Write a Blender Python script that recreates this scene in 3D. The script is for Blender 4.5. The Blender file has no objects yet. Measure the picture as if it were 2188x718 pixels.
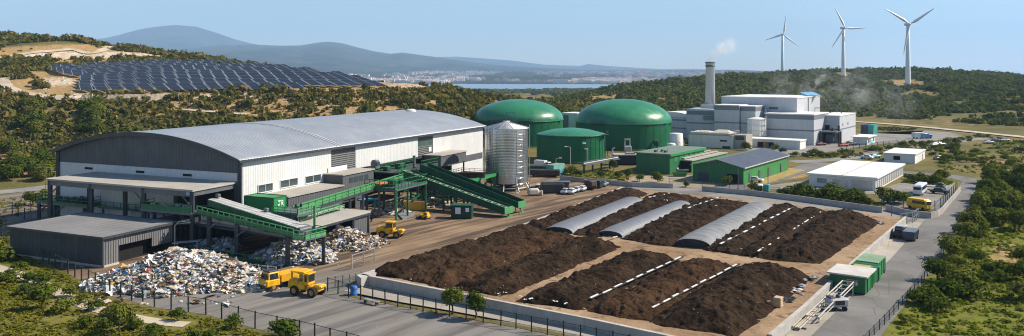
import bpy, math, random
import numpy as np
from mathutils import Vector, Matrix
SC = bpy.context.scene
COL = SC.collection
rnd = random.Random(7)
F, H, HY, CX = 1750.0, 30.0, 152.0, 1094.0     # focal (px of the 2188 wide photo), camera height (m), horizon row, centre column

def G(px, py, z=0.0):
    Y = F*(H-z)/(py-HY)
    return Vector(((px-CX)/F*Y, Y, z))
def D(px, py, Y):
    return Vector(((px-CX)/F*Y, Y, H-(py-HY)/F*Y))
def run_to(p, d, px):
    """metres to go from p along d until the photo column px is reached"""
    k = (px-CX)/F
    return (k*p[1]-p[0])/(d[0]-k*d[1])
def V3(a, z=0.0):
    return Vector((a[0], a[1], z))

# ------------------------------------------------------------------ objects
def tag(o, label=None, cat=None, group=None, kind=None):
    if label: o['label'] = label
    if cat: o['category'] = cat
    if group: o['group'] = group
    if kind: o['kind'] = kind
    return o
def thing(name, label, cat, loc=(0, 0, 0), group=None, rz=0.0):
    o = bpy.data.objects.new(name, None)
    o.empty_display_size = 0.5
    COL.objects.link(o)
    o.location = loc
    o.rotation_euler = (0, 0, rz)
    return tag(o, label, cat, group)
def copy_tree(o, parent=None):
    c = o.copy(); COL.objects.link(c)
    if parent is not None: c.parent = parent
    for ch in [x for x in KIDS.get(o.name, [])]:
        copy_tree(ch, c)
    return c
KIDS = {}

class MB:
    """collects shapes, build() links them as one mesh object"""
    def __init__(s):
        s.v, s.f, s.m, s.sm = [], [], [], []
    def add(s, vs, fs, mi=0, smooth=False):
        b = len(s.v)
        s.v += [tuple(x) for x in vs]
        for f in fs:
            s.f.append(tuple(i+b for i in f)); s.m.append(mi); s.sm.append(smooth)
        return s
    def quad(s, a, b, c, d, mi=0):
        return s.add([a, b, c, d], [(0, 1, 2, 3)], mi)
    def hexa(s, b4, t4, mi=0):
        return s.add(list(b4)+list(t4), [(3, 2, 1, 0), (4, 5, 6, 7), (0, 1, 5, 4), (1, 2, 6, 5), (2, 3, 7, 6), (3, 0, 4, 7)], mi)
    def obox(s, p, u, L, W, z0, z1, mi=0):
        """corner p, L along u, W along the right hand side of u"""
        u = Vector((u[0], u[1], 0)).normalized(); w = Vector((u.y, -u.x, 0))
        p = V3(p)
        c = [p, p+w*W, p+w*W+u*L, p+u*L]
        return s.hexa([(q.x, q.y, z0) for q in c], [(q.x, q.y, z1) for q in c], mi)
    def box(s, c, size, u=(1, 0), mi=0):
        u = Vector((u[0], u[1], 0)).normalized(); w = Vector((-u.y, u.x, 0))
        hx, hy, hz = size[0]/2, size[1]/2, size[2]/2
        c = Vector(c)
        q = [c-u*hx-w*hy, c+u*hx-w*hy, c+u*hx+w*hy, c-u*hx+w*hy]
        return s.hexa([(a.x, a.y, c.z-hz) for a in q], [(a.x, a.y, c.z+hz) for a in q], mi)
    def bbox(s, c, size, b=.08, u=(1, 0), mi=0, taper=1.0):
        """box with chamfered edges; taper narrows the top"""
        u = Vector((u[0], u[1], 0)).normalized(); w = Vector((-u.y, u.x, 0))
        c = Vector(c); hx, hy, hz = size[0]/2, size[1]/2, size[2]/2
        def ring(x, y, z, bb):
            pts = [(-x+bb, -y), (x-bb, -y), (x, -y+bb), (x, y-bb), (x-bb, y), (-x+bb, y), (-x, y-bb), (-x, -y+bb)]
            return [tuple(c+u*a+w*d+Vector((0, 0, z))) for a, d in pts]
        t = taper
        vs = ring(hx-b, hy-b, -hz, b)+ring(hx, hy, -hz+b, b)+ring(hx*t, hy*t, hz-b, b)+ring((hx-b)*t, (hy-b)*t, hz, b)
        fs = [tuple(range(7, -1, -1)), tuple(range(24, 32))]
        for r in range(3):
            for i in range(8):
                j = (i+1) % 8
                fs.append((r*8+i, r*8+j, r*8+8+j, r*8+8+i))
        return s.add(vs, fs, mi)
    def prism(s, poly, z0, z1, mi=0):
        n = len(poly)
        vs = [(p[0], p[1], z0) for p in poly]+[(p[0], p[1], z1) for p in poly]
        fs = [tuple(range(n-1, -1, -1)), tuple(range(n, 2*n))]
        fs += [(i, (i+1) % n, n+(i+1) % n, n+i) for i in range(n)]
        return s.add(vs, fs, mi)
    def sweep(s, p, u, L, w, prof, mi=0, smooth=False, caps=True):
        """profile of (side, z) points, side along w, swept L metres along u"""
        p, u, w = Vector(p), Vector(u), Vector(w)
        n = len(prof)
        a = [p+w*q[0]+Vector((0, 0, q[1])) for q in prof]
        vs = a+[q+u*L for q in a]
        s.add(vs, [(i, (i+1) % n, n+(i+1) % n, n+i) for i in range(n)], mi, smooth)
        if caps:
            s.add(vs, [tuple(range(n-1, -1, -1)), tuple(range(n, 2*n))], mi)
        return s
    def bar(s, p, q, w, h=None, mi=0):
        h = h or w
        p, q = Vector(p), Vector(q)
        d = (q-p).normalized()
        up = Vector((0, 0, 1)) if abs(d.z) < .95 else Vector((0, 1, 0))
        a = d.cross(up).normalized()*(w/2); b = a.cross(d).normalized()*(h/2)
        c = [-a-b, a-b, a+b, -a+b]
        return s.hexa([p+x for x in c], [q+x for x in c], mi)
    def tube(s, p, q, r, n=8, r2=None, mi=0, caps=True):
        p, q = Vector(p), Vector(q); r2 = r if r2 is None else r2
        d = (q-p).normalized()
        up = Vector((0, 0, 1)) if abs(d.z) < .95 else Vector((0, 1, 0))
        a = d.cross(up).normalized(); b = a.cross(d)
        vs = []
        for (c, rr) in ((p, r), (q, r2)):
            for i in range(n):
                t = 2*math.pi*i/n
                vs.append(c+a*(rr*math.cos(t))+b*(rr*math.sin(t)))
        s.add(vs, [(i, (i+1) % n, n+(i+1) % n, n+i) for i in range(n)], mi, True)
        if caps: s.add(vs, [tuple(range(n-1, -1, -1)), tuple(range(n, 2*n))], mi)
        return s
    def path(s, pts, r, n=6, mi=0):
        for a, b in zip(pts[:-1], pts[1:]): s.tube(a, b, r, n, mi=mi)
        return s
    def lathe(s, c, prof, n=32, mi=0, smooth=True, a0=0.0, a1=None):
        c = Vector(c); full = a1 is None
        a1 = 2*math.pi if full else a1
        k = n if full else n+1
        vs = []
        for (r, z) in prof:
            for i in range(k):
                t = a0+(a1-a0)*i/n
                vs.append((c.x+r*math.cos(t), c.y+r*math.sin(t), c.z+z))
        fs = []
        for j in range(len(prof)-1):
            for i in range(n):
                i2 = (i+1) % k
                fs.append((j*k+i, j*k+i2, (j+1)*k+i2, (j+1)*k+i))
        return s.add(vs, fs, mi, smooth)
    def disc_wheel(s, c, axis, r, w, n=18, mi=0, hub=None, mh=1):
        c, ax = Vector(c), Vector(axis).normalized()
        s.tube(c-ax*w/2, c+ax*w/2, r, n, mi=mi)
        return s
    def build(s, name, mats, parent=None, smooth_angle=None):
        me = bpy.data.meshes.new(name)
        off = Vector((0, 0, 0))
        if parent is not None:
            M = world_of(parent).inverted()
            vs = [tuple(M @ Vector(x)) for x in s.v] if not s.local else s.v
        else:
            vs = s.v
        me.from_pydata(vs, [], s.f)
        for m in (mats if isinstance(mats, (list, tuple)) else [mats]):
            me.materials.append(m)
        me.polygons.foreach_set('material_index', s.m)
        me.polygons.foreach_set('use_smooth', s.sm)
        me.update()
        o = bpy.data.objects.new(name, me)
        COL.objects.link(o)
        if parent is not None:
            o.parent = parent
            KIDS.setdefault(parent.name, []).append(o)
        return o
    local = False
class LMB(MB):
    """vertices already in the parent's own axes"""
    local = True
def world_of(o):
    M = Matrix.Translation(o.location) @ o.rotation_euler.to_matrix().to_4x4()
    return (world_of(o.parent) @ M) if o.parent else M
def np_mesh(name, verts, quads, mat, attrs=None, smooth=False, parent=None):
    me = bpy.data.meshes.new(name)
    verts = np.asarray(verts, np.float32); quads = np.asarray(quads, np.int32)
    n, k = quads.shape
    me.vertices.add(len(verts)); me.vertices.foreach_set('co', verts.ravel())
    me.loops.add(n*k); me.loops.foreach_set('vertex_index', quads.ravel())
    me.polygons.add(n)
    me.polygons.foreach_set('loop_start', np.arange(0, n*k, k, dtype=np.int32))
    me.polygons.foreach_set('loop_total', np.full(n, k, np.int32))
    me.polygons.foreach_set('use_smooth', np.full(n, smooth, bool))
    for m in (mat if isinstance(mat, (list, tuple)) else [mat]): me.materials.append(m)
    for an, av in (attrs or {}).items():
        a = me.attributes.new(an, 'FLOAT', 'POINT'); a.data.foreach_set('value', np.asarray(av, np.float32))
    me.update(calc_edges=True)
    o = bpy.data.objects.new(name, me); COL.objects.link(o)
    if parent is not None:
        o.parent = parent; KIDS.setdefault(parent.name, []).append(o)
    return o

# ------------------------------------------------------------------ value noise on arrays
_rs = np.random.RandomState(3)
_LAT = _rs.rand(256, 256)
def vnoise(x, y):
    x = np.asarray(x, float); y = np.asarray(y, float)
    xi = np.floor(x).astype(int); yi = np.floor(y).astype(int)
    fx = x-xi; fy = y-yi
    fx = fx*fx*(3-2*fx); fy = fy*fy*(3-2*fy)
    a = _LAT[xi % 256, yi % 256]; b = _LAT[(xi+1) % 256, yi % 256]
    c = _LAT[xi % 256, (yi+1) % 256]; d = _LAT[(xi+1) % 256, (yi+1) % 256]
    return (a*(1-fx)+b*fx)*(1-fy)+(c*(1-fx)+d*fx)*fy
def fbm(x, y, s, o=4):
    r = 0; amp = .5; t = 0
    for i in range(o):
        r = r+amp*vnoise(x/s+17*i, y/s+31*i); t += amp
        amp *= .5; s *= .5
    return r/t
def smooth(a, b, x):
    t = np.clip((np.asarray(x, float)-a)/(b-a), 0, 1)
    return t*t*(3-2*t)

# ------------------------------------------------------------------ materials
class N:
    """tiny node builder"""
    def __init__(s, name):
        s.m = bpy.data.materials.new(name); s.m.use_nodes = True
        s.t = s.m.node_tree; s.t.nodes.clear()
        s.out = s.t.nodes.new('ShaderNodeOutputMaterial')
        s.pos = None
    def n(s, typ, **kw):
        x = s.t.nodes.new('ShaderNode'+typ)
        for k, v in kw.items(): setattr(x, k, v)
        return x
    def l(s, a, b): s.t.links.new(a, b)
    def put(s, sock, v):
        if hasattr(v, 'is_output') or isinstance(v, bpy.types.NodeSocket): s.l(v, sock)
        else: sock.default_value = v
    def P(s):
        if s.pos is None: s.pos = s.n('NewGeometry').outputs['Position']
        return s.pos
    def scaled(s, v, sc):
        x = s.n('VectorMath', operation='MULTIPLY'); s.put(x.inputs[0], v); x.inputs[1].default_value = sc
        return x.outputs[0]
    def noise(s, scale, detail=5, vec=None, rough=.55, out='Fac', dist=0.0):
        x = s.n('TexNoise'); x.inputs['Scale'].default_value = scale; x.inputs['Detail'].default_value = detail
        x.inputs['Roughness'].default_value = rough; x.inputs['Distortion'].default_value = dist
        s.l(vec if vec is not None else s.P(), x.inputs['Vector'])
        return x.outputs[out]
    def vor(s, scale, out='Distance', vec=None, feature='F1'):
        x = s.n('TexVoronoi', feature=feature); x.inputs['Scale'].default_value = scale
        s.l(vec if vec is not None else s.P(), x.inputs['Vector'])
        return x.outputs[out]
    def math(s, op, a, b=0.0, c=None):
        x = s.n('Math', operation=op); s.put(x.inputs[0], a); s.put(x.inputs[1], b)
        if c is not None: s.put(x.inputs[2], c)
        return x.outputs[0]
    def ramp(s, v, a, b, lo=0.0, hi=1.0):
        x = s.n('MapRange', interpolation_type='SMOOTHSTEP')
        s.put(x.inputs['Value'], v)
        for k, q in (('From Min', a), ('From Max', b), ('To Min', lo), ('To Max', hi)): s.put(x.inputs[k], q)
        return x.outputs[0]
    def mix(s, f, a, b, blend='MIX'):
        x = s.n('Mix', data_type='RGBA', blend_type=blend)
        s.put(x.inputs[0], f)
        for sock, v in ((x.inputs[6], a), (x.inputs[7], b)):
            s.put(sock, (tuple(v)+(1,)) if isinstance(v, (tuple, list)) and len(v) == 3 else v)
        return x.outputs[2]
    def attr(s, name):
        x = s.n('Attribute'); x.attribute_name = name
        return x.outputs['Fac']
    def dot(s, d):
        x = s.n('VectorMath', operation='DOT_PRODUCT'); s.l(s.P(), x.inputs[0]); x.inputs[1].default_value = d
        return x.outputs['Value']
    def bump(s, h, strength=.5, dist=.1, normal=None):
        x = s.n('Bump'); x.inputs['Strength'].default_value = strength; x.inputs['Distance'].default_value = dist
        s.l(h, x.inputs['Height'])
        if normal is not None: s.l(normal, x.inputs['Normal'])
        return x.outputs[0]
    def bsdf(s, col, rough=.8, metal=0.0, normal=None, spec=.3, **kw):
        b = s.n('BsdfPrincipled')
        s.put(b.inputs['Base Color'], (tuple(col)+(1,)) if isinstance(col, (tuple, list)) and len(col) == 3 else col)
        s.put(b.inputs['Roughness'], rough); s.put(b.inputs['Metallic'], metal)
        b.inputs['Specular IOR Level'].default_value = spec
        if normal is not None: s.l(normal, b.inputs['Normal'])
        s.l(b.outputs[0], s.out.inputs['Surface'])
        s.b = b
        return s.m
def dim(c, k): return tuple(min(1, max(0, x*k)) for x in c)
MATS = {}
def mat(name, col, rough=.75, metal=0.0, var=.14, vs=.35, streak=0.0, rib=None, spec=.3, bump=0.0, bs=4.0, dirt=None):
    """plain weathered surface: broad and fine colour variation, rain streaks, ribs of profiled sheet"""
    if name in MATS: return MATS[name]
    g = N(name)
    n1 = g.ramp(g.noise(vs, 6), .3, .7)
    c = g.mix(n1, dim(col, 1-var), dim(col, 1+var))
    n2 = g.noise(vs*9, 4)
    c = g.mix(g.ramp(n2, .35, .75, 0, .22), c, dim(col, .62))
    if streak:
        st = g.noise(1.0, 5, g.scaled(g.P(), (1.3, 1.3, .07)))
        c = g.mix(g.ramp(st, .48, .75, 0, streak), c, dim(dirt or (.25, .22, .18), 1.0))
    nrm = None
    if bump:
        nrm = g.bump(g.noise(bs, 5), bump, .15)
    if rib:
        d, fr, strength = rib
        w = g.math('SINE', g.math('MULTIPLY', g.dot(d), fr*2*math.pi))
        nrm = g.bump(w, strength, .12, nrm)
    rr = g.ramp(g.noise(vs*3, 4), .3, .7, max(.05, rough-.1), min(1, rough+.1))
    MATS[name] = g.bsdf(c, rr, metal, nrm, spec)
    return MATS[name]
# ================================================================== camera, sun, sky, haze
cam = bpy.data.objects.new('camera', bpy.data.cameras.new('camera')); COL.objects.link(cam)
cam.location = (0, 0, H); cam.rotation_euler = (math.pi/2, 0, 0)
cam.data.sensor_width = 36; cam.data.lens = F/2188*36; cam.data.shift_y = -(359-HY)/2188
cam.data.clip_start = .5; cam.data.clip_end = 120000
SC.camera = cam
SUN_EL, SUN_AZ = math.radians(40), math.atan2(0.97, 0.16)      # azimuth measured from +Y towards +X
sun = bpy.data.objects.new('sun', bpy.data.lights.new('sun', 'SUN')); COL.objects.link(sun)
sdir = Vector((math.sin(SUN_AZ)*math.cos(SUN_EL), math.cos(SUN_AZ)*math.cos(SUN_EL), math.sin(SUN_EL)))
sun.rotation_euler = sdir.to_track_quat('Z', 'Y').to_euler()
sun.location = (200, 0, 200)
sun.data.energy = 5.0; sun.data.angle = math.radians(.5); sun.data.color = (1, .90, .76)
W = bpy.data.worlds.new('World'); SC.world = W; W.use_nodes = True
wt = W.node_tree
bg = wt.nodes['Background']; bg.inputs['Strength'].default_value = .088
sk = wt.nodes.new('ShaderNodeTexSky'); sk.sky_type = 'NISHITA'; sk.sun_disc = False
sk.sun_elevation = SUN_EL; sk.sun_rotation = SUN_AZ
sk.altitude = 60; sk.air_density = 1.0; sk.dust_density = .1; sk.ozone_density = 4.0
wt.links.new(sk.outputs[0], bg.inputs['Color'])
SC.view_settings.view_transform = 'Standard'; SC.view_settings.look = 'None'
SC.view_settings.exposure = 0.6; SC.view_settings.gamma = 1
cy = SC.cycles if hasattr(SC, 'cycles') else None
SC.render.engine = 'CYCLES'
SC.cycles.use_denoising = True; SC.cycles.denoiser = 'OPENIMAGEDENOISE'
SC.cycles.denoising_input_passes = 'RGB_ALBEDO_NORMAL'; SC.cycles.denoising_prefilter = 'ACCURATE'
SC.cycles.max_bounces = 6; SC.cycles.diffuse_bounces = 3; SC.cycles.glossy_bounces = 3
SC.cycles.transparent_max_bounces = 12; SC.cycles.volume_bounces = 2; SC.cycles.transmission_bounces = 3
SC.cycles.caustics_reflective = False; SC.cycles.caustics_refractive = False
SC.cycles.filter_width = 1.1
SC.cycles.sample_clamp_indirect = 6

# ================================================================== terrain height
def _z(Y, py): return H-(py-HY)*Y/F
_cols = {
 -700: [(205, 0), (300, 10), (380, 26), (480, 48), (560, 62), (680, 62), (1000, 10), (3400, -27)],
 -200: [(205, 0), (270, 5), (380, 22), (480, 44), (560, _z(560, 66)), (680, 58), (1000, 10), (3400, -27)],
 0:    [(212, 0), (265, _z(265, 318)), (330, _z(330, 222)), (400, _z(400, 165)), (480, _z(480, 117)), (560, _z(560, 75)), (640, 55), (900, 15), (3400, -27)],
 150:  [(225, 0), (280, _z(280, 298)), (328, _z(328, 219)), (338, _z(338, 208)), (430, _z(430, 152)), (480, _z(480, 135)), (560, _z(560, 86)), (640, 48), (900, 12), (3400, -27)],
 300:  [(240, 0), (300, _z(300, 258)), (338, _z(338, 214)), (348, _z(348, 205)), (440, _z(440, 144)), (500, _z(500, 126)), (560, _z(560, 99)), (640, 44), (900, 10), (3400, -27)],
 450:  [(260, 0), (310, _z(310, 244)), (348, _z(348, 208)), (440, _z(440, 144)), (500, _z(500, 131)), (560, _z(560, 118)), (640, 37), (900, 5), (3400, -27)],
 600:  [(270, 0), (320, _z(320, 240)), (355, _z(355, 202)), (450, _z(450, 145)), (490, _z(490, 143)), (530, _z(530, 143)), (700, 18), (1000, 0), (3400, -27)],
 750:  [(275, 0), (330, _z(330, 232)), (370, _z(370, 193)), (450, _z(450, 166)), (480, _z(480, 166)), (600, 12), (900, -12), (1600, -22), (2350, -27), (2500, -34), (3400, -40)],
 900:  [(285, 0), (340, _z(340, 226)), (400, _z(400, 194)), (450, _z(450, 183)), (480, _z(480, 184)), (620, 2), (900, -14), (1600, -22), (2350, -27), (2500, -34), (3400, -40)],
 1000: [(295, 0), (350, _z(350, 230)), (420, _z(420, 202)), (455, _z(455, 194)), (480, _z(480, 195)), (620, 0), (900, -14), (1600, -22), (2350, -27), (2500, -34), (3400, -40)],
 1100: [(350, 0), (410, _z(410, 230)), (465, _z(465, 211)), (490, _z(490, 212)), (640, 0), (900, -12), (1600, -20), (2350, -26.5), (2500, -34), (3400, -40)],
 1200: [(380, 0), (450, _z(450, 230)), (510, _z(510, 216)), (640, 6), (800, _z(800, 209)), (1000, -10), (1600, -20), (2450, -26.5), (2600, -34), (3400, -40)],
 1300: [(470, 0), (560, 4), (640, 6), (820, _z(820, 191)), (920, 6), (1200, -10), (1600, -20), (2500, -26.5), (2650, -34), (3400, -40)],
 1400: [(480, 0), (600, 5), (850, _z(850, 181)), (960, _z(960, 181)), (1300, -8), (1800, -20), (2500, -27), (2650, -34), (3400, -40)],
 1500: [(480, 0), (620, 5), (850, _z(850, 180)), (980, _z(980, 168)), (1080, _z(1080, 168)), (1500, 0), (3400, -27)],
 1600: [(480, 0), (640, 6), (900, _z(900, 172)), (1050, _z(1050, 160)), (1250, _z(1250, 160)), (1700, 0), (3400, -27)],
 1672: [(480, 0), (650, 6), (900, _z(900, 174)), (1100, _z(1100, 161)), (1296, _z(1296, 157)), (1380, _z(1380, 158)), (1800, 0), (3400, -27)],
 1800: [(470, 0), (600, 2), (750, _z(750, 207)), (950, _z(950, 174)), (1050, _z(1050, 160)), (1140, _z(1140, 150)), (1220, _z(1220, 151)), (1700, 5), (3400, -27)],
 1940: [(460, 0), (600, _z(600, 226)), (790, _z(790, 185)), (847, _z(847, 178)), (900, _z(900, 172)), (1000, _z(1000, 161)), (1150, _z(1150, 153)), (1250, _z(1250, 155)), (1700, 5), (3400, -27)],
 2060: [(430, 0), (560, _z(560, 232)), (800, _z(800, 182)), (1100, _z(1100, 158)), (1200, _z(1200, 160)), (1700, 5), (3400, -27)],
 2188: [(405, 0), (500, _z(500, 237)), (700, _z(700, 192)), (1050, _z(1050, 162)), (1150, _z(1150, 164)), (1700, 0), (3400, -27)],
 2600: [(380, 0), (500, 5), (700, 15), (1050, 22), (1700, 0), (3400, -27)],
 3400: [(380, 0), (500, 5), (700, 15), (1050, 22), (1700, 0), (3400, -27)],
}
PXS = np.arange(-1200, 3401, 8.0)
NY = 470
YS = np.exp(np.linspace(math.log(14), math.log(3400), NY))
_ck = sorted(_cols)
_prof = np.array([np.interp(YS, [q[0] for q in _cols[k]], [q[1] for q in _cols[k]]) for k in _ck])
ZT = np.array([np.interp(PXS, _ck, _prof[:, j]) for j in range(NY)]).T.copy()     # [px, Y]
for _ in range(3):
    p = np.pad(ZT, ((4, 4), (2, 2)), 'edge')
    q = sum(p[i:i+ZT.shape[0], 2:-2] for i in range(9))/9
    p = np.pad(q, ((0, 0), (2, 2)), 'edge')
    ZT = sum(p[:, i:i+NY] for i in range(5))/5
ZT = np.where(ZT > 0, np.maximum(0, ZT-.35), ZT)
_XX = (PXS[:, None]-CX)/F*YS[None, :]; _YY = np.repeat(YS[None, :], len(PXS), 0)
_amp = smooth(0.3, 9, np.abs(ZT))*smooth(3000, 1200, _YY)
_flat = ((PXS[:, None] > 120) & (PXS[:, None] < 850) & (_YY > 335) & (_YY < 452)).astype(float)
p = np.pad(_flat, ((3, 3), (3, 3)), 'edge'); _flat = sum(p[i:i+len(PXS), 3:-3] for i in range(7))/7
ZT = ZT+_amp*(1-.85*_flat)*((fbm(_XX, _YY, 60, 5)-.5)*9*np.clip(_YY/500, .5, 1.6)+(fbm(_XX+500, _YY, 14, 3)-.5)*2.0)
def z_at(X, Y):
    X = np.asarray(X, float); Y = np.maximum(np.asarray(Y, float), 15)
    a = (CX+F*X/Y-PXS[0])/8.0; b = (np.log(Y)-math.log(14))/(math.log(3400)-math.log(14))*(NY-1)
    a = np.clip(a, 0, len(PXS)-1.001); b = np.clip(b, 0, NY-1.001)
    i = a.astype(int); j = b.astype(int); u = a-i; v = b-j
    return (ZT[i, j]*(1-u)+ZT[i+1, j]*u)*(1-v)+(ZT[i, j+1]*(1-u)+ZT[i+1, j+1]*u)*v
def gz(X, Y): return float(z_at(np.array([X]), np.array([Y]))[0])
def hit(px, py):
    """where the ray through a photo pixel meets the terrain"""
    Ys = np.exp(np.linspace(math.log(60), math.log(3300), 3000))
    zr = H-(py-HY)*Ys/F; zt = z_at((px-CX)/F*Ys, Ys)
    k = np.argmax(zt >= zr)
    if not (zt >= zr).any(): k = 2000
    return Vector(((px-CX)/F*Ys[k], Ys[k], zt[k]))

# painted albedo zones on the land: dry straw grass, bare pale rock, given as blobs in the photo (px, py, rx, ry, weight)
_pyy = HY+(H-ZT)*F/_YY
_pxx = np.repeat(PXS[:, None], NY, 1)
def blobs(lst, near, far):
    r = np.zeros_like(ZT)
    for (x, y, rx, ry, w) in lst:
        d = ((_pxx-x)/rx)**2+((_pyy-y)/ry)**2
        r = np.maximum(r, w*np.clip(1.4-d, 0, 1))
    return r*((_YY > near) & (_YY < far))
dry = blobs([(250, 115, 330, 22, .9), (560, 150, 300, 30, .9), (480, 175, 430, 45, 1), (870, 190, 130, 22, 1), (700, 215, 260, 22, .75), (300, 225, 240, 16, .5),
             (90, 180, 110, 30, .8), (150, 200, 80, 18, .8), (960, 205, 80, 20, .7), (1060, 215, 110, 18, .6), (30, 350, 120, 30, .7), (100, 250, 200, 40, .35), (420, 235, 250, 20, .5), (620, 228, 330, 22, .75), (60, 300, 160, 90, .3)], 225, 640)
dry = np.maximum(dry, blobs([(1940, 178, 60, 9, .5), (1990, 262, 180, 12, .33), (1250, 200, 120, 14, .5), (1350, 203, 120, 12, .45), (1790, 165, 60, 8, .5)], 300, 1300))
lush = blobs([(2120, 520, 190, 150, 1), (2050, 690, 220, 90, 1), (2160, 400, 110, 60, .9), (60, 600, 140, 70, .7), (250, 700, 330, 50, .6), (40, 690, 200, 60, .6)], 60, 230)
dry = np.maximum(dry, blobs([(2120, 350, 100, 30, .35), (2150, 545, 50, 30, .5), (60, 470, 90, 20, .7), (200, 660, 220, 40, .3), (1640, 372, 90, 14, .8), (1420, 385, 120, 10, .7)], 60, 400))
rock = blobs([(180, 118, 190, 9, .8), (420, 112, 120, 10, .95), (120, 175, 60, 12, .7), (250, 208, 200, 8, .9), (520, 205, 200, 8, .6), (880, 185, 90, 10, .55), (700, 225, 150, 12, .4), (300, 228, 160, 9, .5), (160, 250, 90, 12, .35)], 225, 640)
gv = np.stack([_XX, _YY, ZT], -1).reshape(-1, 3)
nx, ny = ZT.shape
ii = np.arange(nx-1)[:, None]*ny+np.arange(ny-1)[None, :]
gq = np.stack([ii, ii+ny, ii+ny+1, ii+1], -1).reshape(-1, 4)

g = N('hill_ground')
nz = g.noise(.035, 8); fine = g.noise(.6, 6); mid = g.noise(.15, 6)
gcol = g.mix(g.ramp(nz, .35, .65), (.105, .10, .030), (.20, .155, .058))
gcol = g.mix(g.ramp(fine, .45, .75, 0, .5), gcol, (.075, .08, .022))
gcol = g.mix(g.math('MULTIPLY', g.attr('lush'), .8), gcol, g.mix(g.ramp(fine, .35, .65), (.105, .13, .012), (.185, .185, .022)))
dsel = g.ramp(g.math('ADD', g.attr('dry'), g.math('MULTIPLY', g.math('SUBTRACT', mid, .5), .9)), .25, .62)
tan = g.mix(g.ramp(fine, .35, .7), (.30, .19, .078), (.44, .30, .135))
gcol = g.mix(dsel, gcol, tan)
rsel = g.ramp(g.math('ADD', g.attr('rock'), g.math('MULTIPLY', g.math('SUBTRACT', fine, .5), 1.1)), .45, .7)
gcol = g.mix(rsel, gcol, g.mix(g.ramp(mid, .4, .6), (.50, .38, .25), (.62, .52, .39)))
M_GROUND = g.bsdf(gcol, .95, 0, g.bump(fine, .8, .5), .1)
terrain = np_mesh('terrain', gv, gq, M_GROUND, {'dry': dry.ravel(), 'rock': rock.ravel(), 'lush': lush.ravel()}, True)
tag(terrain, 'scrub covered valley floor and hills around the plant', None, None, 'structure')

# ================================================================== far valley, water and mountains
g = N('water'); M_WATER = g.bsdf((.20, .29, .36), .4, 0, g.bump(g.noise(.02, 3), .1, 1), .5)
wp = MB()
wp.quad((-40000, 2300, -26), (40000, 2300, -26), (40000, 18900, -26), (-40000, 18900, -26))
water = tag(wp.build('water', M_WATER), 'blue lagoon and sea on the horizon', None, None, 'structure')
def ridge(pts): return [q[0] for q in pts], [q[1] for q in pts]
_rA = ridge([(-600, 130), (150, 90), (225, 82), (262, 73), (300, 63), (340, 57), (375, 54), (420, 58), (460, 70), (500, 84), (540, 94), (600, 104), (680, 120), (800, 140), (1000, 152), (2600, 160)])
_rB = ridge([(-600, 120), (200, 112), (420, 104), (480, 98), (540, 97), (600, 99), (640, 99), (672, 94), (700, 91), (730, 94), (765, 103), (800, 111), (835, 116), (860, 113), (880, 116), (940, 124), (1000, 132), (1060, 139), (1150, 144), (1250, 149), (1400, 150), (1560, 149), (1700, 154), (1900, 162), (2600, 168)])
_rC = ridge([(-600, 150), (800, 130), (940, 122), (975, 121), (1020, 124), (1100, 130), (1160, 138), (1240, 141), (1255, 137), (1300, 141), (1380, 146), (1420, 148), (1480, 147), (1560, 150), (1700, 153), (1900, 160), (2600, 168)])
MPX = np.arange(-600, 2601, 7.0); MY = np.exp(np.linspace(math.log(3300), math.log(18900), 260))
mx, my = np.meshgrid(MPX, MY, indexing='ij')
def crest(r, Yc): return np.interp(MPX, r[0], r[1], )[:, None]*0+(H-(np.interp(MPX, r[0], r[1])-HY)*Yc/F)[:, None]
mX = (mx-CX)/F*my
base = np.interp(my, [3300, 3550, 3700, 4500, 6500, 19000], [-40, -29, -22, -8, 30, -10])
shore = 3560+ (fbm(mX, my*0+3, 900, 3)-.5)*700
base = np.where(my < shore, -32, np.maximum(base, -24))
fall = smooth(1560, 1900, mx); base = base*(1-fall)-35*fall
def bump_ridge(r, Yf, Yc):
    c = crest(r, Yc); t = np.clip((my-Yf)/(Yc-Yf), 0, 1); b = np.clip((my-Yc)/(Yc*.25), 0, 1)
    s = (t*t*(3-2*t))**.8*(1-smooth(0, 1, b))
    return -35+(c+35)*s, s
zB, sB = bump_ridge(_rB, 4600, 12000)
zA, sA = bump_ridge(_rA, 10500, 15500)
zC, sC = bump_ridge(_rC, 12000, 17500)
rough = (fbm(mX, my, 1500, 5)-.5)*2
gul = np.abs(fbm(mX+900, my, 800, 4)-.5)*2
mz = np.maximum(base, np.maximum(zB-gul*230*sB*(1-sB)*2.5-rough*35*sB*(1-sB)*4, np.maximum(zA-gul*330*sA*(1-sA)*2.5, zC-gul*120*sC*(1-sC)*2)))
mv = np.stack([mX, my, mz], -1).reshape(-1, 3)
ii = np.arange(len(MPX)-1)[:, None]*len(MY)+np.arange(len(MY)-1)[None, :]
mq = np.stack([ii, ii+len(MY), ii+len(MY)+1, ii+1], -1).reshape(-1, 4)
g = N('mountain_scrub')
mc = g.mix(g.ramp(g.noise(.0012, 8), .4, .62), (.022, .032, .016), (.055, .055, .032))
mc = g.mix(g.ramp(g.noise(.006, 6), .5, .75, 0, .8), mc, (.016, .024, .012))
mc = g.mix(g.ramp(g.noise(.009, 4), .66, .74, 0, .35), mc, (.16, .12, .08))
M_MOUNT = g.bsdf(mc, .95, 0, None, .1)
tag(np_mesh('hills', mv, mq, M_MOUNT, None, True), 'blue hazy mountains beyond the bay', None, None, 'structure')
def mz_at(X, Y):
    px = CX+F*X/Y
    a = np.clip((px-MPX[0])/7.0, 0, len(MPX)-1.01).astype(int)
    b = np.clip((np.log(Y)-math.log(3300))/(math.log(18900)-math.log(3300))*(len(MY)-1), 0, len(MY)-1.01).astype(int)
    return mz[a, b]
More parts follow.
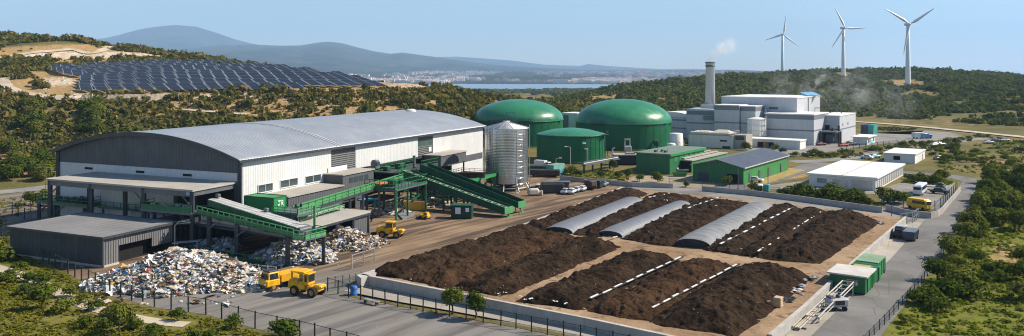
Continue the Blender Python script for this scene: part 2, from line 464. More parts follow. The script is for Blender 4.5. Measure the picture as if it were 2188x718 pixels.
# the town on the far shore: thousands of houses that read as one mass
rs = np.random.RandomState(11)
tv, tq, tm = [], [], []
n = 12000
Yt = 3620+2500*rs.rand(n)**1.9; pxt = 640+940*rs.rand(n)
Xt = (pxt-CX)/F*Yt
dens = fbm(Xt, Yt, 500, 4)
keep = (dens > .42+.12*((Yt-3650)/2300)) & (fbm(Xt+77, Yt, 130, 2) > .42) & (np.abs(rs.rand(n)) < .9)
zt = mz_at(Xt, Yt)
keep &= (zt > -25) & (zt < 75)
Xt, Yt, zt = Xt[keep], Yt[keep], zt[keep]
vv, qq, mm = [], [], []
for k in range(len(Xt)):
    w, d, h = 5+7*rs.rand(), 5+6*rs.rand(), 6+8*rs.rand()
    if rs.rand() < .05: w, d, h = 12+16*rs.rand(), 9, 9+10*rs.rand()
    x, y, z = Xt[k], Yt[k], zt[k]-2
    b = len(vv)
    vv += [(x-w, y-d, z), (x+w, y-d, z), (x+w, y+d, z), (x-w, y+d, z), (x-w, y-d, z+h+2), (x+w, y-d, z+h+2), (x+w, y+d, z+h+2), (x-w, y+d, z+h+2)]
    qq += [(b, b+1, b+5, b+4), (b+1, b+2, b+6, b+5), (b+2, b+3, b+7, b+6), (b+3, b, b+4, b+7), (b+4, b+5, b+6, b+7)]
    r = rs.randint(3); mm += [r, r, r, r, 3 if rs.rand() < .4 else r]
tw = np_mesh('town', np.array(vv), np.array(qq), [mat('town_white', (.86, .83, .78)), mat('town_cream', (.82, .70, .58)), mat('town_pink', (.8, .62, .52)), mat('town_roof', (.52, .24, .14))])
tw.data.polygons.foreach_set('material_index', mm)
tag(tw, 'distant town of pale houses with tiled roofs spread along the far shore', 'town', None, 'stuff')
# haze: one closed box of even thin air
hz = MB(); hz.hexa([(-46000, -400, -48), (46000, -400, -48), (46000, 19200, -48), (-46000, 19200, -48)], [(-46000, -400, 1080), (46000, -400, 1080), (46000, 19200, 1080), (-46000, 19200, 1080)])
mh = bpy.data.materials.new('haze'); mh.use_nodes = True; mh.node_tree.nodes.clear()
ho = mh.node_tree.nodes.new('ShaderNodeOutputMaterial'); pv = mh.node_tree.nodes.new('ShaderNodeVolumePrincipled')
pv.inputs['Color'].default_value = (.46, .70, 1.0, 1); pv.inputs['Density'].default_value = 7.6e-5; pv.inputs['Anisotropy'].default_value = 0
mh.node_tree.links.new(pv.outputs[0], ho.inputs['Volume'])
haze = hz.build('haze', mh); tag(haze, 'thin blue haze in the air over the valley', 'haze', None, 'stuff')
haze.display_type = 'WIRE'

# ================================================================== ground sheets
import bmesh
def sheet(name, poly, z, m, label=None, cell=None, attr=None, drape=False):
    bm = bmesh.new()
    vs = [bm.verts.new((p[0], p[1], 0)) for p in poly]
    bm.faces.new(vs)
    bmesh.ops.triangulate(bm, faces=bm.faces[:])
    if cell:
        xs = [p[0] for p in poly]; ys = [p[1] for p in poly]
        for ax, lo, hi in ((0, min(xs), max(xs)), (1, min(ys), max(ys))):
            c = lo+cell
            while c < hi:
                no = (1, 0, 0) if ax == 0 else (0, 1, 0)
                co = (c, 0, 0) if ax == 0 else (0, c, 0)
                bmesh.ops.bisect_plane(bm, geom=bm.verts[:]+bm.edges[:]+bm.faces[:], plane_co=co, plane_no=no)
                c += cell
    for v in bm.verts:
        v.co.z = z+(gz(v.co.x, v.co.y) if drape else 0)
    bmesh.ops.recalc_face_normals(bm, faces=bm.faces[:])
    me = bpy.data.meshes.new(name); bm.to_mesh(me); bm.free()
    me.materials.append(m)
    if attr:
        for an, fn in attr.items():
            a = me.attributes.new(an, 'FLOAT', 'POINT')
            a.data.foreach_set('value', [fn(v.co.x, v.co.y) for v in me.vertices])
    o = bpy.data.objects.new(name, me); COL.objects.link(o)
    return tag(o, label, None, None, 'structure')
def ribbon(name, pts, width, z, m, label=None, step=4.0, drape=True):
    P = [Vector((p[0], p[1], 0)) for p in pts]
    # Catmull-Rom
    Q = []
    for i in range(len(P)-1):
        a, b, c, d = P[max(i-1, 0)], P[i], P[i+1], P[min(i+2, len(P)-1)]
        k = max(2, int((c-b).length/step))
        for j in range(k):
            t = j/k
            Q.append(.5*((2*b)+(c-a)*t+(2*a-5*b+4*c-d)*t*t+(3*b-a-3*c+d)*t**3))
    Q.append(P[-1])
    vs, fs = [], []
    for i, q in enumerate(Q):
        d = (Q[min(i+1, len(Q)-1)]-Q[max(i-1, 0)]).normalized(); w = Vector((-d.y, d.x, 0))
        for s in (-.5, -.17, .17, .5):
            p = q+w*width*s
            vs.append((p.x, p.y, (gz(p.x, p.y) if drape else 0)+z))
    for i in range(len(Q)-1):
        for s in range(3):
            fs.append((i*4+s, i*4+s+1, i*4+s+5, i*4+s+4))
    b = MB(); b.add(vs, fs)
    o = b.build(name, m)
    return tag(o, label, None, None, 'structure')
def gp(lst, z=0): return [tuple(G(x, y, z))[:2] for x, y in lst]

def asphalt(name, c, stain=(.05, .047, .043), dust=(.26, .21, .16), dk=.25):
    g = N(name)
    a = g.mix(g.ramp(g.noise(.12, 7), .35, .65), dim(c, .86), dim(c, 1.1))
    a = g.mix(g.ramp(g.noise(.05, 8, dist=1.5), .52, .7, 0, .55), a, stain)
    a = g.mix(g.ramp(g.noise(.3, 6, dist=.5), .55, .75, 0, dk), a, dust)
    a = g.mix(g.ramp(g.vor(.11, 'Distance', feature='DISTANCE_TO_EDGE', vec=g.P()), .012, .003, 0, .55), a, dim(c, .55))
    return g.bsdf(a, .9, 0, g.bump(g.noise(3, 5), .25, .05), .2)
M_ASPH = asphalt('asphalt', (.19, .182, .17), (.085, .08, .074), (.31, .26, .20))
M_ASPH2 = asphalt('worn_asphalt', (.25, .235, .21), (.11, .10, .09), (.36, .30, .23), .4)
M_CONC = asphalt('concrete_paving', (.40, .36, .30), (.25, .21, .17), (.46, .37, .27))
M_PATH = asphalt('chalk_track', (.50, .42, .31), (.38, .30, .20), (.55, .46, .34))

# dirt yard: tan earth with dark tyre tracks, paler towards the silo
DV = (.574, .819, 0)
g = N('yard_earth')
tr = g.n('Mapping'); tr.inputs['Rotation'].default_value = (0, 0, -math.radians(52)); g.l(g.P(), tr.inputs['Vector'])
sv = g.scaled(tr.outputs[0], (.03, .42, 1))
trk = g.noise(1.0, 6, sv, .6, dist=.6)
e = g.mix(g.ramp(g.noise(.06, 7), .38, .62), (.205, .135, .082), (.30, .205, .125))
e = g.mix(g.ramp(trk, .42, .62, 0, .95), e, (.072, .052, .036))
e = g.mix(g.math('MULTIPLY', g.attr('grey'), g.ramp(g.noise(.2, 5), .3, .6, .75, 1)), e, g.mix(g.ramp(trk, .4, .65), (.225, .212, .192), (.135, .126, .115)))
e = g.mix(g.ramp(g.noise(.9, 4), .66, .74, 0, .5), e, (.42, .36, .29))
M_YARD = g.bsdf(e, .95, 0, g.bump(trk, .5, .25), .15)
def grey_at(x, y):
    px = CX+F*x/y; py = HY+F*H/y
    a = float(smooth(560, 620, py+ (px-560)*.06))
    b = float(smooth(330, 120, px))*float(smooth(640, 300, py))
    return min(1, max(a, .9*b))
YARD = gp([(-140, 470), (20, 505), (60, 540), (235, 632), (330, 657), (440, 672), (545, 702), (640, 724), (900, 790), (1360, 790), (1240, 708), (960, 672), (745, 632), (776, 592)])+gp([(1120, 486), (1330, 407), (1520, 424), (1900, 470)])+gp([(1930, 462), (1880, 441), (1800, 435), (1650, 416), (1500, 402), (1330, 391), (1205, 381), (1150, 378), (1000, 345), (620, 372), (130, 398), (-140, 440)])
sheet('yard', YARD, .02, M_YARD, 'earth and asphalt yard of the plant with tyre tracks', 3.0, {'grey': grey_at})
# ================================================================== roads
R1 = gp([(1712, 830), (1808, 718), (1878, 640), (1928, 585), (1966, 540), (2010, 480), (2048, 432), (2078, 402)])+gp([(2082, 388), (2040, 378), (1990, 372.5), (1930, 368), (1860, 362), (1790, 354), (1730, 347), (1690, 343)])
ribbon('access_road', R1, 6.5, .045, M_ASPH, 'grey asphalt access road bending round the compost yard')
sheet('road_apron', gp([(1205, 379), (1330, 390), (1500, 401), (1650, 415), (1800, 434), (1900, 449), (1990, 456), (2016, 446), (2040, 440), (1990, 490), (1936, 478), (1935, 462), (1890, 466), (1640, 434), (1335, 401)]), .03, M_ASPH2, 'worn concrete strip and back road round the compost yard')
sheet('concrete_strip', gp([(1938, 474), (1985, 478), (1965, 515), (1900, 590), (1790, 715), (1710, 800), (1600, 800), (1720, 676), (1860, 545)]), .035, M_CONC, 'pale concrete strip between the retaining wall and the access road')
ribbon('shed_road', gp([(1380, 425), (1470, 415), (1560, 402), (1640, 384), (1700, 366), (1745, 352)]), 7.5, .035, M_ASPH, 'asphalt lane beside the green shed')
ribbon('plant_road', gp([(1690, 346), (1760, 343), (1830, 336), (1870, 326), (1930, 316), (2000, 310), (2060, 300), (2110, 296)]), 6.5, .05, M_ASPH2, 'road curving past the power plant')
ribbon('valley_road', gp([(1790, 259), (1850, 262.5), (1900, 266), (2000, 275), (2100, 285), (2188, 294), (2300, 306)]), 7, .35, M_PATH, 'pale valley road at the foot of the hill')
sheet('plant_apron', gp([(1600, 331), (1700, 334), (1760, 326), (1850, 312), (1900, 306), (2005, 300), (2060, 291), (2030, 283), (1975, 279), (1960, 288), (1900, 286), (1860, 284), (1720, 300), (1590, 300)]), .04, M_ASPH2, 'pale paved apron in front of the power plant')
sheet('parking_lot', gp([(1600, 402), (1740, 384), (1880, 405), (1940, 385), (1995, 378), (2045, 393), (2030, 424), (2003, 446), (1960, 450), (1890, 438), (1870, 415), (1740, 415), (1660, 405)]), .04, M_ASPH2, 'parking lot beside the white warehouse')
ribbon('side_road', gp([(-160, 425), (-40, 414), (60, 405), (130, 396), (200, 391)]), 7.5, .05, M_ASPH2, 'grey side road behind the plant')
def hit_line(pts): return [tuple(hit(x, y))[:2] for x, y in pts]
ribbon('hill_track', hit_line([(6, 168), (14, 182), (30, 192), (60, 200), (100, 208), (140, 213), (175, 216)]), 4.5, .35, M_PATH, 'pale track winding up to the solar field', 3)
ribbon('ridge_track', hit_line([(0, 126), (40, 119), (90, 112), (150, 107), (230, 104), (300, 104)]), 5, .5, M_PATH, 'pale track along the upper hillside', 3)
ribbon('scrub_track', hit_line([(380, 235), (430, 238), (480, 242), (530, 246)]), 3.5, .4, M_PATH, 'pale track through the scrub behind the hall', 3)
ribbon('stone_path', gp([(-60, 555), (20, 580), (70, 598), (130, 628), (190, 655), (270, 676), (350, 690), (400, 694)]), 2.0, .06, M_PATH, 'pale stony path through the grass in front of the fence', 2)

# ================================================================== compost pad
ZP = 1.0
PAD = [G(772, 588, ZP), G(1118, 481, ZP), G(1330, 401, ZP), G(1520, 419, ZP), G(1890, 460, ZP), G(1934, 466, ZP), G(1645, 718, ZP), G(1600, 750, ZP), G(1240, 679, ZP)]
g = N('pad_soil')
s1 = g.mix(g.ramp(g.noise(.08, 7), .38, .62), (.27, .175, .10), (.38, .265, .16))
s1 = g.mix(g.ramp(g.noise(.5, 6, dist=.8), .5, .68, 0, .8), s1, (.13, .082, .05))
s1 = g.mix(g.ramp(g.noise(2.5, 4), .64, .72, 0, .6), s1, (.06, .04, .026))
M_SOIL = g.bsdf(s1, .95, 0, g.bump(g.noise(1.2, 6), .6, .3), .1)
M_KERB = mat('kerb_concrete', (.47, .44, .39), .85, 0, .12, .5, .25)
M_WALL = mat('wall_concrete', (.40, .385, .36), .85, 0, .12, .4, .35, bump=.1)
pb = MB(); pb.prism([(p.x, p.y) for p in PAD], -.2, ZP)
tag(pb.build('compost_pad', M_SOIL), 'raised earth pad carrying the compost windrows', None, None, 'structure')

def wall_run(name, pts, h, th, label, cap=None, z0=-.1, m=None, cat='wall', group=None):
    """low wall along ground points, panel joints left open every few metres"""
    P = [Vector((p[0], p[1], 0)) for p in pts]
    t = thing(name, label, cat, (P[0].x, P[0].y, 0), group)
    b, c = MB(), MB()
    for a, q in zip(P[:-1], P[1:]):
        d = (q-a); L = d.length; d.normalize()
        k = max(1, round(L/4.0))
        for i in range(k):
            s0, s1 = a+d*(L*i/k+.015), a+d*(L*(i+1)/k-.015)
            m_ = (s0+s1)/2
            b.box((m_.x, m_.y, (z0+h)/2), ((s1-s0).length, th, h-z0), (d.x, d.y))
            if cap: c.box((m_.x, m_.y, h+cap/2), ((s1-s0).length+.028, th+.12, cap), (d.x, d.y))
    b.build('panel', m or M_WALL, t)
    if cap: c.build('coping', M_KERB, t)
    return t
wall_run('retaining_wall', gp([(772, 607), (1000, 653), (1250, 704), (1420, 742), (1600, 786)]), 1.32, .35, 'long grey concrete retaining wall along the pale concrete walk', .1)
wall_run('retaining_wall', gp([(1645, 742), (1720, 676), (1790, 608), (1860, 545), (1936, 477)]), 1.3, .35, 'grey concrete retaining wall between the compost pad and the access road', .1)
wall_run('boundary_wall', gp([(1196, 385), (1262, 391), (1350, 399.5), (1438, 402.5)]), 1.25, .25, 'low grey boundary wall between the yard and the green storage building')
wall_run('boundary_wall', gp([(1500, 408), (1600, 417), (1700, 429), (1800, 443), (1886, 455)]), 1.25, .25, 'low grey boundary wall along the back road in front of the green shed')
wall_run('boundary_wall', gp([(1893, 449), (1930, 459), (1962, 465), (1988, 467), (2003, 464), (2014, 455), (2026, 440), (2040, 424), (2052, 410)]), 1.25, .25, 'pale curved boundary wall round the corner of the parking lot')
kb = MB()
kp = [G(772, 588, ZP), G(960, 531, ZP), G(1118, 481, ZP), G(1230, 440, ZP), G(1330, 401, ZP)]
for a, b in zip(kp[:-1], kp[1:]): kb.bar(a+Vector((-.16, 0, .02)), b+Vector((-.16, 0, .02)), .3, .22)
tag(kb.build('pad_kerb', M_KERB), 'pale concrete kerb along the yard edge of the compost pad', 'kerb')
sheet('concrete_walk', gp([(735, 622), (773, 609), (1000, 655), (1250, 703), (1420, 738), (1600, 778), (1640, 815), (1290, 727), (1100, 690), (960, 664), (850, 645)]), .05, M_CONC, 'pale concrete walk below the retaining wall')
sheet('grass_verge', gp([(735, 627), (850, 649), (960, 668), (1100, 694), (1290, 731), (1640, 818), (1640, 830), (1290, 738), (1100, 700), (960, 675), (850, 654), (735, 632)]), .06, M_GROUND, 'dry grass verge at the fence')

# ================================================================== compost windrows
def compost(name, a, b):
    g = N(name)
    c = g.mix(g.ramp(g.noise(.35, 8), .36, .64), a, b)
    c = g.mix(g.ramp(g.noise(2.2, 5), .52, .66, 0, .8), c, dim(a, .4))
    st = g.noise(1.0, 4, g.scaled(g.P(), (2.0, 5.5, 2.0)), .7, dist=1.2)
    c = g.mix(g.ramp(st, .66, .72, 0, .6), c, (.20, .12, .06))
    v = g.vor(1.35)
    c = g.mix(g.math('MULTIPLY', g.ramp(v, .10, .06), g.ramp(g.noise(.5, 3), .5, .62, 0, .85)), c, (.62, .58, .52))
    return g.bsdf(c, .95, 0, g.bump(g.noise(1.6, 8, rough=.7), 1.0, .55), .08)
M_COMP = compost('compost_dark', (.025, .0145, .008), (.060, .036, .019))
M_COMP2 = compost('compost_brown', (.052, .027, .0135), (.09, .049, .024))
def windrow(label, l0, r0, l1, r1, h, m, seed, name='compost_windrow', tail=None, flip=.8):
    """heap between the ground corners l0, r0 (front) and l1, r1 (back), photo pixels on the pad"""
    A, B, C, E = [G(x, y, ZP) for x, y in (l0, r0, l1, r1)]
    fw = ((C+E)-(A+B)).normalized(); A = A-fw*1.2; B = B-fw*1.2
    nu, nv = 150, 56
    u = np.linspace(0, 1, nu)[:, None]; v = np.linspace(-1, 1, nv)[None, :]
    L = ((C+E)/2-(A+B)/2).length; Wd = (B-A).length
    # ends bulge
    uu = u+ (0*v)
    w = (v+1)/2
    def bil(k): return (A[k]*(1-w)+B[k]*w)*(1-uu)+(C[k]*(1-w)+E[k]*w)*uu
    X, Y = bil(0), bil(1)
    e = np.minimum(u, 1-u)*L
    r = 1-np.sqrt(np.clip(1-np.clip(e/(h*1.9), 0, 1), 0, 1)**2)
    endp = np.clip(e/(h*1.25), 0, 1)**.75
    prof = np.clip(1-np.abs(v)**2.3, 0, 1)
    wob = 1+.35*(fbm(X+seed*13, Y, 6, 3)-.5)*2*.6
    Z = .66*h*prof*endp*wob
    nz = (fbm(X+seed*31, Y+5, 1.6, 4)-.5)*1.15+(fbm(X+seed*7, Y+50, .55, 2)-.5)*.4
    mask = np.clip(prof*endp*4, 0, 1)
    Z = ZP-.05+np.maximum(Z+nz*mask, -.02*mask)
    jx = (fbm(X+90, Y+seed, 2.5, 3)-.5)*1.6*(1-mask*.6); X = X+jx; Y = Y+jx*.6
    O = (A+B)/2; O.z = ZP
    vs = np.stack([X-O.x, Y-O.y, Z-O.z], -1).reshape(-1, 3)
    i = np.arange(nu-1)[:, None]*nv+np.arange(nv-1)[None, :]
    q = np.stack([i, i+1, i+nv+1, i+nv], -1).reshape(-1, 4)
    o = np_mesh(name, vs, q, m, None, False)
    o.location = O
    return tag(o, label, 'compost heap', 'compost windrows on the pad')
windrow('dark compost windrow along the pale kerb, ending at the concrete ramp slab', (785, 584), (868, 594), (1112, 486), (1178, 495), 1.9, M_COMP, 1)
windrow('reddish brown compost windrow, second from the pale kerb, behind the retaining wall', (860, 594), (984, 615), (1160, 497), (1246, 512), 1.9, M_COMP2, 2)
windrow('dark compost windrow between the reddish brown one and the bare earth lane', (966, 613), (1088, 632), (1230, 511), (1336, 527), 2.1, M_COMP, 3)
windrow('dark compost windrow between the bare earth lane and a white dashed pipe', (1102, 641), (1264, 660), (1335, 541), (1464, 556), 2.0, M_COMP, 4)
windrow('brown compost windrow between the two white dashed pipes of the front row', (1256, 660), (1400, 684), (1462, 556), (1586, 570), 1.9, M_COMP2, 5)
windrow('tall compost windrow littered with plastic film beside the pale wooden crate', (1386, 684), (1588, 716), (1584, 566), (1742, 590), 2.7, M_COMP, 6)
windrow('dark compost windrow between the kerb and the first ribbed cover', (1112, 486), (1182, 496), (1322, 405), (1392, 413), 1.8, M_COMP, 7)
windrow('dark compost windrow between the two pale ribbed covers', (1226, 499), (1290, 506), (1390, 415), (1505, 424), 1.7, M_COMP, 8)
windrow('dark compost windrow between the second ribbed cover and the wide grey cover', (1326, 508), (1452, 528), (1478, 425), (1622, 439), 1.9, M_COMP, 9)
windrow('dark compost windrow on the road side of the wide grey cover, touching it', (1500, 532), (1590, 543), (1645, 438), (1722, 448), 1.7, M_COMP, 10)
windrow('compost windrow between the two dashed pipes of the back row', (1580, 543), (1658, 553), (1710, 447), (1780, 456), 1.8, M_COMP, 11)
windrow('broad dark compost windrow of the back row nearest the access road', (1630, 550), (1756, 563), (1762, 454), (1886, 472), 2.4, M_COMP, 12)

# white dashed pipes lying between the heaps
M_WHITE_PL = mat('white_plastic', (.82, .82, .80), .45, 0, .04)
M_BLACK_PL = mat('black_plastic', (.02, .02, .022), .5)
def dashed(label, a, b, h0, h1, n, duty=.66, w=.20):
    P, Q = G(a[0], a[1]-6, ZP+h0+.4), G(b[0], b[1]-4, ZP+h1+.15)
    t = thing('aeration_pipe', label, 'pipe', P, 'white dashed pipes between the compost windrows')
    e = MB()
    rr = random.Random(n)
    for i in range(n):
        s0 = i/n+rr.uniform(-.006, .006); s1 = (i+duty+rr.uniform(-.1, .1))/n
        j = Vector((rr.uniform(-.08, .08), 0, rr.uniform(-.02, .06)))
        d = MB(); d.bar(P.lerp(Q, s0)+j, P.lerp(Q, s1)+j, w, .10); d.build('sleeve', M_WHITE_PL, t)
    e.tube(P-Vector((0, 0, .1)), Q-Vector((0, 0, .1)), .13, 8)
    e.build('pipe', M_BLACK_PL, t)
dashed('white dashed pipe between a dark and a brown windrow of the front row', (1262, 643), (1460, 551), .4, .6, 9)
dashed('white dashed pipe along the tall windrow beside the crate', (1393, 663), (1580, 566), .4, .6, 10)
dashed('white dashed pipe along the broad windrow of the back row', (1620, 543), (1757, 455), .6, .7, 9)
dashed('thin white dashed pipe beside the wide grey cover', (1538, 527), (1695, 446), .8, 1, 11, .4, .3)
dashed('short white dashed pipe beside the first ribbed cover', (1385, 428), (1435, 416), .5, .6, 5, .5, .3)
dashed('faint white dashed pipe beside the second ribbed cover', (1470, 450), (1540, 424), 1.0, 1.0, 6, .4, .25)

# arched covers
M_COVER = mat('ribbed_cover', (.25, .26, .275), .6, .0, .06, .3, 0)
M_COVER2 = mat('grey_sheet_cover', (.21, .215, .215), .6, 0, .16, .5, .0, bump=.3, bs=2)
M_DARKEND = mat('cover_end', (.035, .035, .035), .9, 0, .4, 1, bump=.8, bs=2)
def cover(label, l0, r0, l1, r1, h, m, ribs, sag):
    A, B, C, E = [G(x, y, ZP) for x, y in (l0, r0, l1, r1)]
    O = (A+B)/2
    t = thing('tunnel_cover', label, 'cover', O, 'arched covers over compost in the back row')
    nu = ribs*4+1; nv = 25
    vs = []
    rr = random.Random(int(l0[0]))
    for i in range(nu):
        s = i/(nu-1)
        p, q = A.lerp(C, s), B.lerp(E, s)
        if sag: k = 1+.04*math.sin(s*ribs*2*math.pi)+rr.uniform(-.025, .025)
        else: k = 1+.13*math.sin(s*ribs*2*math.pi)
        endk = min(1, .82+.18*min(s, 1-s)*14)
        for j in range(nv):
            th = math.pi*j/(nv-1)
            x = .5-.5*math.cos(th)
            z = h*k*endk*math.sin(th)**.75
            w = p.lerp(q, x)
            vs.append((w.x, w.y, ZP-.05+z))
    fs = [(i*nv+j, i*nv+j+1, (i+1)*nv+j+1, (i+1)*nv+j) for i in range(nu-1) for j in range(nv-1)]
    b = MB(); b.add(vs, fs, 0, sag); b.build('sheet', m, t)
    d = (C-A).normalized()
    for k0, off in ((0, .12), (nu-1, -.12)):
        ring = [Vector(vs[k0*nv+j])+d*off for j in range(nv)]
        e = MB(); e.add(ring, [tuple(range(nv))]); e.build('end_panel', M_DARKEND, t)
cover('pale ribbed arched cover nearest the silo in the back row', (1165, 494), (1224, 500), (1338, 428), (1378, 433), 1.25, M_COVER, 27, False)
cover('middle pale ribbed arched cover of the back row', (1276, 503), (1330, 508), (1444, 437), (1480, 441), 1.25, M_COVER, 26, False)
cover('wide dark grey arched cover, largest of the three in the back row', (1440, 526), (1520, 533), (1602, 443), (1656, 450), 1.85, M_COVER2, 18, True)

# film and rubbish at the right end of the front row, loose lumps
def scraps(name, label, cat, spots, mats, size, seed, z=ZP, group=None, n=1):
    rr = random.Random(seed)
    b = MB()
    for (x, y, dz) in spots:
        c = G(x, y, z+dz)
        for _ in range(n):
            p = c+Vector((rr.gauss(0, size*.8), rr.gauss(0, size*.8), 0))
            s = size*rr.uniform(.4, 1)
            k = 7
            vs = [(p.x+s*rr.uniform(.5, 1)*math.cos(i*6.283/k), p.y+s*rr.uniform(.5, 1)*math.sin(i*6.283/k), p.z+rr.uniform(0, .35)*s) for i in range(k)]
            vs.append((p.x, p.y, p.z+s*rr.uniform(.4, .7)))
            b.add(vs, [(i, (i+1) % k, k) for i in range(k)], rr.randrange(len(mats)), True)
    return tag(b.build(name, mats), label, cat, group)
M_FILM = mat('grey_film', (.33, .34, .36), .25, .1, .3, 2)
M_FILMW = mat('white_film', (.68, .67, .64), .5, 0, .15, 2)
M_SOILD = mat('dark_clod', (.05, .032, .02), .95)
tag(scraps('plastic_film', '', None, [(1670, 622, .3), (1690, 618, .2), (1700, 625, .1), (1712, 612, .2), (1735, 592, .3), (1680, 640, .1), (1720, 600, .2), (1650, 640, .3)], [M_FILM, M_BLACK_PL, M_FILMW], .75, 5, n=5), 'crumpled grey and black plastic film at the foot of the tall windrow', 'plastic film', None, 'stuff')
tag(scraps('plastic_film', '', None, [(1855, 470, .3), (1866, 473, .1), (1875, 476, .1)], [M_SOILD, M_BLACK_PL, M_FILM], .6, 6, n=6), 'dark crumpled scraps at the tip of the broad back windrow', 'plastic film', None, 'stuff')
tag(scraps('plastic_film', '', None, [(1135, 487, .1), (1145, 490, .1), (1160, 492, .1), (1386, 505, .6), (1588, 532, .6), (1600, 535, .4), (1215, 497, .1), (1310, 506, .3)], [M_FILMW, M_FILM], .45, 8, n=3), 'white scraps of film lying between the back row heaps', 'plastic film', None, 'stuff')
tag(scraps('plastic_film', '', None, [(880, 597, .2), (1065, 626, .2), (1080, 625, .2), (1110, 634, .3), (1140, 638, .5), (1160, 640, .4), (1185, 645, .5), (1125, 640, .3), (1210, 648, .5), (1505, 435, 1.2), (1386, 415, 1.4), (1425, 428, 1.0), (1530, 440, 1.4)], [M_FILMW], .28, 9, n=3), 'small white flecks of plastic at the feet of the front windrows', 'plastic film', None, 'stuff')
# pale crates
M_CRATE = mat('crate_wood', (.52, .38, .24), .8, 0, .15, 2)
M_CRATE2 = mat('crate_ply', (.40, .24, .10), .8, 0, .15, 2)
for nm, lab, (x, y), s, m in (('crate', 'pale wooden crate standing on the soil by the tall windrow', (1663, 655), (1.1, .9, 1.2), M_CRATE), ('crate', 'low brown crate lying beside the pale wooden crate', (1648, 655), (1.0, .9, .7), M_CRATE2)):
    p = G(x, y, ZP)
    t = thing(nm, lab, 'crate', p, 'crates on the compost pad')
    b = LMB(); b.bbox((0, 0, s[2]/2), s, .03, (.574, .819)); b.build('box', m, t)
    b = LMB()
    for zz in (.12, s[2]-.12): b.box((0, 0, zz), (s[0]+.05, s[1]+.05, .1), (.574, .819))
    b.build('batten', m, t)
# ramp block and gate at the front left corner of the pad
p = [G(762, 590, 1.25), G(800, 578, 1.25), G(806, 585, 1.25), G(786, 592, 1.25), G(772, 597, 1.25)]
b = MB(); b.prism([(q.x, q.y) for q in p], 0, 1.42); tag(b.build('ramp_slab', M_KERB), 'pale concrete ramp slab at the corner of the compost pad', 'slab')
# ================================================================== sorting hall
Wu, Wg = Vector((.407, .913, 0)).normalized(), Vector((-.913, .407, 0)).normalized()     # along the hall, along its gable (to the left)
Wv = -Wg
WC = Vector((-48.7, 146.6, 0))                                                              # near corner of the hall
LH, WH, EH, RISE = 99.0, 47.2, 14.0, 4.0
def wp_(u, v=0.0, z=0.0):
    """u metres along the hall from its near corner, v metres out from its sunny side"""
    return WC+Wu*u+Wv*v+Vector((0, 0, z))
M_WCLAD = mat('white_cladding', (.64, .65, .64), .55, 0, .04, .15, .10, (tuple(Wu), 1.6, .3))
M_WCLADG = mat('white_gable_cladding', (.62, .64, .66), .55, 0, .04, .15, .12, (tuple(Wg), 1.6, .4))
M_DCLAD = mat('dark_gable_cladding', (.085, .094, .106), .55, 0, .08, .15, .1, (tuple(Wg), 1.4, .5))
M_DCLADU = mat('dark_side_cladding', (.105, .11, .118), .55, 0, .08, .15, .1, (tuple(Wu), 1.4, .4))
M_LOUV = mat('grey_louvre', (.12, .125, .13), .55, 0, .06, .2, .1, ((0, 0, 1), 2.4, .7))
M_ROOF = mat('metal_roof', (.40, .42, .44), .42, .35, .06, .06, .12, (tuple(Wu), 1.25, .55))
M_STEEL = mat('dark_steel', (.055, .062, .072), .55, .2, .12, .5)
M_STEELM = mat('grey_steel', (.13, .14, .155), .5, .2, .12, .5, .15)
M_TRIM = mat('dark_trim', (.06, .065, .075), .5, .2)
M_FLAT = mat('flat_roof', (.40, .37, .32), .85, 0, .1, .2, .0)
M_GROOF = mat('grey_roof', (.215, .21, .205), .8, 0, .12, .15, .2, (tuple(Wg), .55, .3))
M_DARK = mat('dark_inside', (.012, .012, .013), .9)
M_GLASS = N('window_glass').bsdf((.05, .07, .075), .12, .0, None, .6)
M_WTRIM = mat('pale_trim', (.66, .66, .65), .5)

hall = thing('sorting_hall', 'large white sorting hall with a curved grey metal roof and dark arched gable', 'hall', WC)
def arc(n=40, ex=0.0, dz=0.0):
    """arched roof section as (metres from the sunny eave, z)"""
    R = (WH*WH/4+RISE*RISE)/(2*RISE)
    pts = []
    for i in range(n+1):
        x = -ex+(WH+2*ex)*i/n
        pts.append((x, EH+math.sqrt(max(0, R*R-(x-WH/2)**2))-(R-RISE)+dz))
    return pts
# roof shell
a = arc(48, .6, .35); c = arc(48, .6, .05)
b = MB(); b.sweep(WC-Wu*.8, Wu, LH+1.6, Wg, a+c[::-1], 0, True)
roof = b.build('roof', M_ROOF, hall)
b = MB()
for s in (28.5, 29.6): b.sweep(WC+Wu*s, Wu, .18, Wg, arc(48, .55, .45)+arc(48, .55, .3)[::-1])
b.build('roof_seam', M_WTRIM, roof)
b = MB()
for s in (-1.0, LH+.8):
    b.sweep(WC+Wu*s, Wu, .2, Wg, arc(48, .65, .42)+arc(48, .65, -.35)[::-1])
b.bar(wp_(-1, .75, EH-.12), wp_(LH+1, .75, EH-.12), .35, .45)
b.build('gutter', M_TRIM, hall)
b = MB(); b.lathe(wp_(LH-6, -WH/2+3, EH+RISE+.1), [(1.6, 0), (1.5, .5), (.9, .8), (0, .85)], 16); b.build('roof_vent', M_WTRIM, roof)
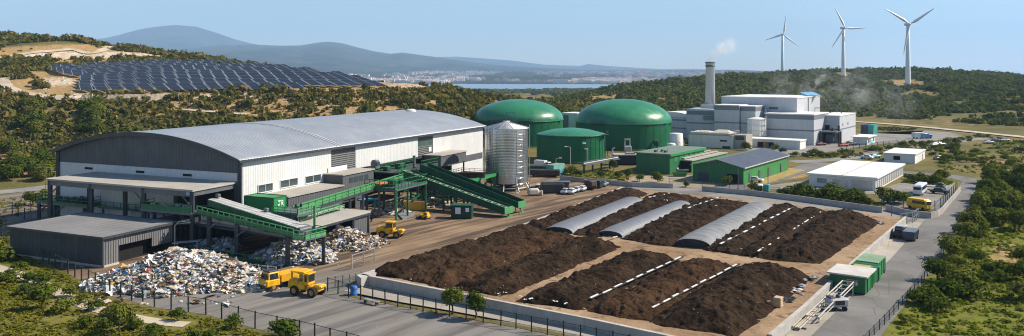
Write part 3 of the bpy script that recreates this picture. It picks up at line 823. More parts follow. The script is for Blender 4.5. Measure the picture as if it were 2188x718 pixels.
# gable wall facing the camera: white below, dark arch above
b = MB(); b.sweep(WC+Wu*.02, Wu, .3, Wg, [(0, 0), (0, 11.7), (WH, 11.7), (WH, 0)]); b.build('gable_wall', M_WCLADG, hall)
b = MB(); b.sweep(WC-Wu*.06, Wu, .36, Wg, [(0, 11.7)]+arc(40)+[(WH, 11.7)]); gp_ = b.build('gable_panel', M_DCLAD, hall)
b = MB(); b.bar(WC+Wg*29-Wu*.1+Vector((0, 0, 11.7)), WC+Wg*29-Wu*.1+Vector((0, 0, 17.6)), .12); b.build('panel_joint', M_STEELM, gp_)
for gx in (12.5, 24.5, 38.5):
    b = MB(); q = WC+Wg*gx-Wu*.03; b.box((q.x, q.y, 10.75), (2.1, .12, .42), (Wg.x, Wg.y)); b.build('wall_vent', M_DARK, hall)
b = MB()
b.bar(WC+Vector((0, 0, 0))+Wv*.12-Wu*.12, WC+Wv*.12-Wu*.12+Vector((0, 0, EH)), .7)
b.build('corner_post', M_TRIM, hall); b = MB()
b.bar(WC+Wg*WH-Wu*.12, WC+Wg*WH-Wu*.12+Vector((0, 0, EH)), .6)
b.build('corner_post', M_TRIM, hall)
b = MB(); b.obox(WC+Wg*(WH+.05)+Wu*.3, Wu, LH-.6, .3, 0, EH); b.build('side_wall', M_DCLADU, hall)
b = MB(); b.sweep(WC+Wu*(LH-.3), Wu, .3, Wg, [(0, 0)]+arc(40)+[(WH, 0)]); b.build('end_wall', M_WCLADG, hall)
# sunny long wall in panels: (u0, u1, z0, z1, material, name)
def panel(name, u0, u1, z0, z1, m, out=0.0, th=.3):
    b = MB(); b.obox(wp_(u0, out), Wv, .02, u1-u0, z0, z1)
    b = MB()
    A, B = wp_(u0, out), wp_(u1, out)
    A2, B2 = wp_(u0, out-th), wp_(u1, out-th)
    b.hexa([(q.x, q.y, z0) for q in (A, B, B2, A2)], [(q.x, q.y, z1) for q in (A, B, B2, A2)])
    return b.build(name, m, hall)
panel('wall', .4, 26.8, 5.2, EH, M_WCLAD)
panel('shutter', 26.8, 35.6, 4.0, EH, M_LOUV, -.12)
panel('wall', 35.6, 62.2, 8.7, EH, M_WCLAD)
panel('shutter', 62.2, 69.8, 8.7, EH, M_LOUV, -.12)
panel('wall', 69.8, LH, 6.6, EH, M_WCLAD)
panel('plinth', .4, 26.8, 0, 5.2, M_DCLADU, -.04)
panel('plinth', 69.8, LH, 4.8, 6.6, M_DCLADU, -.04)
panel('wall', 80, LH, 0, 4.8, M_WCLAD)
panel('plinth', 35.6, 40, 0, 8.7, M_DCLADU, -.04)
b = MB()
for u in (40.5, 53, 66, 69.5): b.bar(wp_(u, -.4, 0), wp_(u, -.4, 8.7), .6)
b.bar(wp_(40, -.3, 8.45), wp_(70, -.3, 8.45), .4, .5)
b.build('portal_frame', M_STEEL, hall)
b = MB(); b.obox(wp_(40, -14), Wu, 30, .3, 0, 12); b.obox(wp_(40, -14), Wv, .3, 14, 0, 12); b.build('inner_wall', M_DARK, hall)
panel('light_panel', 62.5, 69.5, 11.2, 12.4, mat('green_glazing', (.06, .11, .09), .3), -.08, .06)
b = MB(); q = wp_(68.2, .0); b.box((q.x, q.y, 10.1), (1.3, .12, 1.1), (Wu.x, Wu.y)); b.build('sign_board', M_WHITE_PL, hall)
for (u0, u1, z0, z1) in ((4.6, 8.6, 7.5, 9.0), (10.8, 15.9, 7.6, 9.1), (18.3, 23.3, 7.5, 9.0)):
    b = MB()
    for (p, q) in (((u0, z0), (u1, z0)), ((u0, z1), (u1, z1)), ((u0, z0), (u0, z1)), ((u1, z0), (u1, z1)), (((u0+u1)/2, z0), ((u0+u1)/2, z1))):
        b.bar(wp_(p[0], .06, p[1]), wp_(q[0], .06, q[1]), .16, .16)
    w_ = b.build('window', M_WTRIM, hall)
    b = MB(); A, B = wp_(u0, .03), wp_(u1, .03); b.quad((A.x, A.y, z0), (B.x, B.y, z0), (B.x, B.y, z1), (A.x, A.y, z1)); b.build('pane', M_GLASS, w_)

# ------------------------------------------------------------------ green steel kit
M_GREEN = mat('green_steel', (.025, .155, .06), .5, .1, .14, .5, .12)
M_GREENL = mat('green_rail', (.10, .33, .13), .5, .1, .12, .6)
M_GREEND = mat('green_trough', (.014, .085, .042), .5, .1, .14, .4, .12)
M_GREENB = mat('green_box', (.035, .25, .075), .45, .05, .08, .3, .06)
M_BELT = mat('belt_cover', (.52, .52, .48), .6, .1, .1, .5, .12)
def rail_into(b, P, Q, h=1.1, step=1.4, r=.045, kick=.3, ends=True):
    P, Q = Vector(P), Vector(Q); L = (Q-P).length; n = max(1, round(L/step))
    up = Vector((0, 0, 1))
    for i in range(n+1):
        p = P.lerp(Q, i/n); b.bar(p, p+up*h, r*2)
    for k in (1.0, .55): b.bar(P+up*h*k, Q+up*h*k, r*2)
    if kick: b.bar(P+up*kick/2, Q+up*kick/2, .04, kick)
def deck(parent, poly, z, th=.25, m=None, name='deck'):
    b = MB(); b.prism([(p[0], p[1]) for p in poly], z-th, z); return b.build(name, m or M_STEELM, parent)
def posts(parent, pts, z1, w=.4, m=None, name='post', z0=0.0):
    for p in pts:
        b = MB(); b.bar((p[0], p[1], z0), (p[0], p[1], z1), w); b.build(name, m or M_STEEL, parent)
def go(g_, out):       # g_ metres along the gable to the left of the corner, out metres in front of it
    return WC+Wg*g_-Wu*out

# loading canopy in front of the gable
cz = 10.1
can = thing('loading_canopy', 'flat pale roofed steel loading canopy along the dark gable of the hall', 'canopy', go(18, 5))
b = MB()
A, B, C, E = go(.4, 10.7), go(36.6, 10.7), go(36.6, .1), go(-1.6, .1)
E = go(.4, .1)
b.hexa([(A.x, A.y, cz-.3), (B.x, B.y, cz-.3), (C.x, C.y, cz-.2), (E.x, E.y, cz-.2)], [(A.x, A.y, cz), (B.x, B.y, cz), (C.x, C.y, cz+.1), (E.x, E.y, cz+.1)])
b.build('roof', M_FLAT, can)
b = MB()
b.bar(go(.8, 10.35)+Vector((0, 0, cz-.76)), go(36.2, 10.35)+Vector((0, 0, cz-.76)), .3, .9)
b.bar(go(.8, 10.35)+Vector((0, 0, cz-.72)), go(.8, .4)+Vector((0, 0, cz-.65)), .3, .8)
b.bar(go(36.2, 10.35)+Vector((0, 0, cz-.72)), go(36.2, .4)+Vector((0, 0, cz-.65)), .3, .8)
b.build('beam', M_STEELM, can)
for g_, o_ in ((.9, 10.3), (12, 10.3), (25, 10.3), (35.8, 10.3), (12, 3), (25, 3), (35.8, 2)):
    b = MB(); b.bar(go(g_, o_), go(g_, o_)+Vector((0, 0, cz-.35)), .62); b.build('post', M_STEEL, can)
b = MB()
for g_ in (.9, 12, 35.8):
    b.bar(go(g_, 10.3)+Vector((0, 0, cz-3)), go(g_+ (3 if g_ < 30 else -3), 10.3)+Vector((0, 0, cz-.6)), .18)
b.build('brace', M_STEELM, can)
b = MB(); q = go(1.5, 10.55); b.box((q.x, q.y, cz-.7), (.9, .06, .5), (Wg.x, Wg.y)); b.build('sign_plate', mat('blue_plate', (.25, .38, .6), .5), can)
# dark hall front under the canopy
rec = thing('loading_bay', 'dark open loading bay behind the green balcony under the canopy', 'loading bay', go(7, .2))
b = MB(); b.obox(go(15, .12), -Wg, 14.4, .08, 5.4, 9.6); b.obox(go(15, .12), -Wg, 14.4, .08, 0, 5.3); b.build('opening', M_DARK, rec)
b = MB()
for k in (15.2, 10, 5, .6): b.bar(go(k, .3), go(k, .3)+Vector((0, 0, 9.6)), .5)
b.build('frame', M_STEEL, rec)
# waste lying on the balcony
def heap_pieces(name, label, cat, centers, n, size, seed, mats, spread, kind='stuff', parent=None):
    rr = random.Random(seed); b = MB()
    for _ in range(n):
        c = Vector(rr.choice(centers)); c += Vector((rr.gauss(0, spread), rr.gauss(0, spread), abs(rr.gauss(0, .25))))
        bag(b, c, size*rr.uniform(.5, 1.3), rr, rr.randrange(len(mats)))
    o = b.build(name, mats, parent)
    if parent is None: tag(o, label, cat, None, kind)
    return o
def bag(b, c, s, rr, mi):
    n, m = 6, 3
    vs = [(c.x, c.y, c.z-s*.3)]
    for j in range(1, m+1):
        ph = math.pi*j/(m+1)
        for i in range(n):
            t = 6.283*i/n; k = s*rr.uniform(.6, 1.15)
            vs.append((c.x+k*math.sin(ph)*math.cos(t), c.y+k*math.sin(ph)*math.sin(t), c.z-k*.6*math.cos(ph)))
    vs.append((c.x, c.y, c.z+s*.55))
    fs = [(0, 1+(i+1) % n, 1+i) for i in range(n)]
    for j in range(m-1):
        fs += [(1+j*n+i, 1+j*n+(i+1) % n, 1+(j+1)*n+(i+1) % n, 1+(j+1)*n+i) for i in range(n)]
    e = 1+m*n; fs += [(e-n+i, e-n+(i+1) % n, e) for i in range(n)]
    b.add(vs, fs, mi, rr.random() < .5)
W_MATS = [mat('waste_white', (.70, .68, .63), .6, 0, .25, 3), mat('waste_grey', (.42, .42, .41), .6, 0, .2, 3), mat('waste_beige', (.56, .46, .33), .8, 0, .2, 3), mat('waste_brown', (.20, .13, .08), .9, 0, .3, 3),
          mat('waste_dark', (.06, .055, .05), .8, 0, .3, 3), mat('waste_blue', (.10, .22, .42), .5, 0, .2, 3), mat('waste_red', (.42, .09, .06), .6, 0, .2, 3), mat('waste_ochre', (.55, .36, .10), .7, 0, .2, 3), mat('waste_film', (.60, .63, .66), .3, 0, .1, 3), mat('waste_teal', (.12, .34, .36), .6, 0, .2, 3)]

# balcony under the canopy
bal = thing('loading_balcony', 'green railed balcony in front of the dark loading bay', 'balcony', go(6, 9))
zb = 6.2
deck(bal, [go(.6, 10.9), go(12.3, 10.9), go(12.3, 7.8), go(.6, 7.8)], zb, .35)
b = MB(); rail_into(b, go(.6, 10.85)+Vector((0, 0, zb)), go(12.2, 10.85)+Vector((0, 0, zb)), 1.35, 1.5, .05, .9); rail_into(b, go(12.2, 10.85)+Vector((0, 0, zb)), go(12.2, 7.9)+Vector((0, 0, zb)), 1.35, 1.5, .05, .9)
b.build('railing', M_GREEN, bal)
posts(bal, [go(11.8, 8.2), go(5.5, 8.2), go(1.2, 8.2)], zb-.35, .45)
heap_pieces('waste_bags', 'pale and brown waste bags lying along the loading balcony', 'waste bags', [go(2+1.4*i, 8.9)+Vector((0, 0, zb+.35)) for i in range(7)], 22, .55, 3, [W_MATS[0], W_MATS[1], W_MATS[2], W_MATS[4]], .35)
# left balcony beyond the gable corner
bl = thing('loading_balcony', 'green railed balcony on dark posts jutting beyond the far corner of the gable', 'balcony', go(42, 2))
zl = 4.0
deck(bl, [go(34.8, 3.3), go(49.6, 3.3), go(49.6, .2), go(34.8, .2)], zl, .4)
b = MB()
for P, Q in ((go(34.9, 3.25), go(49.5, 3.25)), (go(49.5, 3.25), go(49.5, .3)), (go(34.9, 3.25), go(34.9, .3))):
    rail_into(b, P+Vector((0, 0, zl)), Q+Vector((0, 0, zl)), 1.5, 1.5, .05, .35)
b.build('railing', M_GREEN, bl)
posts(bl, [go(49, 2.9), go(44.5, 2.9), go(36, 2.9), go(49, .7)], zl-.4, .5)
b = MB()
for k in (49, 44.5): b.bar(go(k, 2.9)+Vector((0, 0, zl-2)), go(k-3, 2.9)+Vector((0, 0, zl-.4)), .2)
b.build('brace', M_STEEL, bl)
heap_pieces('scrap_heap', 'heap of dark scrap lying on the jutting balcony', 'scrap heap', [go(37+1.2*i, 1.2)+Vector((0, 0, zl+.4)) for i in range(8)], 40, .6, 4, [W_MATS[4], M_STEEL, M_BLACK_PL], .5)
# thin gallery between the balconies
ga = thing('wall_gallery', 'narrow green gallery along the white gable wall behind the grey shed', 'gallery', go(23, 1))
deck(ga, [go(16, 1.5), go(34, 1.5), go(34, .2), go(16, .2)], 3.6, .2)
b = MB(); rail_into(b, go(16, 1.45)+Vector((0, 0, 3.6)), go(34, 1.45)+Vector((0, 0, 3.6)), 1.1, 2, .05, .2); b.build('railing', M_GREEN, ga)
posts(ga, [go(33, 1.2), go(27, 1.2), go(21, 1.2), go(17, 1.2)], 3.4, .3)

# ------------------------------------------------------------------ grey shed in front
SH = Vector((-62.3, 124.8, 0)); hS = 4.45
sh = thing('grey_shed', 'low dark grey corrugated shed with a flat grey roof beside the big waste pile', 'shed', SH)
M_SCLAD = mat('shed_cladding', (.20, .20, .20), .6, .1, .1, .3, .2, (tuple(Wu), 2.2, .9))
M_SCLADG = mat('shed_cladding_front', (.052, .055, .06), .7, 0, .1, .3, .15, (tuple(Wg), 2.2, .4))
b = MB(); b.obox(SH, Wg, .3, -.001, 0, hS)
b = MB()
def slab(b, p, d1, L1, d2, L2, z0, z1, mi=0):
    q = [p, p+d1*L1, p+d1*L1+d2*L2, p+d2*L2]
    b.hexa([(k.x, k.y, z0) for k in q], [(k.x, k.y, z1) for k in q], mi)
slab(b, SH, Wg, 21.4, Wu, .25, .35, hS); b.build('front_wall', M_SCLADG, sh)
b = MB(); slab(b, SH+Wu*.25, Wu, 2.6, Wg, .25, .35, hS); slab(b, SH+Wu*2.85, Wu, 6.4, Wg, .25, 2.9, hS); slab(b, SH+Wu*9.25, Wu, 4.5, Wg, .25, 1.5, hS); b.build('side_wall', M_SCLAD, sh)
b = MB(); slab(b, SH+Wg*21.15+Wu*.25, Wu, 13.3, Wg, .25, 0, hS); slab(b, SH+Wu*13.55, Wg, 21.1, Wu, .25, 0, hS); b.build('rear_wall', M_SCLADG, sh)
b = MB(); slab(b, SH-Wu*.05+Wv*.05, Wg, 21.5, Wu, .4, 0, .35); slab(b, SH+Wv*.05+Wu*.36, Wu, 2.5, Wg, .4, 0, .35); b.build('footing', M_KERB, sh)
b = MB()
q = [SH-Wu*.5+Wv*.5, SH-Wu*.5+Wg*21.9, SH+Wu*14.3+Wg*21.9, SH+Wu*14.3+Wv*.5]
b.hexa([(k.x, k.y, hS+.004) for k in q], [(k.x, k.y, hS+.3) for k in q]); rf = b.build('roof', M_GROOF, sh)
b = MB(); z = hS+.16
for i in range(4): b.bar(q[i]+Vector((0, 0, z)), q[(i+1) % 4]+Vector((0, 0, z)), .14, .36)
b.build('gutter', M_STEEL, rf)
b = MB(); slab(b, SH+Wu*2.85-Wv*1.2, Wu, 6.4, Wg, .1, 0, 2.9); b.build('doorway', M_DARK, sh)
b = MB(); b.bar(SH+Wv*.1-Wu*.1, SH+Wv*.1-Wu*.1+Vector((0, 0, hS)), .28); b.build('corner_post', M_STEELM, sh)
b = MB(); e = SH+Wu*13.6+Wv*.35
b.path([e+Vector((0, 0, .2)), e+Vector((0, 0, hS-.3)), e+Vector((.5, .4, hS+.3)), e+Wv*2.2+Vector((0, 0, hS+.55))], .13, 8)
b.path([e+Wu*.5+Vector((0, 0, hS-.1)), e+Wu*.5+Wv*3.0+Vector((0, 0, hS+.35))], .13, 8)
b.build('pipe', mat('galvanised_pipe', (.55, .55, .54), .4, .5), sh)
# ================================================================== annexes and conveyors on the sunny side of the hall
def annex(label, u0, u1, out, z0, z1, name='annex', win=None, roofm=None, v0=.02):
    t = thing(name, label, 'annex', wp_(u0, out, 0))
    b = MB(); q = [wp_(u0, v0), wp_(u1, v0), wp_(u1, out), wp_(u0, out)]
    b.hexa([(k.x, k.y, z0) for k in q], [(k.x, k.y, z1) for k in q]); b.build('wall', M_DCLADU, t)
    b = MB(); q = [wp_(u0-.2, v0), wp_(u1+.2, v0), wp_(u1+.2, out+.25), wp_(u0-.2, out+.25)]
    b.hexa([(k.x, k.y, z1+.004) for k in q], [(k.x, k.y, z1+.22) for k in q]); b.build('roof', roofm or M_FLAT, t)
    for (a, c, w0, w1) in win or ():
        b = MB(); A, B = wp_(a, out+.03), wp_(c, out+.03)
        for k in range(3):
            P, Q = A.lerp(B, k/3+.02), A.lerp(B, (k+1)/3-.02)
            b.quad((P.x, P.y, w0), (Q.x, Q.y, w0), (Q.x, Q.y, w1), (P.x, P.y, w1))
        b.build('window', M_GLASS, t)
    return t
annex('long low dark annex with a flat beige roof under the three hall windows', 5.8, 22.6, 6.0, 2.5, 6.9)
annex('dark annex with a strip window and beige roof in front of the first grey shutter', 24.2, 35.4, 4.8, 4.0, 8.7, win=[(26.2, 31.5, 6.9, 8.0), (31.9, 33.4, 6.9, 8.0)])
t = annex('dark grey annex box raised at the far shutter of the hall', 64.9, 78.6, 5.0, 6.3, 8.8)
posts(t, [wp_(65.5, 4.6), wp_(78, 4.6)], 6.3, .4)
b = MB(); slab(b, wp_(25.6, .05), Wu, 6.5, Wv, .2, 8.93, 9.9); tag(b.build('parapet_panel', M_WHITE_PL), 'white parapet panel standing on the dark annex roof against the shutter', 'panel')
b = MB(); q = wp_(40.3, 2.0, 9.2); b.bbox(q, (1.8, 1.6, 2.0), .15, (Wu.x, Wu.y), 0, .8); b.box((q.x, q.y, q.z+.2), (1.3, 1.64, .8), (Wu.x, Wu.y), 1)
tag(b.build('vent_cowl', [M_STEELM, M_GLASS]), 'grey vent cowl at the corner of the hall portal', 'vent')

# open fronted waste bay
by = thing('waste_bay', 'open fronted dark waste bay with a flat beige roof behind the pile of shredded waste', 'waste bay', (-26.4, 150.4, 0))
BA = Vector((-26.4, 150.4, 0)); hb = 4.05
b = MB(); q = [BA+Wu*.3+Wv*.4, BA+Wu*.3-Wv*6.4, BA-Wu*16.2-Wv*6.4, BA-Wu*16.2+Wv*.4]
b.hexa([(k.x, k.y, hb) for k in q], [(k.x, k.y, hb+.32) for k in q]); b.build('roof', M_FLAT, by)
b = MB(); slab(b, BA-Wu*4.6-Wv*.25, Wu, 4.6, Wv, .2, 0, hb-.01); slab(b, BA-Wu*.2-Wv*6, Wv, 5.7, Wu, .2, 0, hb-.01); slab(b, BA-Wu*16-Wv*6.2, Wu, 16, Wv, .2, 0, hb-.01); b.build('wall', M_DCLADU, by)
posts(by, [BA-Wu*4.6, BA-Wu*9.5, BA-Wu*15.8, BA+Wu*.02+Wv*.02], hb, .4, M_STEELM)
b = MB(); b.bar(BA-Wu*16+Wv*.3+Vector((0, 0, hb-.2)), BA+Wu*.2+Wv*.3+Vector((0, 0, hb-.2)), .12, .4); b.build('beam', M_STEEL, by)

# green container up on its platform
CB = Vector((-40.8, 140.0, 0)); zc = 6.0
pl = thing('container_platform', 'steel platform on dark posts carrying the green container', 'platform', CB)
deck(pl, [CB+Wv*6-Wu*1.2, CB-Wv*7.2-Wu*1.2, CB-Wv*7.2+Wu*5, CB+Wv*6+Wu*5], zc, .4)
posts(pl, [CB+Wv*1-Wu*1, CB-Wv*6.5-Wu*1, CB+Wv*1+Wu*4.6, CB+Wv*5.6-Wu*.8], zc-.4, .6)
b = MB()
rail_into(b, CB+Wv*6-Wu*1.1+Vector((0, 0, zc)), CB+Wv*6+Wu*5+Vector((0, 0, zc)), 1.1, 1.3, .05, .3)
rail_into(b, CB+Wv*.6-Wu*1.1+Vector((0, 0, zc)), CB+Wv*6-Wu*1.1+Vector((0, 0, zc)), 1.1, 1.3, .05, .3)
b.build('railing', M_GREENL, pl)
ct = thing('container', 'bright green steel container with white letters, standing high on the platform by the hall corner', 'container', CB+Vector((0, 0, zc)))
b = MB(); b.box(tuple(CB-Wv*3.15+Wu*1.65+Vector((0, 0, zc+1.13))), (6.3, 3.3, 2.25), (Wv.x, Wv.y)); b.build('body', M_GREENB, ct)
b = MB()
for s in (0, 1):
    for e in (0, 1): b.bar(CB-Wv*6.3*s+Wu*3.3*e+Vector((0, 0, zc)), CB-Wv*6.3*s+Wu*3.3*e+Vector((0, 0, zc+2.32)), .2)
for z in (zc+.1, zc+2.28):
    P = [CB, CB-Wv*6.3, CB-Wv*6.3+Wu*3.3, CB+Wu*3.3]
    for i in range(4): b.bar(P[i]+Vector((0, 0, z)), P[(i+1) % 4]+Vector((0, 0, z)), .16)
b.build('frame', M_GREEN, ct)
def mark(parent, origin, ux, strokes, w, m, out):
    """white letter strokes on a vertical face: (x0, z0, x1, z1) in metres"""
    b = MB(); k = out.normalized()
    for (x0, z0, x1, z1) in strokes:
        p = Vector(origin)+ux*x0+Vector((0, 0, z0))+k*.05; q = Vector(origin)+ux*x1+Vector((0, 0, z1))+k*.05
        b.bar(p, q, .05 if abs(z1-z0) > 1e-3 and abs(x1-x0) < 1e-3 and False else w, w)
    return b.build('lettering', m, parent)
mark(ct, CB+Wu*1.0+Vector((0, 0, zc+.65)), Wu, [(.05, .95, .75, .95), (.5, .95, .5, .35), (.5, .35, .25, .2), (.25, .2, .05, .35), (.95, 0.1, .95, .95), (.95, .95, 1.35, .9), (1.35, .9, 1.35, .6), (1.35, .6, .95, .55), (1.1, .5, 1.45, .1)], .15, M_WHITE_PL, Wv)

rd = thing('added_shade_deck', 'added hidden deck shading the ground between the canopy, the hall corner and the waste bay', 'deck', wp_(1, 4))  # hidden deck added to keep the area behind the conveyor dark
deck(rd, [go(11, 9.8), go(1, 9.8), Vector((-34.6, 127.2, 0)), BA-Wu*16.4-Wv*.2, BA-Wu*5-Wv*6.6, wp_(6, 5), wp_(.8, .6), go(.6, .5), go(11, .5)], 4.25, .3, M_STEEL)
posts(rd, [go(9, 3), Vector((-41, 139, 0)), Vector((-37.5, 134, 0))], 4.0, .5)
# conveyor A: railed walkway with a white covered belt running down from the canopy
W0, W1 = Vector((-52.4, 136.4, 6.3)), Vector((-33.2, 124.8, 4.7))
dA = (W1-W0); dA.z = 0; dA.normalize(); nA = Vector((-dA.y, dA.x, 0))
ca = thing('covered_conveyor', 'inclined conveyor with a white covered belt and green railed walkway above the waste piles', 'conveyor', (W1.x, W1.y, 0))
b = MB(); b.bar(W0+nA*.6, W1+nA*.6, 1.5, .16); b.build('walkway', M_STEELM, ca)
b = MB(); rail_into(b, W0-nA*.1, W1-nA*.1, 1.25, 1.35, .06, .0); b.build('railing', M_GREENL, ca)
b = MB(); b.bar(W0-nA*.12+Vector((0, 0, .35)), W1-nA*.12+Vector((0, 0, .35)), .06, .9); b.build('side_panel', M_GREEN, ca)
B0, B1 = W0+nA*2.6+Vector((.8, -.4, 2.2)), W1+nA*2.4+Vector((-.5, .2, 1.2))
b = MB(); b.bar(B0, B1, 2.5, .12)
nn = 26
b.build('belt_cover', M_BELT, ca)
b = MB()
for i in range(1, nn):
    p = B0.lerp(B1, i/nn)+Vector((0, 0, .07)); b.bar(p-nA*1.27, p+nA*1.27, .07, .05)
b.build('cover_rib', M_STEELM, ca)
b = MB()
for s in (-1.3, 1.3): b.bar(B0+nA*s-Vector((0, 0, .55)), B1+nA*s-Vector((0, 0, .55)), .16, 1.0)
b.build('trough', M_GREEND, ca)
b = MB(); b.bar(B0-Vector((0, 0, 1.0)), B1-Vector((0, 0, 1.0)), 2.2, .2)
for i in range(7):
    p = B0.lerp(B1, i/6); p2 = W0.lerp(W1, i/6)
    b.bar(p-Vector((0, 0, 1.0))-nA*1.2, p2, .14)
b.build('truss', M_STEEL, ca)
b = MB(); e = B1+dA*.4
b.tube(e-nA*1.2-Vector((0, 0, .4)), e+nA*1.2-Vector((0, 0, .4)), .4, 12); b.bar(e-nA*1.4-Vector((0, 0, .9)), e+nA*1.4-Vector((0, 0, .9)), .4, .5)
b.bbox(tuple(B0.lerp(B1, .55)+nA*1.1+Vector((0, 0, .4))), (.8, .6, .6), .08, dA); b.bbox(tuple(B0+nA*.5+Vector((.3, -.2, .45))), (.8, .6, .6), .08, dA)
b.build('drive_unit', M_STEELM, ca)
posts(ca, [W0.lerp(W1, k)+nA*.2 for k in (.12,)], 6.0, .62)
posts(ca, [W0.lerp(W1, .42)+nA*.2], 5.5, .62); posts(ca, [W0.lerp(W1, .93)+nA*.2], 4.6, .62)
posts(ca, [W0.lerp(W1, .93)+nA*4.6, W0.lerp(W1, .7)+nA*3.8], 4.3, .5)
b = MB()
for k in (.12, .42): b.bar(W0.lerp(W1, k)+Vector((0, 0, -2.2)), W0.lerp(W1, k+.14)+Vector((0, 0, -.2)), .16)
b.bar(W0.lerp(W1, .93)+Vector((0, 0, -2.4)), W1+nA*2.8+Vector((1.2, 0, -.1)), .14)
b.bar(W0+nA*.6+Vector((0, 0, -1.3)), W1+nA*.6+Vector((0, 0, -.3)), .2, .35)
b.build('brace', M_STEELM, ca)
hp = thing('head_platform', 'green railed head platform at the lower end of the covered conveyor', 'platform', (W1.x, W1.y, 0))
P4 = [W1-nA*.3+dA*.1, W1-nA*.3+dA*2.6, W1+nA*4.2+dA*2.6, W1+nA*4.2+dA*.1]
deck(hp, P4, 4.6, .22)
b = MB()
for i in (0, 1, 2): rail_into(b, V3(P4[i], 4.6), V3(P4[(i+1) % 4], 4.6), 1.25, 1.2, .06, .5)
b.build('railing', M_GREENL, hp)
posts(hp, [P4[2]-nA*.3-dA*.3], 4.4, .5)
b = MB(); b.bar(P4[3]+Vector((0, 0, 0)), P4[3]+Vector((0, 0, 4.2)), .35); b.build('mast', M_GREENL, hp)

# conveyor B: green clad gallery climbing along the annexes
GB0, GB1 = wp_(1.8, 11.2, 5.35), wp_(36.5, 10.6, 6.6)
cb = thing('gallery_conveyor', 'long straight green clad conveyor gallery climbing along the side of the hall', 'conveyor', (GB0.x, GB0.y, 0))
b = MB(); b.bar(GB0+Wv*.9+Vector((0, 0, .55)), GB1+Wv*.9+Vector((0, 0, .55)), .1, 1.15); b.bar(GB0-Wv*.9+Vector((0, 0, .5)), GB1-Wv*.9+Vector((0, 0, .5)), .1, 1.0); b.build('side_panel', mat('green_panel', (.075, .27, .10), .5, .05, .12, .6, .15), cb)
b = MB(); rail_into(b, GB0+Wv*1.0+Vector((0, 0, 0)), GB1+Wv*1.0, 1.45, 2.1, .055, 0); b.build('railing', M_GREENL, cb)
b = MB(); b.bar(GB0+Vector((0, 0, .1)), GB1+Vector((0, 0, .1)), 1.9, .2); b.bar(GB0+Wv*.95-Vector((0, 0, .1)), GB1+Wv*.95-Vector((0, 0, .1)), .2, .4, 0); b.build('bed', M_STEEL, cb)
b = MB(); b.bar(GB0+Vector((0, 0, .7)), GB1+Vector((0, 0, .7)), 1.3, .1); b.build('belt', M_BLACK_PL, cb)
for k in (.18, .45, .58, .75, .93):
    p = GB0.lerp(GB1, k)
    posts(cb, [p+Wv*.4], p.z-.1, .42, M_STEELM)
b = MB(); b.bar(GB0-Wv*.2-Vector((0, 0, 5)), GB0-Wv*.2+Vector((0, 0, 1.3)), .35); b.bar(GB0+Wv*.9-Vector((0, 0, 5.3)), GB0+Wv*.9+Vector((0, 0, 1.5)), .35); b.build('end_post', M_GREEND, cb)
# short roller conveyor lying on the bay roof
S0, S1 = BA-Wu*14.5-Wv*4.6+Vector((0, 0, hb+.5)), BA-Wu*1-Wv*5.2+Vector((0, 0, hb+1.0))
rc = thing('roller_conveyor', 'short green framed roller conveyor on the roof of the waste bay', 'conveyor', (S0.x, S0.y, hb+.3))
b = MB(); b.bar(S0, S1, 1.1, .12); b.build('belt', M_BELT, rc)
b = MB()
for s in (-.65, .65): rail_into(b, S0+Wv*s-Vector((0, 0, .2)), S1+Wv*s-Vector((0, 0, .6)), .9, 1.8, .06, .0)
b.build('railing', M_GREENL, rc)

# transfer tower where the conveyors meet
NT = [wp_(25.5, 16.4), wp_(38, 16.6), wp_(38, 8.6), wp_(25.5, 9.2)]; zn = 6.3
nt = thing('transfer_tower', 'green railed transfer tower where the conveyors meet below the hall portal', 'tower', (NT[0].x, NT[0].y, 0))
deck(nt, NT, zn, .35, M_STEELM)
b = MB()
for i in (0, 1, 3): rail_into(b, V3(NT[i], zn), V3(NT[(i+1) % 4], zn), 1.8, 1.3, .06, .35)
b.build('railing', M_GREEN, nt)
posts(nt, [NT[0]+Vector((.2, .2, 0))], zn, .42, M_GREENL)
posts(nt, [NT[1]-Vector((.3, .3, 0)), NT[2], wp_(31, 16)], zn-.3, .36, M_GREEN)
posts(nt, [wp_(26, 9.4), wp_(33, 9)], zn-.3, .45, M_STEEL)
b = MB()
b.bar(NT[0]+Vector((0, 0, 4)), wp_(30, 16.4, zn-.4), .16); b.bar(wp_(33, 16, 3.2), wp_(45, 12, 3.2), .3); b.bar(wp_(25.6, 12, 3.0), wp_(38, 12, 3.0), .3); b.build('brace', M_GREEND, nt)
b = MB(); q = wp_(30, 13, zn+.8); b.bbox(q, (2.2, 1.6, 1.2), .1, Wu); b.build('hopper', M_GREEND, nt); b = MB(); b.bbox(wp_(34.5, 12, zn+.5), (1.6, 1.2, 1.0), .1, Wu); b.build('hopper', M_GREEND, nt)
b = MB(); b.bbox(wp_(27, 12, zn+.9), (3, 1.8, .35), .05, Wu); b.build('orange_bin', mat('orange_steel', (.5, .17, .04), .6), nt)
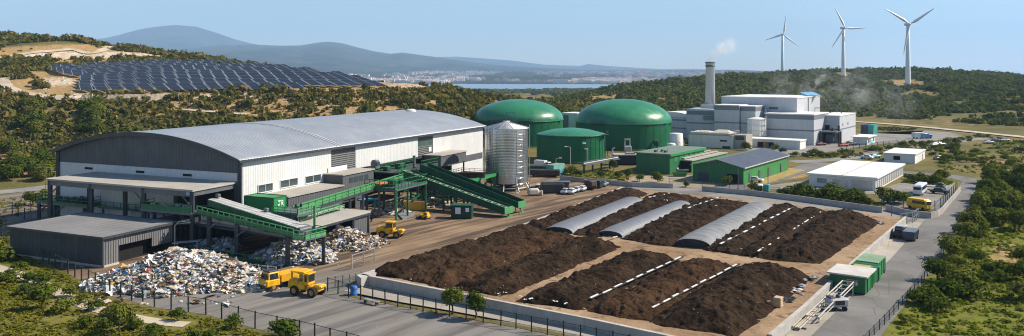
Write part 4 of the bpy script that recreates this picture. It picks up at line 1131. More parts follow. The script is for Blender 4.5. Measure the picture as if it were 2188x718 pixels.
# second upper landing at the portal
lp = thing('portal_landing', 'green railed landing in the dark opening of the hall', 'platform', wp_(46, 3))
LPp = [wp_(42, 7), wp_(60, 7), wp_(60, .5), wp_(42, .5)]
deck(lp, LPp, 7.3, .3, M_STEEL)
b = MB(); rail_into(b, wp_(42, 6.9, 7.3), wp_(47, 6.9, 7.3), 1.5, 1.2, .06, .6); rail_into(b, wp_(52, 6.9, 7.3), wp_(60, 6.9, 7.3), 1.7, 1.2, .06, .5); rail_into(b, wp_(42, .6, 7.3), wp_(60, .6, 7.3), 1.5, 1.4, .06, .3)
b.build('railing', M_GREEN, lp)
posts(lp, [wp_(43, 6.5), wp_(51, 6.5), wp_(59, 6.5)], 7.0, .45, M_STEEL)
b = MB(); b.bbox(wp_(50, 2.5, 7.9), (2.4, 1.6, 1.2), .1, Wu); b.build('machine', M_GREEND, lp); b = MB(); b.bbox(wp_(45, 2, 7.8), (1.6, 1.2, 1.0), .1, Wu); b.build('machine', M_GREEND, lp)
b = MB(); b.tube(wp_(52, 5, 7.3), wp_(52, 5, 10.2), .35, 10); b.build('duct', M_STEELM, lp)

# conveyors C: two parallel dark green troughs down to the yard
def trough(label, U, Lw, w, hgt, rails, legs):
    d = (Lw-U); dh = Vector((d.x, d.y, 0)).normalized(); n = Vector((-dh.y, dh.x, 0))
    t = thing('trough_conveyor', label, 'conveyor', (Lw.x, Lw.y, 0), 'twin inclined trough conveyors')
    up = Vector((0, 0, 1))
    for s, nm in ((-1, 'near_side'), (1, 'far_side')):
        b = MB()
        a0, a1 = U+n*s*w/2, Lw+n*s*w/2
        b.hexa([a0-n*.06, a1-n*.06, a1+n*.06, a0+n*.06], [a0-n*.06+up*hgt, a1-n*.06+up*hgt*.8, a1+n*.06+up*hgt*.8, a0+n*.06+up*hgt])
        b.build('side_panel', M_GREEND, t)
    b = MB(); b.bar(U+up*.45, Lw+up*.45, w-.3, .12); b.build('belt', M_BLACK_PL if not rails else M_GREEN, t)
    b = MB(); e0, e1 = Lw-n*w/2+dh*.04, Lw+n*w/2+dh*.04
    b.hexa([e0, e1, e1+dh*.12, e0+dh*.12], [e0+up*hgt*.8, e1+up*hgt*.8, e1+up*hgt*.8+dh*.12, e0+up*hgt*.8+dh*.12]); b.build('end_plate', M_GREENL, t)
    if rails:
        b = MB()
        for s in (-.5, -.18):
            b.bar(U+n*s*w*.9+up*hgt*.98, Lw+n*s*w*.9+up*hgt*.8, .12)
        for i in range(17):
            p = U.lerp(Lw, i/16)+up*(hgt*(.98-.18*i/16)); b.bar(p-n*w*.45, p-n*w*.16, .14)
        b.build('rail', mat('pale_green_rail', (.36, .50, .33), .5), t)
    for k in legs:
        p = U.lerp(Lw, k)
        if p.z > .8:
            for s in (-.45, .45):
                b = MB(); b.bar(V3(p+n*s*w), p+n*s*w, .4); b.build('leg', M_GREEND, t)
    b = MB(); b.bar(V3(Lw-dh*1.0-n*.8), Lw-dh*1.0-n*.8, .2); b.bar(V3(Lw-dh*.2+n*.8), Lw-dh*1.4+n*.8, .2); b.bar(V3(Lw-n*1+dh*.3, .1), V3(Lw+n*1+dh*.3, .1), .2); b.build('foot', M_GREENL, t)
    return t
trough('front dark green trough conveyor with pale rails, sloping from the transfer tower to the yard', Vector((-23.6, 184.5, 6.0)), Vector((-.75, 168.3, .75)), 2.9, 1.75, True, (.42, .62))
trough('rear plain dark green trough conveyor, parallel behind the railed one', Vector((-20.5, 190.5, 6.9)), Vector((2.0, 173.2, 1.2)), 2.6, 1.7, False, (.3, .55))
# green frames below the troughs
uf = thing('support_frame', 'dark green steel frame standing under the trough conveyors', 'frame', (-18, 180, 0))
for p in ((-22.5, 182.2), (-19.4, 179.8), (-15.5, 182.5), (-12.2, 180), (-21, 187), (-9.5, 176)):
    b = MB(); b.bar((p[0], p[1], 0), (p[0], p[1], 4.2 if p[0] < -14 else 2.6), .38); b.build('post', M_GREEND, uf)
b = MB()
for P, Q in (((-22.5, 182.2), (-19.4, 179.8)), ((-19.4, 179.8), (-12.2, 180)), ((-15.5, 182.5), (-21, 187)), ((-22.5, 182.2), (-21, 187)), ((-12.2, 180), (-9.5, 176))):
    for z in (1.9, 2.6): b.bar((P[0], P[1], z), (Q[0], Q[1], z), .2)
b.build('beam', M_GREEN, uf)
# green table frame by the silo
TC = Vector((-3.9, 203.5, 0)); zt_ = 4.6
tf = thing('green_loading_table', 'green steel table with a flat dark top on thick legs in front of the silo', 'platform', TC)
TP = [TC, TC-Wu*17, TC-Wu*17-Wv*9, TC-Wv*9]
deck(tf, TP, zt_, .14, mat('dark_green_deck', (.05, .09, .055), .8, 0, .15, .3), 'deck')
b = MB()
for i in range(4): b.bar(V3(TP[i], zt_-.25), V3(TP[(i+1) % 4], zt_-.25), .35, .75)
b.build('beam', M_GREENB, tf)
posts(tf, [TC-Wu*.3-Wv*.3, TC-Wu*16.6-Wv*.3, TC-Wv*8.6-Wu*.3, TC-Wu*9-Wv*.3], zt_-.3, .75, M_GREEN, 'leg')
b = MB(); rail_into(b, V3(TP[3], zt_), V3(TP[2], zt_), 1.1, 1.4, .05, 0); rail_into(b, V3(TP[3], zt_), V3(TP[0], zt_), .9, 1.4, .04, 0); b.build('railing', M_GREENL, tf)
bx = thing('beam_box', 'dark red brown beam lying across the green steel table', 'beam', TC-Wu*11-Wv*4+Vector((0, 0, zt_)))
b = MB(); q = TC-Wu*10.5-Wv*3.6+Vector((0, 0, zt_+.62)); b.box(q, (10, .7, 1.2), (Wv+Wu*.35)); b.build('beam', mat('rust_beam', (.06, .022, .016), .7, 0, .3, 1), bx)
b = MB()
for s in (-4.6, 4.6): b.box(q+ (Wv+Wu*.35).normalized()*s, (.5, .9, 1.23), (Wv+Wu*.35))
b.build('end_block', W_MATS[4], bx)
# dark green machine box and small yellow machines beside the frame
mb_ = thing('compactor_box', 'dark green compactor box with two white notices under the trough conveyor', 'compactor', G(987, 468))
c0 = G(987, 468)
b = LMB(); b.bbox((0, 1.2, 1.35), (4.3, 2.6, 2.6), .12, (1, -.1)); b.build('body', mat('compactor_green', (.010, .06, .03), .5), mb_)
for nq in (((-.8, -.13, 1.7), (1.1, .08, 1.3)), ((1.1, -.33, 1.9), (.7, .08, .8))):
    b = LMB(); b.box(nq[0], nq[1], (1, -.1)); b.build('notice', M_WHITE_PL, mb_)
b = LMB(); b.box((0, 1.2, 2.72), (4.5, 2.8, .12), (1, -.1)); b.build('lid', M_GREEND, mb_)
def skid(label, px, py, s, m, rz):
    t = thing('skid_loader', label, 'skid loader', G(px, py), None, rz)
    b = LMB(); b.bbox((0, 0, .75*s), (2.6*s, 1.5*s, .8*s), .12); b.bbox((-.5*s, 0, 1.4*s), (1.2*s, 1.3*s, .8*s), .1, taper=.85); b.build('body', m, t)
    b = LMB(); b.box((-.5*s, 0, 1.45*s), (1.0*s, 1.32*s, .45*s)); b.build('window', M_GLASS, t)
    for x in (-.8, .8):
        for y in (-.8, .8):
            b = LMB(); b.tube((x*s, y*s-.18*s, .4*s), (x*s, y*s+.18*s, .4*s), .4*s, 14); b.build('wheel', M_TYRE, t)
    b = LMB(); b.bar((.9*s, -.7*s, .9*s), (1.9*s, -.7*s, .4*s), .16*s); b.bar((.9*s, .7*s, .9*s), (1.9*s, .7*s, .4*s), .16*s); b.hexa([(1.8*s, -.9*s, .05), (2.4*s, -.9*s, .05), (2.4*s, .9*s, .05), (1.8*s, .9*s, .05)], [(1.8*s, -.9*s, .7*s), (1.95*s, -.9*s, .7*s), (1.95*s, .9*s, .7*s), (1.8*s, .9*s, .7*s)]); b.build('bucket', M_STEELM, t)
    return t
M_TYRE = mat('tyre_rubber', (.022, .022, .022), .85, 0, .2, 3)
M_YEL = mat('machine_yellow', (.80, .42, .012), .4, 0, .16, 1.2, .35, dirt=(.20, .15, .09))
M_YEL2 = mat('dusty_yellow', (.58, .36, .06), .6, 0, .12, .8, .1)
skid('small yellow skid loader in the shade under the trough conveyor', 908, 468, .8, M_YEL, 2.6)
ys = thing('yellow_skip', 'dusty yellow open skip among the green steel posts', 'skip', G(888, 449))
b = LMB(); b.hexa([(-2, -1.1, .1), (2, -1.1, .1), (2, 1.1, .1), (-2, 1.1, .1)], [(-2.5, -1.3, 2.0), (2.5, -1.3, 2.0), (2.5, 1.3, 2.0), (-2.5, 1.3, 2.0)]); b.build('tub', M_YEL2, ys)
b = LMB(); b.box((0, 0, 2.0), (4.6, 2.2, .12)); b.build('load', W_MATS[3], ys)
for x in (-1.2, 1.2):
    b = LMB(); b.hexa([(x-.1, -1.24, .2), (x+.1, -1.24, .2), (x+.1, -1.1, .2), (x-.1, -1.1, .2)], [(x-.1, -1.4, 1.95), (x+.1, -1.4, 1.95), (x+.1, -1.25, 1.95), (x-.1, -1.25, 1.95)]); b.build('rib', M_YEL, ys)
# slab, sheet and rubble in the covered yard
b = MB(); q = G(866, 470); b.prism([G(842, 452)[:2], G(870, 444)[:2], G(884, 462)[:2], G(860, 470)[:2]], .02, .3); tag(b.build('ground_slab', mat('grey_slab', (.2, .21, .23), .8)), 'grey concrete slab on the ground by the transfer tower', 'slab')
b = MB(); q = G(786, 452, 0); b.bbox((q.x, q.y, 2.6), (4.6, 1.6, .35), .08, (1, .2)); b.bar((q.x-1.5, q.y, 0), (q.x-1.5, q.y, 2.5), .25); b.bar((q.x+1.5, q.y, 0), (q.x+1.5, q.y, 2.5), .25)
tag(b.build('chute', mat('turquoise_steel', (.12, .48, .55), .5)), 'turquoise sorting chute in the shade behind the waste bay', 'chute')
# ================================================================== waste piles
def flake(b, c, s, rr, mi):
    """crumpled sheet, bottle or bag"""
    r = rr.random()
    if r < .6:
        d = Vector((rr.gauss(0, 1), rr.gauss(0, 1), rr.gauss(0, .25))).normalized()
        n = Vector((rr.gauss(0, .5), rr.gauss(0, .5), 1)).normalized(); e = d.cross(n).normalized(); n = e.cross(d)
        a, w = s*rr.uniform(.5, 1.3), s*rr.uniform(.3, .8)
        k = rr.uniform(-.35, .45)*s; k2 = rr.uniform(-.3, .3)*s
        vs = [c-d*a-e*w+n*k2, c-e*w*.8+n*k, c+d*a-e*w, c+d*a*1.1, c+d*a+e*w*.9+n*k2, c+e*w+n*k*.7, c-d*a+e*w*1.1, c-d*a*.9+n*k*.5, c+n*k]
        b.add(vs, [(0, 1, 8, 7), (1, 2, 3, 8), (3, 4, 5, 8), (5, 6, 7, 8)], mi, rr.random() < .6)
    elif r < .88:
        bag(b, c, s*.6, rr, mi)
    else:
        d = Vector((rr.gauss(0, 1), rr.gauss(0, 1), rr.gauss(0, .4))).normalized()
        b.bar(c-d*s*.7, c+d*s*.7, s*rr.uniform(.15, .7), s*rr.uniform(.1, .5), mi)
def mound(name, label, cx, cy, rx, ry, h, n, size, weights, seed, basem, rot=0.0, pw=1.25, clip=None):
    t = thing(name, label, 'waste pile', (cx, cy, 0))
    rr = random.Random(seed)
    ca_, sa_ = math.cos(rot), math.sin(rot)
    def hz_(x, y):
        r = math.sqrt((x/rx)**2+(y/ry)**2)
        a = math.atan2(y, x)
        k = 1+.16*math.sin(a*2+seed)+.09*math.sin(a*5+seed*2)
        r /= k
        lump = .78+.44*float(fbm(np.array([x+seed*9]), np.array([y+40.]), 4, 3)[0])
        return max(0.0, 1-r**pw)*h*lump if r < 1 else -1
    # core
    nu, nv = 40, 12
    b = LMB(); vs = []
    for j in range(nv+1):
        for i in range(nu):
            a = 6.283*i/nu; k = (1+.16*math.sin(a*2+seed)+.09*math.sin(a*5+seed*2))*j/nv
            x, y = rx*k*math.cos(a), ry*k*math.sin(a)
            z = max(0, hz_(x*.995, y*.995))*.93
            vs.append((x*ca_-y*sa_, x*sa_+y*ca_, z-.03))
    b.add(vs, [(j*nu+i, j*nu+(i+1) % nu, (j+1)*nu+(i+1) % nu, (j+1)*nu+i) for j in range(nv) for i in range(nu)], 0, True)
    b.build('core', basem, t)
    b = LMB(); ms = [W_MATS[i] for i, w in weights]; ws = [w for i, w in weights]
    made = 0
    while made < n:
        x, y = rr.uniform(-1.22, 1.22)*rx, rr.uniform(-1.22, 1.22)*ry
        z = hz_(x, y)
        if z < 0:
            if rr.random() > .015: continue
            z = 0
        made += 1
        X, Y = x*ca_-y*sa_, x*sa_+y*ca_
        s = size*rr.choice((.5, .7, .8, 1, 1.1, 1.5))
        flake(b, Vector((X, Y, z+rr.uniform(-.05, .3)*s)), s, rr, rr.choices(range(len(ms)), ws)[0])
    o = b.build('litter', ms, t); tag(o, None, None, None, 'stuff')
    return t
mixw = [(0, 30), (1, 14), (2, 24), (3, 9), (4, 8), (5, 4), (6, 3), (7, 6), (8, 12), (9, 2)]
brownw = [(0, 14), (2, 26), (3, 28), (1, 8), (7, 6), (4, 6), (8, 8), (5, 3)]
p = G(386, 600)
mound('waste_pile', 'huge pale pile of loose mixed waste in front of the grey shed', p.x, p.y, 10.6, 9.6, 4.2, 10500, .50, mixw, 1, W_MATS[1], -.15)
p = G(520, 615)
mound('waste_pile', 'low cream coloured fan of paper waste beside the yellow machines', p.x, p.y, 4.4, 3.4, .6, 520, .38, [(0, 40), (2, 40), (1, 5)], 2, mat('paper_fan', (.62, .54, .42), .9, 0, .15, 1), .2)
p = G(632, 552)
mound('waste_pile', 'pile of bottles and plastic below the end of the covered conveyor', p.x, p.y, 6.4, 5.2, 2.9, 2400, .44, [(0, 30), (2, 22), (5, 8), (8, 18), (3, 8), (7, 5), (1, 8), (6, 1)], 3, W_MATS[2], .2)
p = G(738, 522)
mound('waste_pile', 'brown and white pile of shredded waste spilling out of the open waste bay', p.x, p.y, 7.2, 5.2, 2.6, 2600, .40, brownw, 4, W_MATS[3], .35)
p = G(462, 533)
mound('waste_pile', 'shaded pile of white bags behind the green rail under the conveyor', p.x, p.y, 5.2, 3.2, 1.9, 320, .6, [(0, 30), (8, 25), (1, 15), (5, 3), (6, 3)], 5, W_MATS[4], 0)
p = G(890, 437)
mound('waste_pile', 'low beige pile of rubble in the shade behind the transfer tower', p.x, p.y, 9, 6, 1.3, 600, .5, [(2, 40), (3, 20), (1, 10), (0, 10)], 6, W_MATS[2], 0)
p = G(830, 455)
mound('waste_pile', 'low pile of grey and beige scraps by the foot of the green mast', p.x, p.y, 4.5, 3, .9, 350, .42, [(2, 35), (1, 20), (0, 20), (4, 8)], 7, W_MATS[2], 0)
# green rail and grey sheet in front of the shaded pile
rl = thing('yard_railing', 'green yard railing between the huge waste pile and the shaded bags', 'railing', G(440, 548))
b = MB(); pts = [G(372, 527), G(410, 540), G(455, 552), G(505, 562), G(560, 570)]
for a, c in zip(pts[:-1], pts[1:]): rail_into(b, a, c, 1.5, 1.8, .05, .0)
b.build('railing', M_GREEN, rl)
b = MB()
for a, c in zip(pts[:-1], pts[1:]): b.bar(a+Vector((0, 0, .5)), c+Vector((0, 0, .5)), .04, .9)
b.build('infill', M_GREEND, rl)
b = MB(); q = D(400, 518, 134); b.hexa([q+Vector((-2.2, -.8, -.1)), q+Vector((2.2, -.4, .25)), q+Vector((2.2, .9, .25)), q+Vector((-2.2, .6, -.1))], [q+Vector((-2.2, -.8, 0)), q+Vector((2.2, -.4, .35)), q+Vector((2.2, .9, .35)), q+Vector((-2.2, .6, 0))])
b.bar(V3(q-Vector((1.6, 0, 0))), q-Vector((1.6, 0, .1)), .2); b.bar(V3(q+Vector((1.6, 0, 0))), q+Vector((1.6, 0, .15)), .2)
tag(b.build('sheet_canopy', mat('blue_grey_sheet', (.3, .33, .38), .4)), 'small blue grey sheet canopy in front of the shaded bags', 'canopy')

# ================================================================== yellow machines
M_CABG = N('cab_glass').bsdf((.02, .025, .03), .08, 0, None, .6)
M_HUB = mat('wheel_hub', (.42, .24, .06), .6)
def wheel(t, c, ax, r, w, hub=True):
    b = LMB(); c, ax = Vector(c), Vector(ax).normalized()
    up = Vector((0, 0, 1)); e = ax.cross(up)
    prof = [(-w/2, r*.55), (-w/2, r*.92), (-w*.32, r), (w*.32, r), (w/2, r*.92), (w/2, r*.55)]
    n = 22; vs = []
    for (s, rr_) in prof:
        for i in range(n):
            a = 6.283*i/n; k = rr_*(1.03 if i % 2 and abs(s) < w*.4 else 1)
            vs.append(c+ax*s+e*k*math.cos(a)+up*k*math.sin(a))
    b.add(vs, [(j*n+i, j*n+(i+1) % n, (j+1)*n+(i+1) % n, (j+1)*n+i) for j in range(5) for i in range(n)], 0, False)
    o = b.build('wheel', M_TYRE, t)
    b = LMB(); b.tube(c-ax*w*.42, c+ax*w*.42, r*.56, 16); b.tube(c-ax*w*.5, c+ax*w*.5, r*.2, 10)
    h = b.build('rim', M_HUB, o)
    return o
def loader(label, px, py, rz, s=1.0, arms=False):
    """wheel loader: nose towards +x"""
    t = thing('wheel_loader', label, 'wheel loader', G(px, py), None, rz)
    b = LMB(); b.bbox((-1.6, 0, 1.35), (2.9, 2.1, 1.0), .15); b.bbox((-2.2, 0, 1.95), (1.9, 1.8, .5), .12, taper=.85); b.bbox((1.1, 0, 1.1), (2.2, 1.4, .7), .12)
    b.bbox((.2, 0, .95), (3.0, 1.0, .5), .1)
    b.build('body', M_YEL, t)
    b = LMB(); b.bbox((-.35, 0, 2.35), (1.7, 1.62, 1.6), .1, taper=.92); cab = b.build('cab', M_YEL, t)
    b = LMB()
    b.box((-.35, -.80, 2.5), (1.3, .06, .9)); b.box((-.35, .80, 2.5), (1.3, .06, .9)); b.box((.50, 0, 2.5), (.06, 1.3, .95)); b.box((-1.19, 0, 2.55), (.06, 1.3, .8)); b.build('window', M_CABG, cab)
    b = LMB(); b.bbox((-.35, 0, 3.2), (2.0, 1.85, .16), .05); b.build('roof', M_YEL, cab)
    b = LMB(); b.bbox((-2.95, 0, 1.4), (.3, 1.9, .8), .08); b.build('grille', M_STEEL, t)
    b = LMB(); b.bbox((1.9, 0, 1.5), (1.3, 1.5, .5), .12, taper=.9); b.build('bonnet', M_YEL, t)
    if arms:
     b = LMB()
     for y in (-.55, .55): b.bar((.9, y, 1.7), (2.9, y, .75), .22, .35)
     b.bar((1.2, 0, 1.5), (2.7, 0, 1.1), .2)
     b.build('lift_arm', M_YEL, t)
     b = LMB(); b.hexa([(2.7, -1.35, .12), (3.9, -1.35, .08), (3.9, 1.35, .08), (2.7, 1.35, .12)], [(2.75, -1.35, 1.1), (2.95, -1.35, 1.15), (2.95, 1.35, 1.15), (2.75, 1.35, 1.1)]); b.build('bucket', M_STEELM, t)
    for x in (-1.75, 1.35):
        for y in (-1.05, 1.05): wheel(t, (x, y, .72), (0, 1, 0), .72, .55)
    for y in (-.5, .5):
        b = LMB(); b.bbox((2.57, y, 1.55), (.12, .25, .2), .03); b.build('headlight', M_WHITE_PL, t)
    t.scale = (s, s, s)
    return t
def tractor_truck(label, px, py, rz):
    """yellow forward control lorry with a tall tipping frame"""
    t = thing('yellow_lorry', label, 'lorry', G(px, py), None, rz)
    b = LMB(); b.bbox((2.0, 0, 1.1), (2.3, 2.3, 1.1), .2); b.bbox((1.85, 0, 2.0), (1.9, 2.15, 1.1), .15, taper=.86); cab = b.build('cab', M_YEL, t)
    b = LMB(); b.hexa([(2.78, -.95, 1.62), (2.84, -.95, 1.62), (2.84, .95, 1.62), (2.78, .95, 1.62)], [(2.62, -.82, 2.38), (2.68, -.82, 2.38), (2.68, .82, 2.38), (2.62, .82, 2.38)])
    for y in (-1, 1): b.hexa([(1.15, y*1.06, 1.62), (2.55, y*1.06, 1.62), (2.55, y*1.09, 1.62), (1.15, y*1.09, 1.62)], [(1.2, y*.93, 2.38), (2.45, y*.93, 2.38), (2.45, y*.96, 2.38), (1.2, y*.96, 2.38)])
    b.build('window', M_CABG, cab)
    b = LMB(); b.bbox((1.8, 0, 2.66), (1.6, 1.7, .22), .08); b.build('roof', M_STEEL, cab)
    b = LMB(); b.box((3.17, 0, .72), (.1, 2.0, .3)); b.build('bumper', M_STEEL, t)
    for y in (-.8, .8):
        b = LMB(); b.box((3.17, y, 1.05), (.06, .35, .18)); b.build('headlight', M_WHITE_PL, t)
    b = LMB(); b.box((-1.0, 0, .75), (4.6, .9, .3)); b.build('chassis', M_STEEL, t)
    b = LMB(); b.hexa([(-3.2, -1.1, 1.0), (.7, -1.1, 1.0), (.7, 1.1, 1.0), (-3.2, 1.1, 1.0)], [(-3.4, -1.2, 2.0), (.75, -1.2, 2.0), (.75, 1.2, 2.0), (-3.4, 1.2, 2.0)]); b.build('tipper_body', M_YEL, t)
    for x in (1.9, -1.2, -2.4):
        for y in (-.95, .95): wheel(t, (x, y, .52), (0, 1, 0), .52, .35)
    t.scale = (.98, .98, .98)
    return t
tractor_truck('yellow lorry with a dark roof, nose towards the huge waste pile', 602, 613, math.radians(228))
ld = loader('yellow wheel loader with a tall cab parked against the yellow lorry', 660, 630, math.radians(-24), .92)
# tall portal frame on the loader
b = LMB()
for y in (-.95, .95):
    b.bar((-.2, y, 2.0), (-.2, y, 3.42), .2); b.bar((-2.3, y, 2.0), (-2.3, y, 3.4), .2); b.bar((-.2, y, 3.4), (-2.3, y, 3.4), .2)
b.bbox((-1.25, 0, 3.42), (2.5, 2.2, .22), .08)
b.build('canopy_frame', M_YEL, ld)
loader('dusty yellow wheel loader in the yard beside the waste bay', 838, 507, math.radians(-12), .88)
# tyre heap and mats beside that loader
b = MB(); q = G(790, 505); rr = random.Random(4)
for i in range(12):
    c = q+Vector((rr.gauss(0, .9), rr.gauss(0, .6), .12+.22*(i % 3))); b.lathe(c, [(.28, -.1), (.5, -.1), (.52, 0), (.5, .1), (.28, .1)], 12)
tag(b.build('tyre_heap', M_TYRE), 'heap of black tyres at the corner of the waste bay', 'tyres')
U, V = Vector((.574, .819, 0)).normalized(), Vector((.819, -.574, 0)).normalized()     # plant axes: along the windrows, and to the right
# ================================================================== silo
g = N('galvanised_sheet')
nz = g.noise(1.0, 4, g.scaled(g.P(), (.35, .35, .12)))
c = g.mix(g.ramp(nz, .35, .65), (.42, .43, .44), (.58, .59, .60))
c = g.mix(g.ramp(g.noise(1.0, 5, g.scaled(g.P(), (1.2, 1.2, .06))), .5, .75, 0, .4), c, (.36, .34, .31))
w = g.math('SINE', g.math('MULTIPLY', g.dot((0, 0, 1)), 2*math.pi*2.6))
M_GALV = g.bsdf(c, g.ramp(nz, .3, .7, .2, .32), .9, g.bump(w, .15, .03), .5)
M_PIPE = mat('pale_pipe', (.58, .57, .54), .45, .4)
SI = Vector(((1082-CX)/F*209, 209, 0))
si = thing('silo', 'tall shiny corrugated metal silo with a cone roof and splayed legs', 'silo', SI)
b = LMB(); b.lathe((0, 0, 0), [(5.5, 1.9), (5.5, 15.6)], 64); b.build('shell', M_GALV, si)
b = LMB()
for i in range(11): b.lathe((0, 0, 1.9+i*1.37), [(5.51, -.04), (5.545, -.03), (5.545, .03), (5.51, .04)], 64)
for i in range(16):
    a = 6.283*i/16+.1; b.bar((5.54*math.cos(a), 5.54*math.sin(a), 1.9), (5.54*math.cos(a), 5.54*math.sin(a), 15.6), .07)
b.build('hoop', M_GALV, si)
b = LMB(); b.lathe((0, 0, 15.6), [(5.75, -.1), (5.75, 0), (1.0, 1.35), (.9, 1.7), (.0, 1.75)], 48); rf = b.build('roof', mat('silo_roof', (.62, .62, .61), .5, .4), si)
b = LMB()
for i in range(20):
    a = 6.283*i/20; b.bar((5.7*math.cos(a), 5.7*math.sin(a), 15.65), (1.0*math.cos(a), 1.0*math.sin(a), 16.97), .09)
b.build('roof_rib', M_PIPE, rf)
b = LMB(); b.bar((0, 0, 17), (0, 0, 19.6), .16); b.bar((-.1, 0, 19.5), (2.2, .2, 19.5), .1); b.bar((2.1, 0, 17), (2.1, 0, 19.4), .08); b.bar((-3.9, -.5, 17.9), (2.9, -.5, 18.1), .1); b.bar((-3.7, -.5, 16.0), (-3.7, -.5, 17.9), .1); b.bar((-2.2, -.5, 16.4), (-2.2, -.5, 17.9), .08); b.bar((1.2, -.5, 16.6), (1.2, -.5, 18), .08); b.bar((2.8, -.5, 16.3), (2.8, -.5, 18.1), .08)
b.build('roof_gantry', M_STEELM, si)
b = LMB(); b.lathe((0, 0, 0), [(5.3, 1.9), (2.0, .9), (.6, .35)], 32); b.build('hopper', M_GALV, si)
for i in range(10):
    a = 6.283*i/10+.2; ca_, sa_ = math.cos(a), math.sin(a)
    b = LMB(); b.tube((5.2*ca_, 5.2*sa_, 2.1), (6.4*ca_, 6.4*sa_, 0), .17, 8); b.build('leg', M_PIPE, si)
b = LMB(); b.lathe((0, 0, 0), [(5.6, .65), (5.7, .65), (5.7, .8), (5.6, .8)], 40); b.build('ring', M_PIPE, si)
b = LMB()
for a in (-.18, .0): b.bar((5.95*math.cos(a), 5.95*math.sin(a), 0), (5.95*math.cos(a), 5.95*math.sin(a), 16.4), .1)
for i in range(40): b.bar((5.95*math.cos(-.18), 5.95*math.sin(-.18), .4+i*.4), (5.95, 0, .4+i*.4), .05)
b.build('ladder', M_PIPE, si)
ch = thing('pipe_stand', 'bent pale pipe stand at the foot of the silo', 'pipe', G(1103, 414))
b = LMB(); b.tube((0, 0, 0), (0, 0, 4.0), .22, 10); b.path([(0, 0, 1.0), (.3, -.2, 1.8), (.9, -.3, 2.2), (1.6, .3, 2.4)], .22, 8); b.bbox((0, 0, .1), (1.2, 1.0, .25), .05); b.build('pipe', M_PIPE, ch)

# ================================================================== green digester tanks
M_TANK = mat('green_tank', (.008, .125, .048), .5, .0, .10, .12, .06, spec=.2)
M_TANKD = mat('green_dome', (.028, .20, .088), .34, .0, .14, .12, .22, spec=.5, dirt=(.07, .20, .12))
M_TRIMG = mat('tank_trim', (.03, .10, .06), .5)
def tank(label, X, Y, r, he, ht, dome):
    t = thing('digester_tank', label, 'tank', (X, Y, 0), 'green tanks')
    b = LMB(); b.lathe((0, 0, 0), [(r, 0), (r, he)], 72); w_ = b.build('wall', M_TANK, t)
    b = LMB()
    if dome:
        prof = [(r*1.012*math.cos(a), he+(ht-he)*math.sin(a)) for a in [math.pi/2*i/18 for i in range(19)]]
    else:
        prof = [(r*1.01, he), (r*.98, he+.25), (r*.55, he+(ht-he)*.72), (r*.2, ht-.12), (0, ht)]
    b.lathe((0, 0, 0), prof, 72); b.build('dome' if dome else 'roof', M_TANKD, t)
    b = LMB(); b.lathe((0, 0, he), [(r, -.25), (r+.22, -.25), (r+.22, .1), (r, .15)], 72)
    b.lathe((0, 0, .3), [(r, -.3), (r+.15, -.3), (r+.15, .2), (r, .2)], 72); b.build('rim', M_TRIMG, t)
    b = LMB()
    for i in range(36):
        a = 6.283*i/36; b.bar((r*1.01*math.cos(a), r*1.01*math.sin(a), 0), (r*1.003*math.cos(a), r*1.003*math.sin(a), he), .05)
    for k in range(1, 5): b.lathe((0, 0, he*k/5), [(r, -.03), (r+.03, 0), (r, .03)], 72)
    b.build('plate_seam', M_TANK, w_)
    for (a, l) in ((-.75, .5), (-.5, .9), (-1.3, .4), (-2.2, .7)):
        b = LMB(); p = Vector(((r+.3)*math.cos(a), (r+.3)*math.sin(a), he-.2)); b.bar(p, p+Vector((0, 0, -1.1*l)), .25); b.bar(p, p+Vector((.6, 0, .8*l)), .12); b.build('clamp', M_STEEL, t)
    return t
tl = tank('green domed digester tank partly hidden behind the silo', (1108-CX)/F*340, 340, 18.4, 10.0, 18.4, True)
tr_ = tank('largest green domed digester tank, beside the green storage building', (1332-CX)/F*328, 328, 18.9, 9.8, 18.9, True)
tn = tank('small low green tank with a shallow cone roof in front of the two domes', (1220-CX)/F*276.5, 276.5, 11.5, 8.8, 10.9, False)
def side_gear(parent, cx, cy, r, a, z, w=6.0, name='service_platform'):
    """railed platform on the tank side"""
    b = LMB(); e = Vector((-math.sin(a), math.cos(a), 0)); o = Vector((math.cos(a), math.sin(a), 0))
    p0 = o*(r+.9)-e*w/2; p1 = o*(r+.9)+e*w/2
    b.bar(V3(p0, z), V3(p1, z), 1.6, .12); rail_into(b, V3(p0+o*.7, z), V3(p1+o*.7, z), 1.2, 1.5, .05, .2); b.bar(V3(p0, z), V3(p0+o*.6, 0), .18); b.bar(V3(p1, z), V3(p1+o*.6, 0), .18)
    return b.build(name, M_STEEL, parent)
side_gear(tr_, 0, 0, 18.9, -2.2, 10.2, 6.5)
side_gear(tl, 0, 0, 18.4, -1.45, 10.4, 5.5); side_gear(tl, 0, 0, 18.4, -2.0, 10.4, 9)
side_gear(tn, 0, 0, 11.5, -.5, 9.0, 2.2)
b = LMB(); o = Vector((math.cos(-1.05), math.sin(-1.05), 0))
b.bbox(o*20.2+Vector((0, 0, 2.6)), (1.6, 1.6, 1.6), .2); b.bar(o*20.2, o*20.2+Vector((0, 0, 2)), .3); b.bar(o*20.9+Vector((0, 0, 0)), o*20.9+Vector((0, 0, 3.4)), .2); b.bar(o*20.9+Vector((0, 0, 3.4)), o*19+Vector((0, 0, 3.4)), .4); b.build('service_hatch', M_STEEL, tr_)
b = LMB(); o = Vector((math.cos(-1.63), math.sin(-1.63), 0))
b.bar(o*20.5-Vector((1, 0, 0)), o*20.5+Vector((-1, 0, 3.8)), .5); b.bar(o*20.5+Vector((.9, 0, 0)), o*20.5+Vector((.9, 0, 4.4)), .5); b.bar(o*20.5+Vector((-1.2, 0, 4.3)), o*20.5+Vector((1.1, 0, 4.4)), .6); b.bbox(o*21+Vector((0, 0, 1.0)), (2.6, 2, 2), .2); b.build('pump_stand', M_PIPE, tr_)
